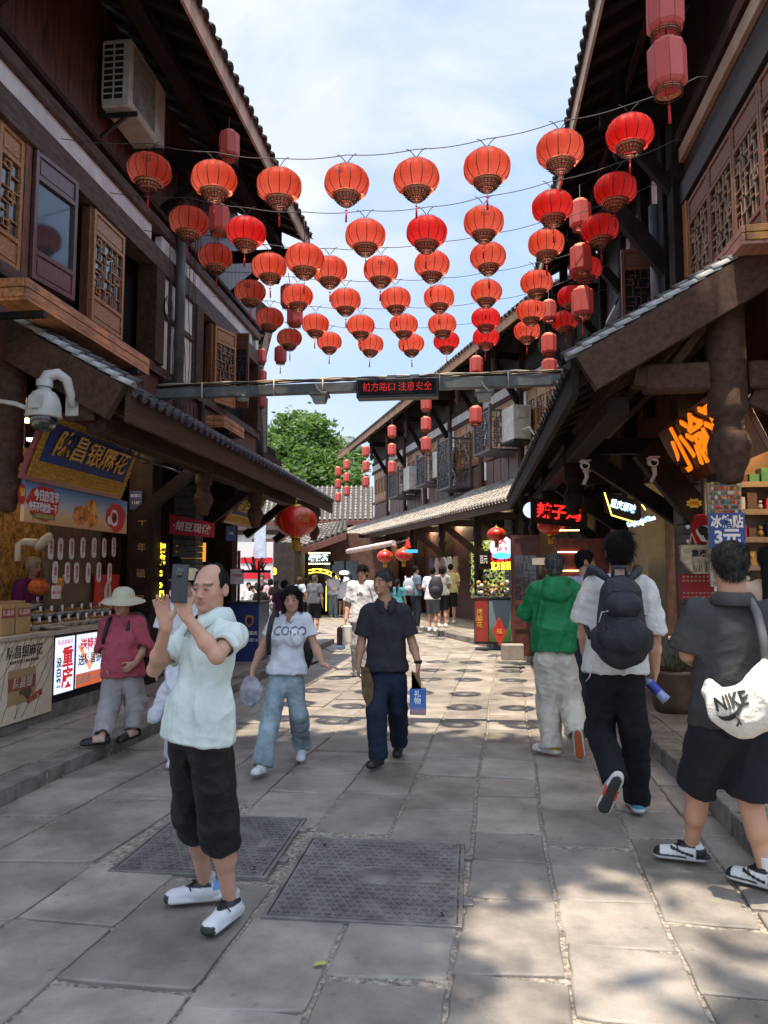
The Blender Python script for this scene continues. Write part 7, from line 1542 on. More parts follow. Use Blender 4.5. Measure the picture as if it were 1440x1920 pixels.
    if vox < .009:
        for xx in (-1, 1):
            ec = hc + (l * .031 * xx + f * .0835 - u * .0045) * hs; mm = MB(); R3 = Matrix([[l[i], f[i], u[i]] for i in range(3)])
            a = MB(); a.sphere((0, 0, 0), 1, 12, 8, sc=(.0125 * hs, .0085 * hs, .0042 * hs)); a.v = [tuple(Vector(ec) + R3 @ Vector(v)) for v in a.v]; a.build('eye', mat('eye white', (.42, .38, .35), .3), root)
            gz = o.get('gaze', 0) * .004; a = MB(); a.sphere((0, 0, 0), 1, 10, 8, sc=(.0058 * hs, .0045 * hs, .0043 * hs)); a.v = [tuple(Vector(ec + (f * .0055 + l * gz) * hs) + R3 @ Vector(v)) for v in a.v]; a.build('iris', mat('dark iris', (.012, .008, .006), .15), root)
            a = MB(); a.tube([tuple(Vector(ec) + R3 @ Vector((xq * .0145 * hs, (.0095 - .005 * xq * xq) * hs, (.0046 - .003 * xq * xq) * hs))) for xq in np.linspace(-1, 1, 7)], .0013 * hs, 4); a.build('eyelid', mat('lash', (.03, .02, .018), .6), root)
    if o.get('hair'): hair(root, o, hc, H, hs, vox, base)
    if 'top' in o: top(root, o, J, L, U, Fw, g_, sc, vox, base, neck)
    if 'legs' in o: legs(root, o, J, L, U, Fw, g_, sc, vox, base)
    for q in 'lr': shoe(root, o, J[q + 'a'], o[q + 'f'], o.get(q + 'up', (0, 0, 1)), sc, base, vox, o['shoe'])
    return root
def wrinkle(V, Q, amp, seed, L, U, fold=1.0, low=None):
    """cloth folds: long creases along the pull, and finer crumples"""
    N_ = normals(V, Q); P_ = V.astype(float) + 50; a = P_ @ L; b = P_ @ U; c = P_ @ np.cross(L, U)
    q = np.stack([a * 1.0 + .25 * b, c, b * .28], 1); w1 = vnoise(q, 13, seed); q2 = np.stack([a * .5 + b * .85, c * .5, b - a * .4], 1); w2 = vnoise(q2, 15, seed + 1); w3 = vnoise(P_, 34, seed + 2)
    r = lambda w: 1 - 2 * np.abs(w) ** .8
    d = amp * 1.35 * (fold * .95 * r(w1) + .22 * r(w2) + .08 * w3)
    return V + N_ * d[:, None].astype(np.float32)
def top(root, o, J, L, U, Fw, g_, sc, vox, base, neck):
    t = o['top']; ls = t.get('loose', .028); hem = t.get('hem', .02); pts = np.array([J[k] for k in ('ls', 'rs', 'le', 're', 'lw', 'rw', 'pel')]); F = Field(pts.min(0) - .28, pts.max(0) + .26, vox)
    mid = lambda a, b, q: a + (b - a) * q; sm = (J['ls'] + J['rs']) / 2; hb = J['pel'] - U * hem
    ch = mid(J['pel'], sm, .70); wr = t.get('waist', 0); hw = (.166 + ls * 1.2 + t.get('hemw', 0)) * g_ * sc
    F.cap(hb - U * .12, mid(hb, ch, .45), hw, (.150 + ls + wr) * g_ * sc, .04, flat=(Fw, t.get('flat', .80)))
    F.cap(mid(hb, ch, .45), ch, (.150 + ls + wr) * g_ * sc, (.168 + ls * .7) * g_ * sc, .05, flat=(Fw, .70))
    if t.get('bust'):
        for x in (-1, 1): F.ell(ch + L * .075 * x + Fw * .085, (.075, .06, .07), None, .05)
    if t.get('belly'): F.ell(mid(J['pel'], ch, .35) + Fw * .09, (.13, .09, .14), (L, Fw, U), .08)
    F.cap(J['ls'] - U * .015 - L * .02, J['rs'] - U * .015 + L * .02, (.058 + ls * .6) * sc, (.058 + ls * .6) * sc, .06)
    F.cap(neck + L * .11 - U * .02, neck + U * .012, .052, .062, .05); F.cap(neck - L * .11 - U * .02, neck + U * .012, .052, .062, .05)
    sl, sr_ = t.get('sleeve', .55), t.get('sr', (.072, .082))
    for q in 'lr': hp = J[q + 'hp']; F.cap(hp - U * .16, hp + U * .10, o['legs'].get('r', (.105,))[0] * sc + .030, .115 * sc, .04)
    torso = F; parts_ = []
    for q in 'lr':
        F = Field(torso.lo, torso.lo + (torso.n - 1) * torso.h - 1e-6, vox); F.n = torso.n; F.F = np.full(torso.n, 9.0, np.float32); cuts = []
        s_, e, w = J[q + 's'], J[q + 'e'], J[q + 'w']
        if sl <= 1: en = mid(s_, e, sl); F.cap(s_, mid(s_, e, min(1, sl + .12)), sr_[0] * sc, sr_[1] * sc, .035); d = unit(e - s_); cuts.append((en, d, s_, sr_[1] * sc))
        else: en = mid(e, w, sl - 1); F.cap(s_, e, sr_[0] * sc, sr_[1] * sc * .92, .035); F.cap(e, mid(e, w, min(1, sl - 1 + .06)), sr_[1] * sc * .92, sr_[1] * sc * t.get('cuff', .72), .03); d = unit(w - e); cuts.append((en, d, e, sr_[1] * sc * t.get('cuff', .8)))
        for en, d, s_, r in cuts:
            F.plane(en, d); F.cap(en - d * .05, en + d * .03, r - max(.020, vox * 2), r - max(.018, vox * 1.8), 0, 'sub')
        parts_.append(F)
    F = torso
    for s2 in parts_: h_ = np.maximum(.035 - np.abs(F.F - s2.F), 0) / .035; F.F = np.minimum(F.F, s2.F) - h_ * h_ * .035 * .25
    if t.get('hood'):
        F.cap(neck + L * .07 - Fw * .07 + U * .03, neck - L * .07 - Fw * .07 + U * .03, .05, .05, .03); F.ell(neck - Fw * .12 - U * .06, (.12, .05, .10), (L, Fw, U), .03)
    if t.get('collar'):
        F.cap(neck - Fw * .02 - U * .01, neck - Fw * .01 + U * .025, .080 * sc, .074 * sc, .01, flat=(Fw, .98)); F.plane(neck + U * .055, U)
    F.cap(neck - U * .03 + Fw * .02, neck + U * .25 + Fw * .0, (t.get('nr', .062) - .006 * bool(t.get('collar'))) * sc, .066 if t.get('collar') else .10, 0, 'sub')
    if t.get('vneck'): F.cap(neck + Fw * .10 - U * .07, neck + Fw * .11 + U * .03, .008, .030, .004, 'sub')
    F.plane(hb, -U * .35 + np.array((0, 0, -.65)))
    hh = hw * .80; F.cap(hb - U * .2, hb + U * .05, hh, hh - .03, 0, 'sub', flat=(Fw, t.get('flat', .80)))
    V, Q = F.nets(); V = smooth_verts(V, Q, 1, .4); V = wrinkle(V, Q, t.get('amp', .007), t.get('seed', 1), L, U)
    nm = t.get('name', 'shirt'); np_mesh(nm, V, Q, t['mat'], root, base)
    if t.get('collar'): collar(root, neck, L, U, Fw, t['mat'], sc, o.get('neck', .052))
def collar(root, neck, L, U, Fw, mt, sc, nk):
    m = MB(); A = [R(a) for a in range(12, 349, 12)]; n = len(A); r0 = (nk + .014) * sc; rows = []
    for (dr, dz) in ((-.004, .085), (.006, .092), (.020, .078), (.046, .026), (.040, .020), (.012, .05)):
        ring = []
        for a in A:
            f = max(0, math.cos(a)) ** 3; low = dz < .03; rr = (r0 + dr + (.014 * f if low else 0)) * (1 + .0 * f); z = dz - (.030 + (.045 if low else 0)) * f - (.0 if low else .004) * f
            ring.append(neck - Fw * .006 + (Fw * math.cos(a) + L * math.sin(a)) * rr + U * z)
        rows.append(ring)
    m.add([p for r_ in rows for p in r_], [(i * n + k, i * n + k + 1, (i + 1) * n + k + 1, (i + 1) * n + k) for i in range(len(rows) - 1) for k in range(n - 1)], smooth=True); m.build('collar', mt, root)
def legs(root, o, J, L, U, Fw, g_, sc, vox, base):
    t = o['legs']; en = t.get('end', 1.97); r0, r1, r2 = t.get('r', (.105, .085, .08)); pts = np.array([J[k] for k in ('lhp', 'rhp', 'lk', 'rk', 'la', 'ra', 'pel')]); F = Field(pts.min(0) - .22, pts.max(0) + .24, vox); mid = lambda a, b, q: a + (b - a) * q
    F.cap(J['pel'] - U * .02, J['pel'] + U * .13, .142 * g_ * sc, .132 * g_ * sc, .03, flat=(Fw, .74)); F.cap(mid(J['lhp'], J['rhp'], .3), mid(J['lhp'], J['rhp'], .7), .105 * g_ * sc, .105 * g_ * sc, .05, flat=(Fw, .85))
    for q in 'lr':
        h0, k0, a0 = J[q + 'hp'], J[q + 'k'], J[q + 'a']; d1 = unit(k0 - h0); d2 = unit(a0 - k0)
        if en > 1:
            e = mid(k0, a0, en - 1); F.cap(h0, k0, r0 * sc, r1 * sc, .035); F.cap(k0, e, r1 * sc, r2 * sc, .025)
            if t.get('gather'): F.ell(e, (r2 * 1.25 * sc,) * 2 + (.05,), None, .03); F.ell(e + d2 * .02, (.075 * sc,) * 2 + (.03,), None, .02)
            else: F.cap(e, e + d2 * .05, r2 * sc, r2 * sc, 0); F_cut(F, e, d2, r2 * sc)
        else: e = mid(h0, k0, en); F.cap(h0, mid(h0, k0, min(1.1, en + .1)), r0 * sc, r1 * sc, .035); F_cut(F, e, d1, r1 * sc)
    F.plane(J['pel'] + U * .12, U)
    V, Q = F.nets(); V = smooth_verts(V, Q, 1, .4); V = wrinkle(V, Q, t.get('amp', .009), t.get('seed', 5), L, U, .6); np_mesh(t.get('name', 'trousers'), V, Q, t['mat'], root, base)
def F_cut(F, en, d, r):
    m = .2; sl_, X = F.block(en - m, en + m); px, py, pz = X[0] - en[0], X[1] - en[1], X[2] - en[2]; h_ = px * d[0] + py * d[1] + pz * d[2]; rad = np.sqrt(np.maximum(0, px * px + py * py + pz * pz - h_ * h_))
    F.comb(sl_, np.maximum(-h_, rad - r * 1.35).astype(np.float32), 0, 'sub'); F.cap(en - d * .06, en + d * .05, r - max(.018, F.h * 1.6), r - max(.016, F.h * 1.5), 0, 'sub')
def hair(root, o, hc, H, hs, vox, base):
    l, f, u = H; st = o['hair']; col = o.get('haircol', (.012, .010, .010)); r = .26 if st in ('bob', 'long', 'ponytail') else .16; v = max(.006, vox); F = Field(hc - r - (np.array((0, 0, .35)) if st in ('long', 'ponytail') else 0), hc + r, v); P_ = lambda x, y, z: hc + (l * x + f * y + u * z) * hs; fm = (l, f, u); th = o.get('hairth', .014)
    F.ell(P_(0, -.018, .028), ((.078 + th) * hs, (.095 + th) * hs, (.088 + th) * hs), fm, 0)
    if st == 'bob': 
        for x in (-1, 1): F.cap(P_(.062 * x, -.02, .02), P_(.076 * x, .0, -.10), .040 * hs, .026 * hs, .03)
        F.cap(P_(0, -.08, 0), P_(0, -.075, -.09), .07 * hs, .06 * hs, .04)
        F.ell(P_(0, .095, -.055), (.072 * hs, .085 * hs, .118 * hs), fm, .012, 'sub')
    elif st == 'long' or st == 'ponytail':
        if st == 'long': F.cap(P_(0, -.07, 0), P_(0, -.10, -.34), .085 * hs, .075 * hs, .05, flat=(f, .6))
        else: F.cap(P_(0, -.11, .04), P_(0, -.16, -.02), .03, .035, .02); F.cap(P_(0, -.16, -.02), P_(0, -.14, -.30), .035, .012, .02)
        F.ell(P_(0, .09, -.05), (.066 * hs, .075 * hs, .11 * hs), fm, .015, 'sub')
    elif st == 'bald':
        F.cap(P_(0, .03, .14), P_(0, .02, .085), .052 * hs, .060 * hs, .01, 'sub'); F.ell(P_(0, .10, .05), (.12 * hs, .088 * hs, .13 * hs), fm, .01, 'sub'); F.ell(P_(0, .10, -.05), (.12 * hs, .09 * hs, .1 * hs), fm, .01, 'sub')
        F.ell(P_(0, -.02, -.13), (.1 * hs, .15 * hs, .075 * hs), fm, .01, 'sub')
    else:
        F.ell(P_(0, -.052, -.040), (.068 * hs, .054 * hs, .062 * hs), fm, .02); F.ell(P_(0, .105, -.03), (.076 * hs, .075 * hs, .098 * hs), fm, .010, 'sub'); F.ell(P_(0, .03, -.11), (.12 * hs, .12 * hs, .075 * hs), fm, .012, 'sub'); F.ell(P_(0, -.03, -.172), (.13 * hs, .15 * hs, .075 * hs), fm, .012, 'sub')
        for x in (-1, 1): F.ell(P_(.094 * x, .010, -.022), (.026 * hs, .040 * hs, .046 * hs), fm, .005, 'sub')
        if st == 'fringe': F.ell(P_(.01, .075, .066), (.062 * hs, .035 * hs, .032 * hs), fm, .02); F.ell(P_(-.02, .0, .11), (.06 * hs, .06 * hs, .025 * hs), fm, .02)
    V, Q = F.nets(); N_ = normals(V, Q); d = (V - hc).astype(float); w = vnoise(np.stack([d @ l * 1.6, d @ f * .9, d @ u * .35], 1) + 9, 60, 4) * .004 + vnoise(d + 7, 28, 6) * .004; V = V + (N_ * w[:, None]).astype(np.float32)
    c = np.tile(np.array(col), (len(V), 1)); gr = o.get('grey', 0)
    if gr: z = np.clip(.5 + .5 * vnoise(np.stack([d @ l * 2, d @ f, d @ u * .5], 1) + 3, 70, 8), 0, 1)[:, None]; c = c * (1 - gr * z) + np.array((.20, .19, .18)) * gr * z
    np_mesh('hair', V, Q, HAIRM, root, base, c)
    if vox < .0125:
        rs = np.random.RandomState(3); n = 2600 if vox < .009 else 1200; k = rs.randint(0, len(V), n); p, nn = V[k].astype(float), N_[k]; cr_ = (hc + u * .11 * hs - f * .03); g = p - cr_; g = g - u * .03; g -= nn * (g * nn).sum(1)[:, None]; g /= np.maximum(np.linalg.norm(g, axis=1), 1e-6)[:, None]
        g = g + nn * (.05 if st in ('bob', 'long') else .16) + nn * .25 * rs.rand(n, 1) * (st not in ('bob', 'long')) + rs.normal(size=(n, 3)) * (.09 if st in ('bob', 'long') else .2); ln = (.02 + .025 * rs.rand(n, 1)) * (1.6 if st in ('bob', 'long', 'fringe') else .8 if st != 'bald' else .4); s_ = np.cross(g, nn); s_ /= np.maximum(np.linalg.norm(s_, axis=1), 1e-6)[:, None]; w2 = .0011 + .0008 * rs.rand(n, 1)
        vv = np.stack([p - nn * .002 - s_ * w2, p - nn * .002 + s_ * w2, p + g * ln * .6 + s_ * w2 * .6, p + g * ln], 1).reshape(-1, 3); cc = np.repeat(c[k] * (1.3 if gr == 0 else 1.0), 4, 0); np_mesh('hair_strands', vv, np.arange(4 * n).reshape(-1, 4), HAIRM, root, base, cc)['kind'] = 'stuff'
SHOEM = mat('shoe', (1, 1, 1), .55, var=.06, vcol=True)
def shoe(root, o, ank, fd, up, sc, base, vox, st):
    fd = unit(fd); up = np.array(up, float); up = unit(up - fd * (up @ fd)); sd = np.cross(fd, up); v = min(vox, .012) if vox > .009 else .006
    a = ank; sc = sc * st.get('sc', 1); P_ = lambda x, y, z: a + (fd * x + sd * y) * sc + up * z * sc; F = Field(a - .26, a + .26, v); fm = (fd, sd, up); k = .02
    F.cap(P_(-.035, 0, -.035), P_(.03, 0, -.03), .042 * sc, .042 * sc, k); F.cap(P_(.03, 0, -.032), P_(.15, .004, -.05), .044 * sc, .034 * sc, .03); F.ell(P_(.15, .004, -.05), (.05 * sc, .042 * sc, .028 * sc), fm, .02)
    F.cap(P_(-.02, 0, -.03), P_(-.005, 0, .015 if st['kind'] != 'flat' else -.02), .044 * sc, .042 * sc, .02)
    F.cap(P_(-.045, 0, -.062), P_(.155, .003, -.062), .039 * sc, .046 * sc, .008, flat=(up, .5))
    if st['kind'] == 'runner': F.cap(P_(-.065, 0, -.055), P_(.0, 0, -.062), .034 * sc, .036 * sc, .01, flat=(up, .6))
    F.plane(P_(0, 0, -.0825), -up); F.cap(P_(-.01, 0, .0), P_(-.005, 0, .06), .034 * sc, .037 * sc, .004, 'sub')
    V, Q = F.nets(); V = smooth_verts(V, Q, 1, .3); d = (V - a) / sc; x, y, z = d @ fd, d @ sd, d @ up; c = np.tile(np.array(st['c'], float), (len(V), 1)); sole = z < (-.058 + (.010 * np.clip(-x * 12, 0, 1) if st['kind'] == 'runner' else 0)); c[sole] = st.get('sole', st['c']); c[z < -.0755] = st.get('tread', st.get('sole', st['c']))
    for (cond, cc) in st.get('paint', []): c[cond(x, y, z)] = cc
    np_mesh('shoe', V, Q, SHOEM, root, base, c)
    if st.get('lace'):
        m = MB()
        for i in range(5): xx = .035 + i * .019; zz = .019 - i * .0095; m.tube([P_(xx, -.026, zz - .012), P_(xx + .004, 0, zz + .004), P_(xx, .026, zz - .012)], .0035, 5)
        m.tube([P_(.05, 0, .022), P_(.07, .03, .012), P_(.05, .045, -.01)], .0035, 4); m.tube([P_(.05, 0, .022), P_(.08, -.03, .01), P_(.07, -.048, -.012)], .0035, 4); m.build('lace', plain('lace ' + str(st['lace']), st['lace'], .8), root)
    if st.get('sock') is not None:
        S = Field(a - .14, a + .16, v); S.cap(P_(-.008, 0, -.02), P_(-.004, 0, st.get('sockh', .045)), .040 * sc, .042 * sc, .0); S.plane(P_(0, 0, st.get('sockh', .045)), up); V, Q = S.nets(); np_mesh('sock', V, Q, plain('sock ' + str(st['sock']), st['sock'], .9), root, base)
def pj(Y, **k): return {n: at(v[0], v[1], Y=Y + (v[2] if len(v) > 2 else 0)) for n, v in k.items()}
def gz(px, py, z): return at(px, py, Z=z)
def vec(a, b): return unit(np.array(b, float) - np.array(a, float))
DN = (0, 0, -1)
def hang(J, q, curl=.45, inward=None):
    d = unit(np.array(J[q + 'w']) - np.array(J[q + 'e']) + np.array((0, 0, -.10))); L = unit(np.array(J['ls']) - np.array(J['rs'])); f = np.cross(L, (0, 0, 1.)); return dict(d=d, n=-L if q == 'l' else L, t=f, curl=curl)
WS = {'kind': 'runner', 'c': (.62, .63, .65), 'sole': (.60, .60, .60), 'tread': (.03, .03, .03)}
Y0 = 3.42
J = pj(Y0, head=(394, 1101, -.03), ls=(436, 1190, -.12), rs=(353, 1190, .12), le=(407, 1231, -.33), re=(289, 1256, -.02), lw=(350, 1156, -.36), rw=(312, 1178, -.18), pel=(371, 1352, 0), lhp=(392, 1374, -.06), rhp=(352, 1374, .06), lk=(424, 1548, -.10), rk=(362, 1538, .04))
J['la'] = gz(432, 1690, .10); J['ra'] = gz(386, 1657, .10); J['lk'] = (np.array(J['la']) * .52 + np.array(J['lhp']) * .48) + np.array((.0, -.03, 0)); J['rk'] = (np.array(J['ra']) * .52 + np.array(J['rhp']) * .48) + np.array((-.02, -.02, 0))
hero = dict(head=head_frame(R(-11), R(-4), R(2)), hs=.91, g=.87, s=.95, arm=.86, fat=1.04, skin=(.52, .29, .20), neck=.056, lf=vec(gz(455, 1705, 0), gz(380, 1762, 0)), rf=vec(gz(403, 1690, 0), gz(292, 1699, 0)),
    lh=dict(d=vec(J['lw'], at(334, 1118, Y=Y0 - .37)), n=(-.45, .75, .25), t=(.7, .1, .7), curls=[.25, .35, .45, .5], spread=.10, thumb=.9), rh=dict(d=vec(J['rw'], at(302, 1128, Y=Y0 - .20)), n=(.35, -.90, .15), t=(.9, .3, .1), curls=[.22, .14, .12, .2], spread=.13, thumb=.5), hand=1.0,
    brow=(.15, .09, .065), hair='bald', haircol=(.022, .020, .020), hairth=.006, shoe={'kind': 'runner', 'c': (.60, .62, .65), 'sole': (.66, .67, .68), 'tread': (.03, .03, .035), 'lace': (.012, .012, .014), 'sc': 1.06, 'sock': (.42, .42, .43), 'sockh': .05,
        'paint': [(lambda x, y, z: (x < -.035) & (z > -.02), (.10, .30, .62)), (lambda x, y, z: (z < -.048) & (z > -.062) & (x > .02) & (x < .12) & (y > 0), (.03, .16, .62)), (lambda x, y, z: (z > -.004) & (x > -.03), (.015, .015, .018)), (lambda x, y, z: (x > .175) & (z < -.035), (.02, .02, .022))]},
    top={'mat': cloth('pale mint', (.60, .69, .655), .75), 'name': 'polo_shirt', 'collar': True, 'vneck': True, 'sleeve': .62, 'hem': .075, 'loose': .020, 'sr': (.054, .066), 'amp': .009, 'seed': 3, 'hemw': -.004},
    legs={'mat': cloth('black nylon', (.012, .012, .014), .5), 'name': 'knee_shorts', 'end': 1.20, 'r': (.100, .092, .072), 'gather': True, 'amp': .011, 'seed': 8})
hero_p = person('balding man in a pale mint polo and black knee shorts photographing with his phone', J, hero, .0056)
pc = at(337, 1094, Y=Y0 - .40); t = thing('phone', 'dark phone with a round camera bump held up by the man in the mint polo', 'phone', tuple(pc)); Mp = frame(pc, (1, -.18, -.05), (.03, -.02, 1)); X3 = lambda m: setattr(m, 'v', [tuple(Mp @ Vector(v)) for v in m.v]) or m
X3(MB().box(-.038, .038, -.08, .08, -.0045, .0045)).build('body', mat('blue black phone glass', (.022, .03, .04), .15, coat=.6), t, bevel=.003)
m = MB(); m.lathe([(0, .0075), (.019, .0075), (.021, .0045)], (0, .045, 0), 28); X3(m).build('camera_bump', mat('phone bump', (.012, .014, .018), .2, coat=.5), t)
m = MB()
for a_ in range(4): m.lathe([(0, .0085), (.0055, .0085), (.006, .0076)], (.009 * math.cos(a_ * 1.57 + .78), .045 + .009 * math.sin(a_ * 1.57 + .78), 0), 12)
X3(m).build('lens', mat('lens glass', (.03, .035, .05), .05, coat=1), t)
m = MB(); q = at(352, 1457, Y=Y0 - .20); 
Y0 = 6.45
J = pj(Y0, head=(547, 1122, -.06), ls=(574, 1164, 0), rs=(516, 1164, 0), le=(590, 1210, .0), re=(494, 1210, .02), lw=(606, 1246, -.08), rw=(474, 1253, -.06), pel=(536, 1262, 0), lhp=(551, 1278, .0), rhp=(521, 1278, -.0), lk=(560, 1338, .02), rk=(508, 1342, -.16))
J['la'] = gz(566, 1396, .14); J['ra'] = gz(493, 1433, .10)
wm = dict(head=head_frame(R(8), R(-10), R(-3)), hs=.90, g=.82, s=.88, fat=1.0, skin=(.50, .27, .18), neck=.043, lf=vec((0, 0, 0), (.15, -1, -.35)), lup=(.0, -.3, 1), rf=unit((-.12, -1, .12)), lh=dict(d=(.85, -.1, -.15), n=(0, -.2, -1), t=(.2, -1, .0), curl=.18, spread=.08), rh=dict(d=(-.15, -.1, -1), n=(1, 0, 0), t=(.1, -1, 0), curl=.9),
    hair='bob', hairth=.009, brow=(.16, .09, .065), haircol=(.018, .014, .013), shoe=dict(WS, lace=(.5, .5, .5), tread=(.03, .03, .03)), top={'mat': cloth('white jersey', (.66, .67, .72), .8), 'name': 't_shirt', 'sleeve': .62, 'hem': .0, 'loose': .016, 'sr': (.056, .070), 'bust': True, 'amp': .009, 'seed': 13, 'hemw': .03, 'waist': .002},
    legs={'mat': cloth('washed light denim', (.27, .35, .39), .85, var=.35), 'end': 2.03, 'r': (.098, .088, .090), 'amp': .011, 'seed': 15, 'name': 'jeans'})
w_p = person('woman with a black bob in a white printed T-shirt and light jeans, walking', J, wm, .008)
ch_ = at(540, 1190, Y=6.27); o = text('print', 'COCO', .115, frame(ch_ + Vector((0, -.03, .03)), (1, .03, 0), (0, 0.08, 1)), mat('silver print', (.30, .31, .33), .5), ext=.001, bold=.015, maxw=.27)
def cling(o, body, up_off=.004):
    """lay flat lettering on the cloth below it"""
    from mathutils.bvhtree import BVHTree
    me = body.data; wm_ = world(body); vs_ = [wm_ @ v.co for v in me.vertices]; bv = BVHTree.FromPolygons(vs_, [p.vertices[:] for p in me.polygons]); M = o.matrix_basis.copy(); n = (M.to_3x3() @ Vector((0, 0, 1))).normalized()
    for v in o.data.vertices:
        p = M @ v.co; h = bv.ray_cast(p + n * .3, -n, .8)
        if h[0] is not None: p = h[0] + n * up_off
        v.co = p
    o.matrix_basis = Matrix.Identity(4)
def adopt(o, root, src=None):
    o.data.transform(world(root).inverted()); o.parent = root
def child_of(root, name): return [c for c in bpy.data.objects if c.parent == root and c.name.split('.')[0] == name][0]
cling(o, child_of(w_p, 't_shirt')); adopt(o, w_p)
m = MB(); sL = np.array(at(508, 1164, Y=6.30)); m.tube([Vector(sL) + Vector((.03, .14, .02)), Vector(sL) + Vector((.03, .02, .075)), Vector(sL) + Vector((.02, -.05, .02)), Vector(sL) + Vector((.0, -.07, -.12)), Vector(sL) + Vector((-.02, .02, -.28))], [.022] * 5, 8); 
t = thing('backpack', 'black backpack worn by the woman in the white printed T-shirt, straps trailing', 'backpack', tuple(at(560, 1240, Y=6.6))); m.build('strap', CABLE, t); m = MB(); m.tube([at(586, 1215, Y=6.6), at(600, 1236, Y=6.5), at(612, 1247, Y=6.4), at(598, 1240, Y=6.42), at(580, 1246, Y=6.5)], .010, 6); m.build('strap', CABLE, t)
m = MB(); m.sphere(at(562, 1222, Y=6.72), .16, 16, 12, sc=(.8, .5, 1.2)); m.build('pouch', plain('black nylon pack', (.012, .012, .016), .6, bump=.3), t)
bc = at(471, 1298, Y=6.38); PB = mat('thin clear plastic bag', (.55, .55, .66), .25, var=.2, scale=12, alpha=.5, bump=.8, bscale=18)
def bag_sdf(name, c, r, mt, parent, top_pt=None, seed=1, amp=.012, v=.010):
    F = Field(np.array(c) - .34, np.array(c) + .38, v); F.ell(np.array(c), r, None, .02)
    if top_pt is not None: F.cap(np.array(c) + np.array((0, 0, r[2] * .4)), np.array(top_pt), r[0] * .7, .012, .05)
    V, Q = F.nets(); V = wrinkle(V, Q, amp, seed, np.array((1., 0, 0)), np.array((0, 0, 1.))); np_mesh(name, V, Q, mt, parent, tuple(parent.location))
t = thing('plastic_bag', 'translucent plastic bag of shopping in the hand of the woman in jeans', 'bag', tuple(bc)); bag_sdf('bag', bc, (.085, .08, .12), PB, t, at(474, 1262, Y=6.38), 3)
m = MB(); rr = random.Random(3)
for k in range(10): m.sphere(bc + Vector((rr.uniform(-.05, .05), rr.uniform(-.04, .04), rr.uniform(-.09, .04))), rr.uniform(.018, .035), 8, 6, mi=k % 3)
m.build('contents', [plain('dark fruit', (.05, .02, .05)), plain('grey wrap', (.35, .35, .4)), plain('brown snack', (.2, .1, .05))], t)
Y0 = 6.72
J = pj(Y0, head=(718, 1092, -.03), ls=(757, 1148, .02), rs=(691, 1148, -.02), le=(772, 1202, .03), re=(678, 1202, -.03), lw=(784, 1243, -.08), rw=(672, 1245, -.08), pel=(725, 1254, 0), lhp=(741, 1275, .0), rhp=(709, 1275, -.02), lk=(746, 1330, .05), rk=(706, 1335, -.17))
J['la'] = gz(748, 1390, .12); J['ra'] = gz(709, 1418, .10)
BLKS = {'kind': 'leather', 'c': (.015, .013, .013), 'sole': (.012, .012, .012)}
nv = dict(head=head_frame(R(-32), R(2), 0), hs=.94, g=.94, s=.98, skin=(.44, .23, .14), neck=.056, lf=unit((.0, -1, -.2)), rf=unit((-.25, -1, .10)), lh=dict(d=(.05, -.1, -1), n=(-1, 0, 0), t=(0, -1, 0), curl=.75), rh=dict(d=(.0, -.2, -1), n=(1, 0, 0), t=(0, -1, 0), curl=.8), hair='short', hairth=.008, haircol=(.05, .048, .046), grey=.5, shoe=BLKS,
    top={'mat': cloth('charcoal knit', (.032, .031, .038), .85), 'name': 'polo_shirt', 'collar': True, 'vneck': True, 'sleeve': .80, 'hem': .015, 'loose': .018, 'sr': (.068, .077), 'amp': .009, 'seed': 23}, legs={'mat': cloth('navy cotton', (.014, .022, .045), .8), 'end': 2.04, 'r': (.102, .086, .080), 'amp': .010, 'seed': 25})
person('man in a charcoal polo and navy trousers walking with a blue gift bag', J, nv, .0078)
a_, b_ = at(768, 1292, Y=6.55), at(798, 1341, Y=6.55); t = thing('gift_bag', 'small blue paper bag lettered 礼物 hanging from the hand of the man in charcoal', 'gift bag', ((a_.x + b_.x) / 2, 6.6, b_.z)); MB().box(a_.x, b_.x, 6.55, 6.64, b_.z, a_.z).build('bag', grad_mat('blue printed bag', [(0, (.10, .22, .14)), (.2, (.45, .25, .3)), (.35, (.08, .2, .5)), (1, (.03, .12, .42))], noise=.1), t, bevel=.004)
text('lettering', list('礼物'), .06, FY((a_.x + b_.x) / 2, b_.z + .145, 6.545), WP2, t, ext=.0005, vertical=True, bold=.02); m = MB(); m.tube([(a_.x + .02, 6.6, a_.z), at(784, 1262, Y=6.6), (b_.x - .02, 6.6, a_.z)], .003, 4); m.build('handles', PAPER, t)
m = MB(); pa = at(776, 1262, Y=6.58); m.add([pa + Vector(v) for v in ((-.02, 0, .02), (.05, .02, -.02), (.07, 0, -.14), (-.02, 0, -.14))], [(0, 3, 2, 1), (0, 1, 2, 3)]); m.build('paper_roll', KR, t)
fc = at(686, 1288, Y=6.5); t = thing('folded_fan', 'folded brown and yellow palm fan in the other hand of the man in charcoal', 'fan', tuple(fc)); m = MB()
v = [fc + Vector(q) for q in ((-.045, 0, .17), (.02, .0, .16), (.065, 0, .03), (.06, 0, -.10), (.01, 0, -.17), (-.035, 0, -.06))]; m.add(v + [p + Vector((0, .03, 0)) for p in v], [tuple(range(6)), tuple(range(6, 12))[::-1]] + [(i, (i + 1) % 6 + 0, (i + 1) % 6 + 6, i + 6)[::-1] for i in range(6)]); m.build('leaf', mat('brown palm', (.12, .075, .025), .6, var=.5, scale=12), t)
wr = Vector(J['lw']); m = MB(); m.lathe([(.033, -.014), (.035, -.008), (.035, .008), (.033, .014)], wr + Vector((0, 0, .01)), 16); m.build('wrist_band', BLACK, label='black wrist band on the arm of the man in charcoal', cat='watch')
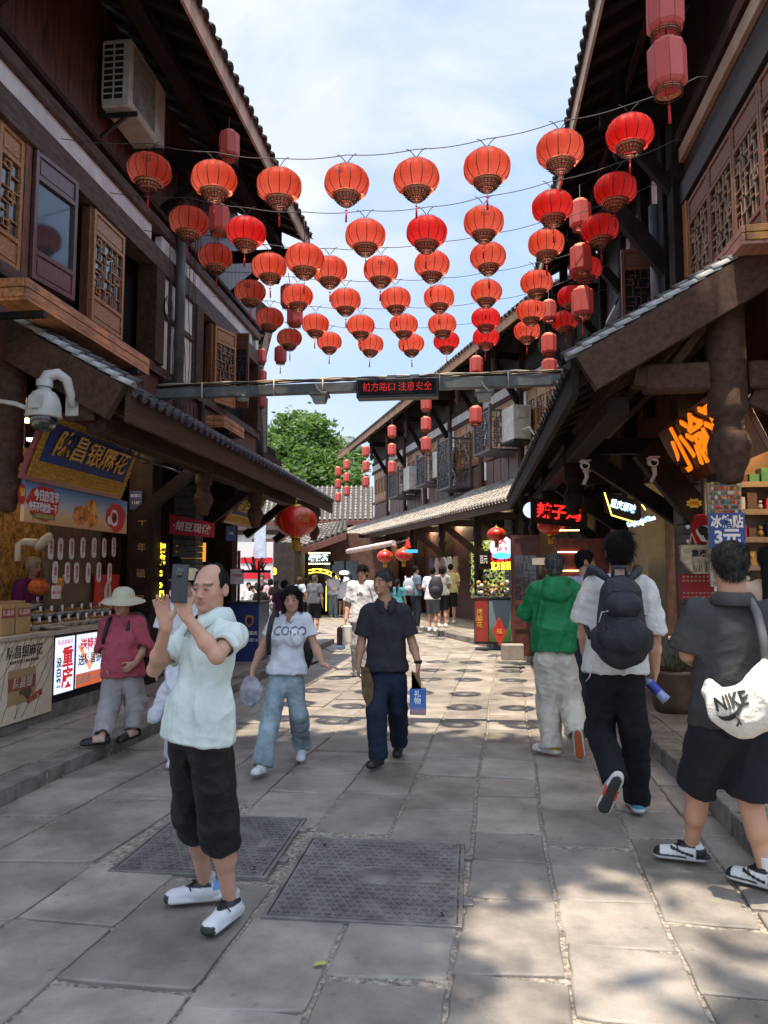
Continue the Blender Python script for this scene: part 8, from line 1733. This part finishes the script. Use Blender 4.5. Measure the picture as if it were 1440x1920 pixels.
def walker(label, Yf, px, ztop, z0, face, o, stride=.0, arms='hang', vox=.014, headturn=0, lift=0, x=None):
    """a standing or strolling figure: feet at depth Yf below pixel column px"""
    c = np.array(at(px, 1100, Y=Yf)); c[2] = z0; Hh = ztop - z0; s = Hh / 1.70; f = np.array((math.sin(face), -math.cos(face), 0)); l = np.cross((0, 0, 1.), f); P_ = lambda a, b, z: c + (l * a + f * b) * s + np.array((0, 0, z * s))
    J = dict(head=P_(0, .02, 1.585), ls=P_(.175, 0, 1.37), rs=P_(-.175, 0, 1.37), pel=P_(0, 0, .90), lhp=P_(.085, 0, .86), rhp=P_(-.085, 0, .86), lk=P_(.09, .06 + stride * .4, .48), rk=P_(-.09, .04 - stride * .25, .48), la=P_(.09, stride * .75, .085), ra=P_(-.09, -stride * .8, .085 + lift))
    if arms == 'hang': J.update(le=P_(.23, -.02 - stride * .2, 1.10), re=P_(-.23, -.02 + stride * .2, 1.10), lw=P_(.24, .05 - stride * .5, .86), rw=P_(-.24, .05 + stride * .5, .86))
    elif arms == 'front': J.update(le=P_(.22, .0, 1.10), re=P_(-.22, .0, 1.10), lw=P_(.12, .22, 1.12), rw=P_(-.12, .22, 1.12))
    elif arms == 'one': J.update(le=P_(.22, .0, 1.10), re=P_(-.23, -.02, 1.10), lw=P_(.13, .22, 1.18), rw=P_(-.24, .02, .86))
    else: J.update(le=P_(.24, -.05, 1.12), re=P_(-.24, -.05, 1.12), lw=P_(.02, -.15, .98), rw=P_(-.02, -.15, .98))
    o = dict(o); o['head'] = head_frame(face + headturn, o.get('pitch', -.1)); o['s'] = s; o.setdefault('hs', .95 * min(1.02, s * 1.03)); o['lf'] = f; o['rf'] = unit(f + np.array((0, 0, -lift * 3))); o['rup'] = (0, 0, 1) if not lift else tuple(f * .8 + np.array((0, 0, 1))); o['ground'] = z0; o.setdefault('shoe', WS)
    return person(label, J, o, vox, group=o.get('group')), J
GREYT = {'mat': cloth('light grey cotton', (.40, .40, .42)), 'end': 2.05, 'r': (.105, .095, .095), 'amp': .01}
WT = lambda seed=1, **k: dict({'mat': cloth('white jersey', (.66, .67, .72), .8), 'name': 't_shirt', 'sleeve': .8, 'hem': .05, 'loose': .035, 'sr': (.08, .09), 'amp': .010, 'seed': seed, 'hemw': .02}, **k)
def T_(col, nm='t_shirt', **k): return dict({'mat': cloth('%.2f %.2f %.2f' % col, col), 'name': nm, 'sleeve': .7, 'hem': .02, 'loose': .022, 'sr': (.07, .08), 'amp': .008, 'seed': 7}, **k)
def P2(col, end=2.04, **k): return dict({'mat': cloth('%.2f %.2f %.2f' % col, col), 'end': end, 'r': (.10, .085, .08), 'amp': .008, 'name': 'trousers' if end > 1.3 else 'shorts'}, **k)
p_, Jy = walker('smiling young man in a loose white T-shirt carrying a small bag', 12.45, 680, at(683, 1059, Y=12.45).z, .0, R(-12), dict(skin=(.56, .32, .22), hair='fringe', hairth=.016, top=WT(31, sleeve=.9, hem=.09), legs=GREYT, g=.95), stride=.10, vox=.010)
o = text('print', 'zlb', .09, frame(at(673, 1114, Y=12.2), (1, 0, 0), (0, 0, 1)), INK, ext=.001, bold=.02); cling(o, child_of(p_, 't_shirt')); adopt(o, p_)
bc = at(646, 1190, Y=12.2); t = thing('carrier_bag', 'small white and dark carrier bag in the hand of the young man in white', 'bag', tuple(bc)); MB().box(bc.x - .03, bc.x + .12, 12.15, 12.25, bc.z - .14, bc.z + .15).build('white_bag', mat('white carrier', (.62, .62, .55), .5), t, bevel=.02); MB().box(bc.x - .12, bc.x - .035, 12.15, 12.24, bc.z - .17, bc.z + .12).build('dark_bag', plain('dark brown carrier', (.06, .02, .02)), t, bevel=.02); m = MB(); m.tube([bc + Vector((-.08, 0, .12)), at(641, 1172, Y=12.2), bc + Vector((.05, 0, .15))], .006, 4); m.build('handles', INK, t); m = MB(); m.sphere(bc + Vector((-.06, 0, -.2)), .06, 10, 8, sc=(1.3, 1, .8)); m.build('blue_bundle', plain('pale blue bundle', (.25, .45, .65)), t)
Y0 = 6.9
J = pj(Y0, head=(231, 1130, -.04), ls=(259, 1172, .03), rs=(202, 1172, -.03), le=(270, 1214, .04), re=(197, 1216, -.02), lw=(254, 1243, -.12), rw=(200, 1248, -.10), pel=(230, 1252, 0), lhp=(245, 1268, .02), rhp=(215, 1268, -.02), lk=(255, 1318, .02), rk=(205, 1322, -.10))
J['la'] = gz(250, 1368, .22); J['ra'] = gz(192, 1380, .22)
pk = dict(ground=.12, head=head_frame(R(-15), R(-8), 0), hs=.93, g=.95, s=.93, fat=1.08, skin=(.46, .25, .17), neck=.046, lf=unit((-.5, -1, -.15)), rf=unit((-1, -.5, .0)), lh=dict(d=(-.6, -.3, -.5), n=(-.3, .9, 0), t=(-.4, -.3, .6), curl=.6), rh=dict(d=(.25, -.2, -1), n=(.6, .6, 0), t=(.3, -1, 0), curl=.6), hair='short', haircol=(.03, .025, .02),
    shoe={'kind': 'flat', 'c': (.012, .011, .011), 'sole': (.012, .012, .012), 'paint': [(lambda x, y, z: (z > -.045) & (x < .085) & (x > -.02), (.50, .32, .25))]},
    top={'mat': cloth('dusty pink linen', (.43, .085, .12), .85), 'name': 'blouse', 'collar': True, 'sleeve': 1.12, 'cuff': .95, 'hem': .075, 'loose': .034, 'sr': (.075, .092), 'amp': .012, 'seed': 43, 'hemw': .03, 'bust': True, 'hood': True, 'belly': True}, legs={'mat': cloth('grey beige linen', (.36, .33, .33), .9), 'end': 2.0, 'r': (.105, .10, .088), 'amp': .012, 'seed': 45})
pk_p = person('older woman in a dusty pink blouse and cream sun hat on the left pavement', J, pk, .0085)
hc = Vector(J['head']); t = thing('sun_hat', 'cream wide-brimmed sun hat worn by the woman in pink', 'hat', tuple(hc + Vector((0, 0, .05)))); HM_ = cloth('cream straw', (.55, .52, .38), .9, b=.6, bs=60)
m = MB(); m.lathe([(.20, .015), (.16, .035), (.105, .055), (.10, .09), (.085, .125), (.05, .145), (.0, .15)], n=32, mod=lambda a, z: 1 + .03 * math.sin(a * 5)); Mh = Matrix.Translation(hc) @ Matrix.Rotation(R(10), 4, 'X') @ Matrix.Rotation(R(4), 4, 'Y'); m.v = [tuple(Mh @ Vector(v)) for v in m.v]; m.build('brim_and_crown', HM_, t)
m = MB(); m.lathe([(.198, .012), (.155, .030), (.10, .048)], n=32, mod=lambda a, z: 1 + .03 * math.sin(a * 5)); m.v = [tuple(Mh @ Vector(v)) for v in m.v]; m.build('brim_lining', HM_, t)
t = thing('shoulder_bag', 'black straps of a small rucksack on the woman in pink', 'rucksack', tuple(J['pel']))
for q in ('ls', 'rs'):
    s_ = Vector(J[q]); dx = .05 if q == 'rs' else -.05; m = MB(); m.tube([s_ + Vector((dx, .14, -.05)), s_ + Vector((dx, .03, .085)), s_ + Vector((dx, -.06, .06)), s_ + Vector((dx * .9, -.125, -.03)), s_ + Vector((dx * .2, -.10, -.14)), s_ + Vector((-dx * .8, -.0, -.2))], .019, 8); m.build('strap', CABLE, t)
m = MB(); m.sphere(Vector(J['pel']) + Vector((0, .24, .32)), .15, 14, 10, sc=(1, .6, 1.3)); m.build('pouch', MATS['black nylon pack'], t)
fc = at(211, 1266, Y=6.9); t = thing('hand_fan', 'white scalloped paper fan held by the woman in pink', 'fan', tuple(fc)); m = MB(); pts = [fc + Vector((.108 * math.cos(a) * (1 + .05 * math.cos(8 * a)), -.01, .070 * math.sin(a) * (1 + .05 * math.cos(8 * a)))) for a in np.linspace(0, 2 * math.pi, 48, endpoint=False)]; m.add(pts + [p + Vector((0, .004, 0)) for p in pts], [tuple(range(48)), tuple(range(48, 96))[::-1]]); m.build('leaf', mat('white paper', (.62, .63, .60), .7, var=.03), t)
walker('woman in a straw hat and white dress hidden behind the man with the phone', 6.5, 352, at(352, 1076, Y=6.5).z, .0, R(15), dict(skin=(.5, .28, .2), hair='bob', g=.88, top=WT(51, sleeve=.6), legs=P2((.60, .60, .62))), vox=.012)
hc = at(352, 1092, Y=6.48); t = thing('straw_hat', 'straw hat showing beside the raised phone', 'hat', tuple(hc)); m = MB(); m.lathe([(.17, .02), (.105, .035), (.10, .09), (.07, .125), (0, .13)], hc, 28); m.build('hat', cloth('straw', (.50, .40, .24), .9, b=.7, bs=60), t)
a_, b_, c_, d_ = at(334, 1232, Y=6.3), at(279, 1352, Y=6.3), at(328, 1360, Y=6.25), at(352, 1330, Y=6.3); t = thing('cloth_bag', 'long white cloth bundle hanging behind the man with the phone', 'bag', tuple(c_)); F = Field(np.minimum.reduce([np.array(a_), np.array(b_), np.array(c_)]) - .15, np.array((a_.x + .15, a_.y + .15, a_.z + .1)), .009)
F.cap(np.array(a_), np.array(b_) + np.array((.05, 0, .04)), .03, .055, .05, flat=((0, 1, 0), .6)); F.cap(np.array(a_), np.array(c_) + np.array((-.04, 0, .05)), .04, .07, .06, flat=((0, 1, 0), .6)); V, Q = F.nets(); V = wrinkle(V, Q, .014, 9, np.array((1., 0, 0)), np.array((0, 0, 1.))); np_mesh('bundle', V, Q, cloth('white cloth', (.68, .70, .76)), t, tuple(t.location))
Y0 = 7.15
J = pj(Y0, head=(1040, 1061, 0), rs=(1072, 1104, 0), ls=(1008, 1104, 0), le=(988, 1150, .08), re=(1085, 1150, .05), lw=(1003, 1128, .30), rw=(1080, 1150, .3), pel=(1040, 1212, 0), lhp=(1026, 1236, 0), rhp=(1056, 1236, 0), lk=(1028, 1318, .08), rk=(1070, 1316, .06))
J['la'] = gz(1033, 1396, .10); J['ra'] = at(1083, 1376, Y=6.95)
gr = dict(head=head_frame(R(176), 0, 0), hs=.98, g=.95, s=1.02, skin=(.5, .28, .19), neck=.056, lf=unit((-.75, .65, 0)), rf=unit((.10, .30, -1)), rup=(.1, 1, .25), lh=dict(d=(.1, .6, .6), n=(.6, .3, 0), t=(0, 0, 1), curl=.8), hair='short', hairth=.010, haircol=(.06, .058, .055), grey=.85,
    shoe={'kind': 'runner', 'c': (.62, .60, .55), 'sole': (.6, .58, .52), 'tread': (.42, .10, .03), 'paint': [(lambda x, y, z: (x < -.02) & (z > -.04), (.55, .45, .08))]},
    top={'mat': cloth('bright green nylon', (.012, .19, .065), .55), 'name': 'jacket', 'sleeve': 1.85, 'cuff': .8, 'hem': .035, 'loose': .034, 'sr': (.078, .080), 'amp': .015, 'seed': 63, 'hood': True, 'hemw': .0, 'waist': .012}, legs={'mat': cloth('cream cotton', (.60, .56, .47), .85), 'end': 2.06, 'r': (.112, .10, .10), 'amp': .014, 'seed': 65})
person('grey haired man in a green hooded jacket and cream trousers, seen from behind', J, gr, .0085)
pc = at(1011, 1053, Y=7.55); t = thing('phone', 'phone on a short grip held out by the man in the green jacket', 'phone', tuple(pc)); MB().box(pc.x - .08, pc.x + .08, 7.55, 7.56, pc.z - .038, pc.z + .038).build('body', METALD, t, bevel=.003); MB().box(pc.x - .07, pc.x + .07, 7.545, 7.549, pc.z - .032, pc.z + .032).build('screen', glow('dim phone screen', (.25, .2, .16), .5), t); m = MB(); m.tube([pc + Vector((.01, 0, -.04)), pc + Vector((.01, 0, -.22))], .018, 8); m.build('grip', BLACK, t)
Y0 = 5.30
J = pj(Y0, head=(1161, 1033, .02), ls=(1114, 1099, .0), rs=(1206, 1103, .0), le=(1095, 1172, .05), re=(1227, 1196, .0), lw=(1096, 1222, .16), rw=(1229, 1256, .06), pel=(1153, 1242, 0), lhp=(1132, 1268, 0), rhp=(1176, 1268, 0), lk=(1124, 1368, .12), rk=(1190, 1366, .06))
J['la'] = at(1152, 1464, Y=5.12); J['ra'] = gz(1194, 1497, .10)
bp = dict(head=head_frame(R(178), 0, 0), hs=1.02, g=.93, s=1.05, skin=(.52, .29, .20), neck=.058, lf=unit((-.36, .30, -.9)), lup=(.28, 1, .3), rf=unit((-.05, 1, .0)), lh=dict(d=(.15, .3, -.9), n=(.7, .3, 0), t=(0, 1, .2), curl=.7), rh=dict(d=(-.15, .1, -1), n=(-.8, .4, 0), t=(0, 1, 0), curl=.8), hair='fringe', hairth=.015, haircol=(.010, .009, .009),
    shoe={'kind': 'runner', 'c': (.50, .58, .60), 'sole': (.6, .6, .58), 'tread': (.03, .03, .03), 'lace': (.5, .5, .5), 'paint': [(lambda x, y, z: (x < .02) & (z > -.045), (.05, .22, .30)), (lambda x, y, z: (z < -.05) & (np.abs(x - .05) < .035) & (np.abs(y) > .03), (.65, .07, .03))]},
    top={'mat': cloth('warm white jersey', (.62, .60, .57), .8), 'name': 't_shirt', 'sleeve': .93, 'hem': .06, 'loose': .026, 'sr': (.072, .088), 'amp': .011, 'seed': 73, 'hemw': .02}, legs={'mat': cloth('black cotton', (.010, .011, .014), .85), 'end': 2.03, 'r': (.104, .088, .078), 'amp': .012, 'seed': 75})
person('tall man in a white T-shirt and black trousers with a backpack, seen from behind', J, bp, .0078)
bc = np.array(at(1166, 1165, Y=5.02)); t = thing('backpack', 'black backpack with pockets on the back of the tall man in white', 'backpack', tuple(bc)); BN_ = mat('black pack nylon', (.012, .014, .024), .6, var=.15, bump=.5, bscale=90)
F = Field(bc - .32, bc + .34, .0075); F.cap(bc + (0, .03, .16), bc + (0, .0, -.13), .13, .17, .03, flat=((0, 1, 0), .58)); F.ell(bc + np.array((0, -.06, -.09)), (.155, .085, .125), None, .015); F.ell(bc + np.array((0, -.05, .10)), (.115, .07, .085), None, .01); F.cap(bc + np.array((-.15, .0, -.08)), bc + np.array((-.15, 0, -.15)), .04, .04, .02); F.cap(bc + np.array((.15, .0, -.08)), bc + np.array((.15, 0, -.15)), .04, .04, .02)
V, Q = F.nets(); V = wrinkle(V, Q, .006, 77, np.array((1., 0, 0)), np.array((0, 0, 1.))); np_mesh('main_pocket', V, Q, BN_, t, tuple(bc)); ZP = mat('zip tape', (.004, .004, .005), .5); b3 = Vector(bc)
def on_pack(pts, yo=-.165): return [b3 + Vector((x, yo + .6 * x * x + .18 * max(0, z) + .5 * max(0, -z - .1), z)) for x, z in pts]
for pts in ([(-.13, .02), (-.05, .0), (.05, .02), (.12, .045)], [(-.08, .19), (0, .20), (.08, .19)], [(-.125, -.05), (-.13, .05), (-.12, .08)]): m = MB(); m.tube(on_pack(pts), .0045, 5); m.build('zip', ZP, t)
m = MB(); m.tube([b3 + Vector(v) for v in ((-.045, .03, .27), (-.04, .03, .345), (.04, .03, .345), (.045, .03, .27))], .014, 8); m.build('carry_loop', BN_, t)
for sx in (-1, 1): m = MB(); m.tube([b3 + Vector(v) for v in ((sx * .05, .04, .25), (sx * .12, .10, .31), (sx * .15, .20, .335), (sx * .155, .34, .28), (sx * .17, .40, .15), (sx * .19, .34, .0), (sx * .18, .15, -.12))], [.02, .03, .033, .03, .025, .018, .014], 8); m.build('strap', BN_, t)
m = MB(); m.tube(on_pack([(-.16, .0), (-.14, .06), (-.10, .07)], -.12) + [], .0035, 4); m.tube([at(1110, 1245, Y=5.08), at(1106, 1268, Y=5.1), at(1098, 1278, Y=5.15)], .003, 4); m.build('cord', mat('white cord', (.6, .6, .6)), t)
bt = at(1229, 1292, Y=5.28); t = thing('water_bottle', 'blue plastic water bottle in the hand of the tall man in white', 'bottle', tuple(bt)); d_ = Vector((.55, -.25, -.6)).normalized(); rt_ = d_.cross(Vector((0, 0, 1))).normalized(); Mb = frame(bt, rt_, rt_.cross(d_)); 
for nm, pr, mt_ in (('bottle', [(0, -.10), (.012, -.10), (.014, -.085), (.030, -.06), (.031, .06), (.034, .075), (.034, .098), (0, .10)], mat('clear blue plastic', (.30, .38, .62), .1, alpha=.75, coat=.5)), ('label', [(.0325, -.05), (.0325, .03)], mat('blue bottle label', (.02, .04, .32), .3))): m = MB(); m.lathe(pr, n=20); m.v = [tuple(bt + rt_ * x + rt_.cross(d_) * y + d_ * z) for x, y, z in m.v]; m.build(nm, mt_, t)
Y0 = 4.28
J = pj(Y0, head=(1368, 1060, .0), ls=(1308, 1152, .0), rs=(1440, 1156, -.02), le=(1290, 1226, .02), re=(1462, 1240, -.02), lw=(1322, 1246, .24), rw=(1466, 1316, .08), pel=(1376, 1340, 0), lhp=(1338, 1372, 0), rhp=(1412, 1372, 0))
J['la'] = gz(1296, 1585, .10); J['ra'] = gz(1437, 1634, .10); J['lk'] = np.array(J['lhp']) * .48 + np.array(J['la']) * .52 + np.array((-.0, .06, 0)); J['rk'] = np.array(J['rhp']) * .48 + np.array(J['ra']) * .52 + np.array((-.03, .06, 0))
PAN = {'kind': 'runner', 'c': (.62, .62, .62), 'sole': (.62, .62, .60), 'tread': (.02, .02, .02), 'lace': (.012, .012, .012), 'sock': (.62, .62, .60), 'sockh': .075, 'paint': [(lambda x, y, z: (z > -.055) & (x > .165), (.012, .012, .014)), (lambda x, y, z: (z > -.058) & (x < -.02) & (z < -.005), (.012, .012, .014)), (lambda x, y, z: (z > -.002) & (x > -.02) & (x < .10), (.012, .012, .014)), (lambda x, y, z: (np.abs(z + .03 - .25 * (x - .04)) < .008) & (x > -.01) & (x < .11), (.012, .012, .014)), (lambda x, y, z: (z < -.05) & (z > -.060) & (x > .03), (.012, .012, .014))]}
nk = dict(head=head_frame(R(177), R(-4), 0), hs=1.02, fat=1.12, g=1.07, s=1.03, skin=(.50, .27, .17), neck=.068, leg=1.08, arm=1.12, lf=unit((-1, .22, 0)), rf=unit((-.62, .5, 0)), rh=dict(d=(0, .1, -1), n=(-1, 0, 0), t=(0, 1, 0), curl=.5), lh=dict(d=(.5, .8, .1), n=(0, 0, -1), t=(0, 0, 1), curl=.5), hair='short', hairth=.015, haircol=(.018, .017, .017), grey=.25, shoe=PAN,
    top={'mat': cloth('dark grey cotton', (.050, .048, .050), .9), 'name': 'polo_shirt', 'collar': True, 'sleeve': .93, 'hem': .05, 'loose': .022, 'sr': (.080, .096), 'amp': .010, 'seed': 83, 'hemw': .0, 'belly': True, 'flat': .8}, legs={'mat': cloth('black shorts cotton', (.014, .015, .022), .85), 'name': 'shorts', 'end': .90, 'r': (.125, .118, .11), 'amp': .007, 'seed': 85})
person('heavy man in a dark grey shirt and black shorts with a white crossbody bag', J, nk, .0075)
bc = np.array(at(1398, 1312, Y=3.98)); t = thing('crossbody_bag', 'cream white nylon crossbody bag lettered NIKE on the heavy man', 'bag', tuple(bc)); WN = mat('cream white nylon', (.66, .64, .58), .6, var=.06, bump=.4, bscale=60)
F = Field(bc - .36, bc + .40, .0075); qs = [at(1336, 1300, Y=4.02), at(1358, 1326, Y=3.98), at(1394, 1336, Y=3.96), at(1430, 1318, Y=3.97), at(1452, 1285, Y=4.0)]
for a, b, ra, rb in ((0, 1, .045, .085), (1, 2, .085, .115), (2, 3, .115, .125), (3, 4, .125, .11)): F.cap(np.array(qs[a]), np.array(qs[b]), ra, rb, .03, flat=((0, 1, 0), .6))
F.cap(np.array(qs[3]), np.array(at(1440, 1246, Y=4.05)), .11, .035, .04, flat=((0, 1, 0), .5)); F.cap(np.array(qs[0]), np.array(at(1330, 1282, Y=4.02)), .03, .02, .02)
V, Q = F.nets(); V = wrinkle(V, Q, .008, 91, unit((1., 0, .3)), unit((-.3, 0, 1.))); np_mesh('pouch', V, Q, WN, t, tuple(bc)); pouch = child_of(t, 'pouch')
def stick(o): cling(o, pouch, .010); adopt(o, t)
o = text('print', 'NIKE', .088, frame(at(1413, 1338, Y=3.6), (1, 0, .32), (-.32, 0, 1)), INK, ext=0, bold=.03, shear=.2, maxw=.155); stick(o)
pts = []; 
for k in range(13): f = k / 12; pts.append((-.075 + .17 * f, -.004 - .030 * math.sin(math.pi * min(1, f * 1.15) ** .7) + .052 * f ** 1.6 + .006))
lo_ = [(x + .004, z - (.004 + .020 * math.sin(math.pi * (i / 12) ** .55))) for i, (x, z) in enumerate(pts)]; m = MB(); n_ = len(pts); m.add([(x, z, 0) for x, z in pts] + [(x, z, 0) for x, z in lo_], [(i, n_ + i, n_ + i + 1, i + 1) for i in range(n_ - 1)]); o = bpy.data.objects.new('emblem', m.mesh('emblem', INK)); COL.objects.link(o); o.matrix_basis = frame(at(1415, 1354, Y=3.6), (1, 0, .32), (-.32, 0, 1)); stick(o)
m = MB(); m.tube([at(1437, 1245, Y=4.05), at(1430, 1190, Y=4.06), at(1420, 1150, Y=4.12), at(1404, 1122, Y=4.2)], [.022] * 4, 8); m.build('strap', plain('grey webbing', (.12, .12, .13), .7), t)
m = MB(); m.tube([at(1380, 1340, Y=3.86), at(1386, 1352, Y=3.85), at(1382, 1362, Y=3.85)], .005, 5); m.tube([at(1384, 1345, Y=3.86), at(1390, 1360, Y=3.85)], .004, 5); m.build('charm', INK, t)
walker('man in a pale blue shirt between the green jacket and the backpack', 8.3, 1098, at(1098, 1030, Y=8.3).z, .0, R(150), dict(skin=(.5, .28, .19), hair='short', top=T_((.42, .47, .58)), legs=P2((.03, .04, .07))), headturn=R(-65), vox=.012)
wl, _J = walker('woman with long black hair and a beige top, cut by the right picture edge', 5.95, 1447, at(1447, 1018, Y=5.95).z, .0, R(168), dict(skin=(.5, .28, .2), hair='long', g=.85, top=T_((.45, .33, .24), 'blouse'), legs=P2((.03, .03, .035))), arms='front', vox=.010)
walker('seller in a cream cap and purple shirt behind the first counter', 8.9, 62, at(55, 1045, Y=8.9).z, .12, R(70), dict(skin=(.42, .22, .15), hair='short', haircol=(.5, .45, .35), hairth=.018, top=T_((.14, .02, .10)), legs=P2((.03, .03, .03))), arms='front', vox=.012)
walker('seller in a purple shirt with his back turned in the second left shop', 11.3, 328, at(332, 1044, Y=11.3).z, .12, R(160), dict(skin=(.42, .22, .15), hair='short', top=T_((.26, .05, .17)), legs=P2((.03, .03, .03))), arms='front', vox=.013)
BK = (.012, .012, .014); W3 = (.62, .62, .64)
CROWD = [ # label, px, head top, feet y, ground z, facing, outfit...
 ('man in a grey T-shirt and dark shorts standing with his back turned', 590, 1078, 1189, 0, 165, dict(hair='short', haircol=(.1, .08, .06), hairth=.003, top=T_((.11, .12, .14)), legs=P2(BK, 1.05)), 'one'),
 ('man in a white T-shirt and grey jeans near the tea shop, hands behind', 625, 1073, 1157, 0, 200, dict(hair='short', top=WT(3), legs=P2((.22, .27, .30))), 'back'),
 ('girl with a ponytail in a long white shirt near the tea shop', 641, 1079, 1157, 0, 170, dict(hair='ponytail', g=.82, top=WT(4, hem=.14, hemw=.05), legs=P2(BK, .5)), 'front'),
 ('dark haired woman in black beside the ponytail girl', 655, 1080, 1152, 0, 160, dict(hair='long', g=.85, top=T_(BK), legs=P2(BK)), 'front'),
 ('man in a blue shirt with a pale rucksack at the clothes shop', 779, 1061, 1178, .15, 120, dict(hair='short', top=T_((.11, .17, .24)), legs=P2((.02, .025, .04))), 'front'),
 ('boy with a dark backpack and grey shorts at the ornament window', 811, 1064, 1184, .15, 165, dict(hair='short', top=WT(5), legs=P2((.11, .115, .13), 1.0)), 'front'),
 ('woman in a light grey top and dark skirt at the ornament window', 829, 1061, 1176, .15, 190, dict(hair='bob', g=.85, top=T_((.32, .32, .33)), legs=P2((.02, .02, .03), 1.0)), 'front'),
 ('man in a pale yellow shirt looking into the ornament window', 845, 1057, 1169, .15, 175, dict(hair='short', top=T_((.50, .48, .28)), legs=P2(BK, 1.0)), 'front'),
 ('child in a light grey T-shirt walking away', 502, 1118, 1192, 0, 175, dict(hair='short', g=.8, top=T_((.40, .42, .46)), legs=P2(BK)), 'hang'),
 ('boy in black with a white line on his back', 489, 1098, 1190, 0, 185, dict(hair='short', g=.9, top=T_(BK), legs=P2((.16, .15, .13))), 'hang'),
 ('girl in a white top with her hair tied, looking aside', 473, 1098, 1186, 0, 60, dict(hair='ponytail', g=.82, top=WT(8), legs=P2((.2, .2, .22))), 'hang'),
 ('man in a dark cap and black shirt in the crowd', 491, 1078, 1170, 0, 10, dict(hair='short', haircol=(.06, .07, .06), hairth=.02, top=T_((.03, .03, .035)), legs=P2(BK)), 'hang'),
 ('woman in pale pink in the middle of the crowd', 507, 1085, 1172, 0, 170, dict(hair='bob', g=.85, top=T_((.55, .35, .38)), legs=P2((.3, .3, .32))), 'hang'),
 ('woman with long black hair in a black top in the crowd', 518, 1086, 1182, 0, 178, dict(hair='long', g=.85, top=T_(BK), legs=P2(BK)), 'hang'),
 ('brown haired person in pale blue behind the woman with the bob', 562, 1082, 1178, 0, 150, dict(hair='bob', haircol=(.08, .045, .03), g=.85, top=T_((.45, .52, .6)), legs=P2((.05, .05, .06))), 'hang'),
 ('person in a plum shirt directly behind the woman in jeans', 533, 1088, 1228, 0, 170, dict(hair='short', g=1.1, top=T_((.12, .03, .10)), legs=P2(BK)), 'hang'),
 ('person in a white shirt at the left of the crowd', 466, 1092, 1180, 0, 30, dict(hair='short', top=WT(9), legs=P2(BK)), 'hang'),
 ('person with a beige jacket in front of the tea shop', 575, 1084, 1160, 0, 180, dict(hair='long', g=.85, top=T_((.35, .28, .2)), legs=P2(BK)), 'hang'),
 ('woman in a teal top just behind the man in charcoal', 745, 1086, 1192, 0, 175, dict(hair='ponytail', g=.85, top=T_((.06, .22, .26)), legs=P2(BK)), 'hang'),
 ('person in a white shirt deep in the street by the bent canopy', 690, 1082, 1150, 0, 180, dict(hair='short', top=WT(6), legs=P2((.05, .05, .07))), 'hang')]
for i, (lb, px, yt, yf, z0, fa, o, arms) in enumerate(CROWD):
    Yf = gz(px, yf, z0).y; o.setdefault('skin', (.5, .29, .2)); walker(lb, Yf, px, at(px, yt, Y=Yf).z, z0, R(fa), o, stride=(.12 if arms == 'hang' else .02), arms=arms, vox=.016 if Yf < 24 else .022)
for lb, px, py, Yq, c_, sz in (('pale blue rucksack on the man at the clothes shop', 766, 1100, 21.2, (.35, .42, .5), .2), ('dark navy backpack on the boy at the ornament window', 817, 1102, 19.6, (.015, .016, .03), .24)):
    c = at(px, py, Y=Yq); t = thing('backpack', lb, 'backpack', tuple(c)); m = MB(); m.sphere(c, sz, 14, 10, sc=(.8, .5, 1.25)); m.sphere(c + Vector((0, -.06, -.08)), sz * .7, 12, 8, sc=(.9, .6, .9)); m.build('pouch', plain('pack %.2f' % c_[0], c_, .7, bump=.3), t); m = MB(); m.tube([c + Vector((-.08, .02, .2)), c + Vector((-.1, .16, .28)), c + Vector((-.1, .3, .1))], .025, 6); m.tube([c + Vector((.08, .02, .2)), c + Vector((.1, .16, .28)), c + Vector((.1, .3, .1))], .025, 6); m.build('straps', plain('pack %.2f' % c_[0], c_, .7), t)
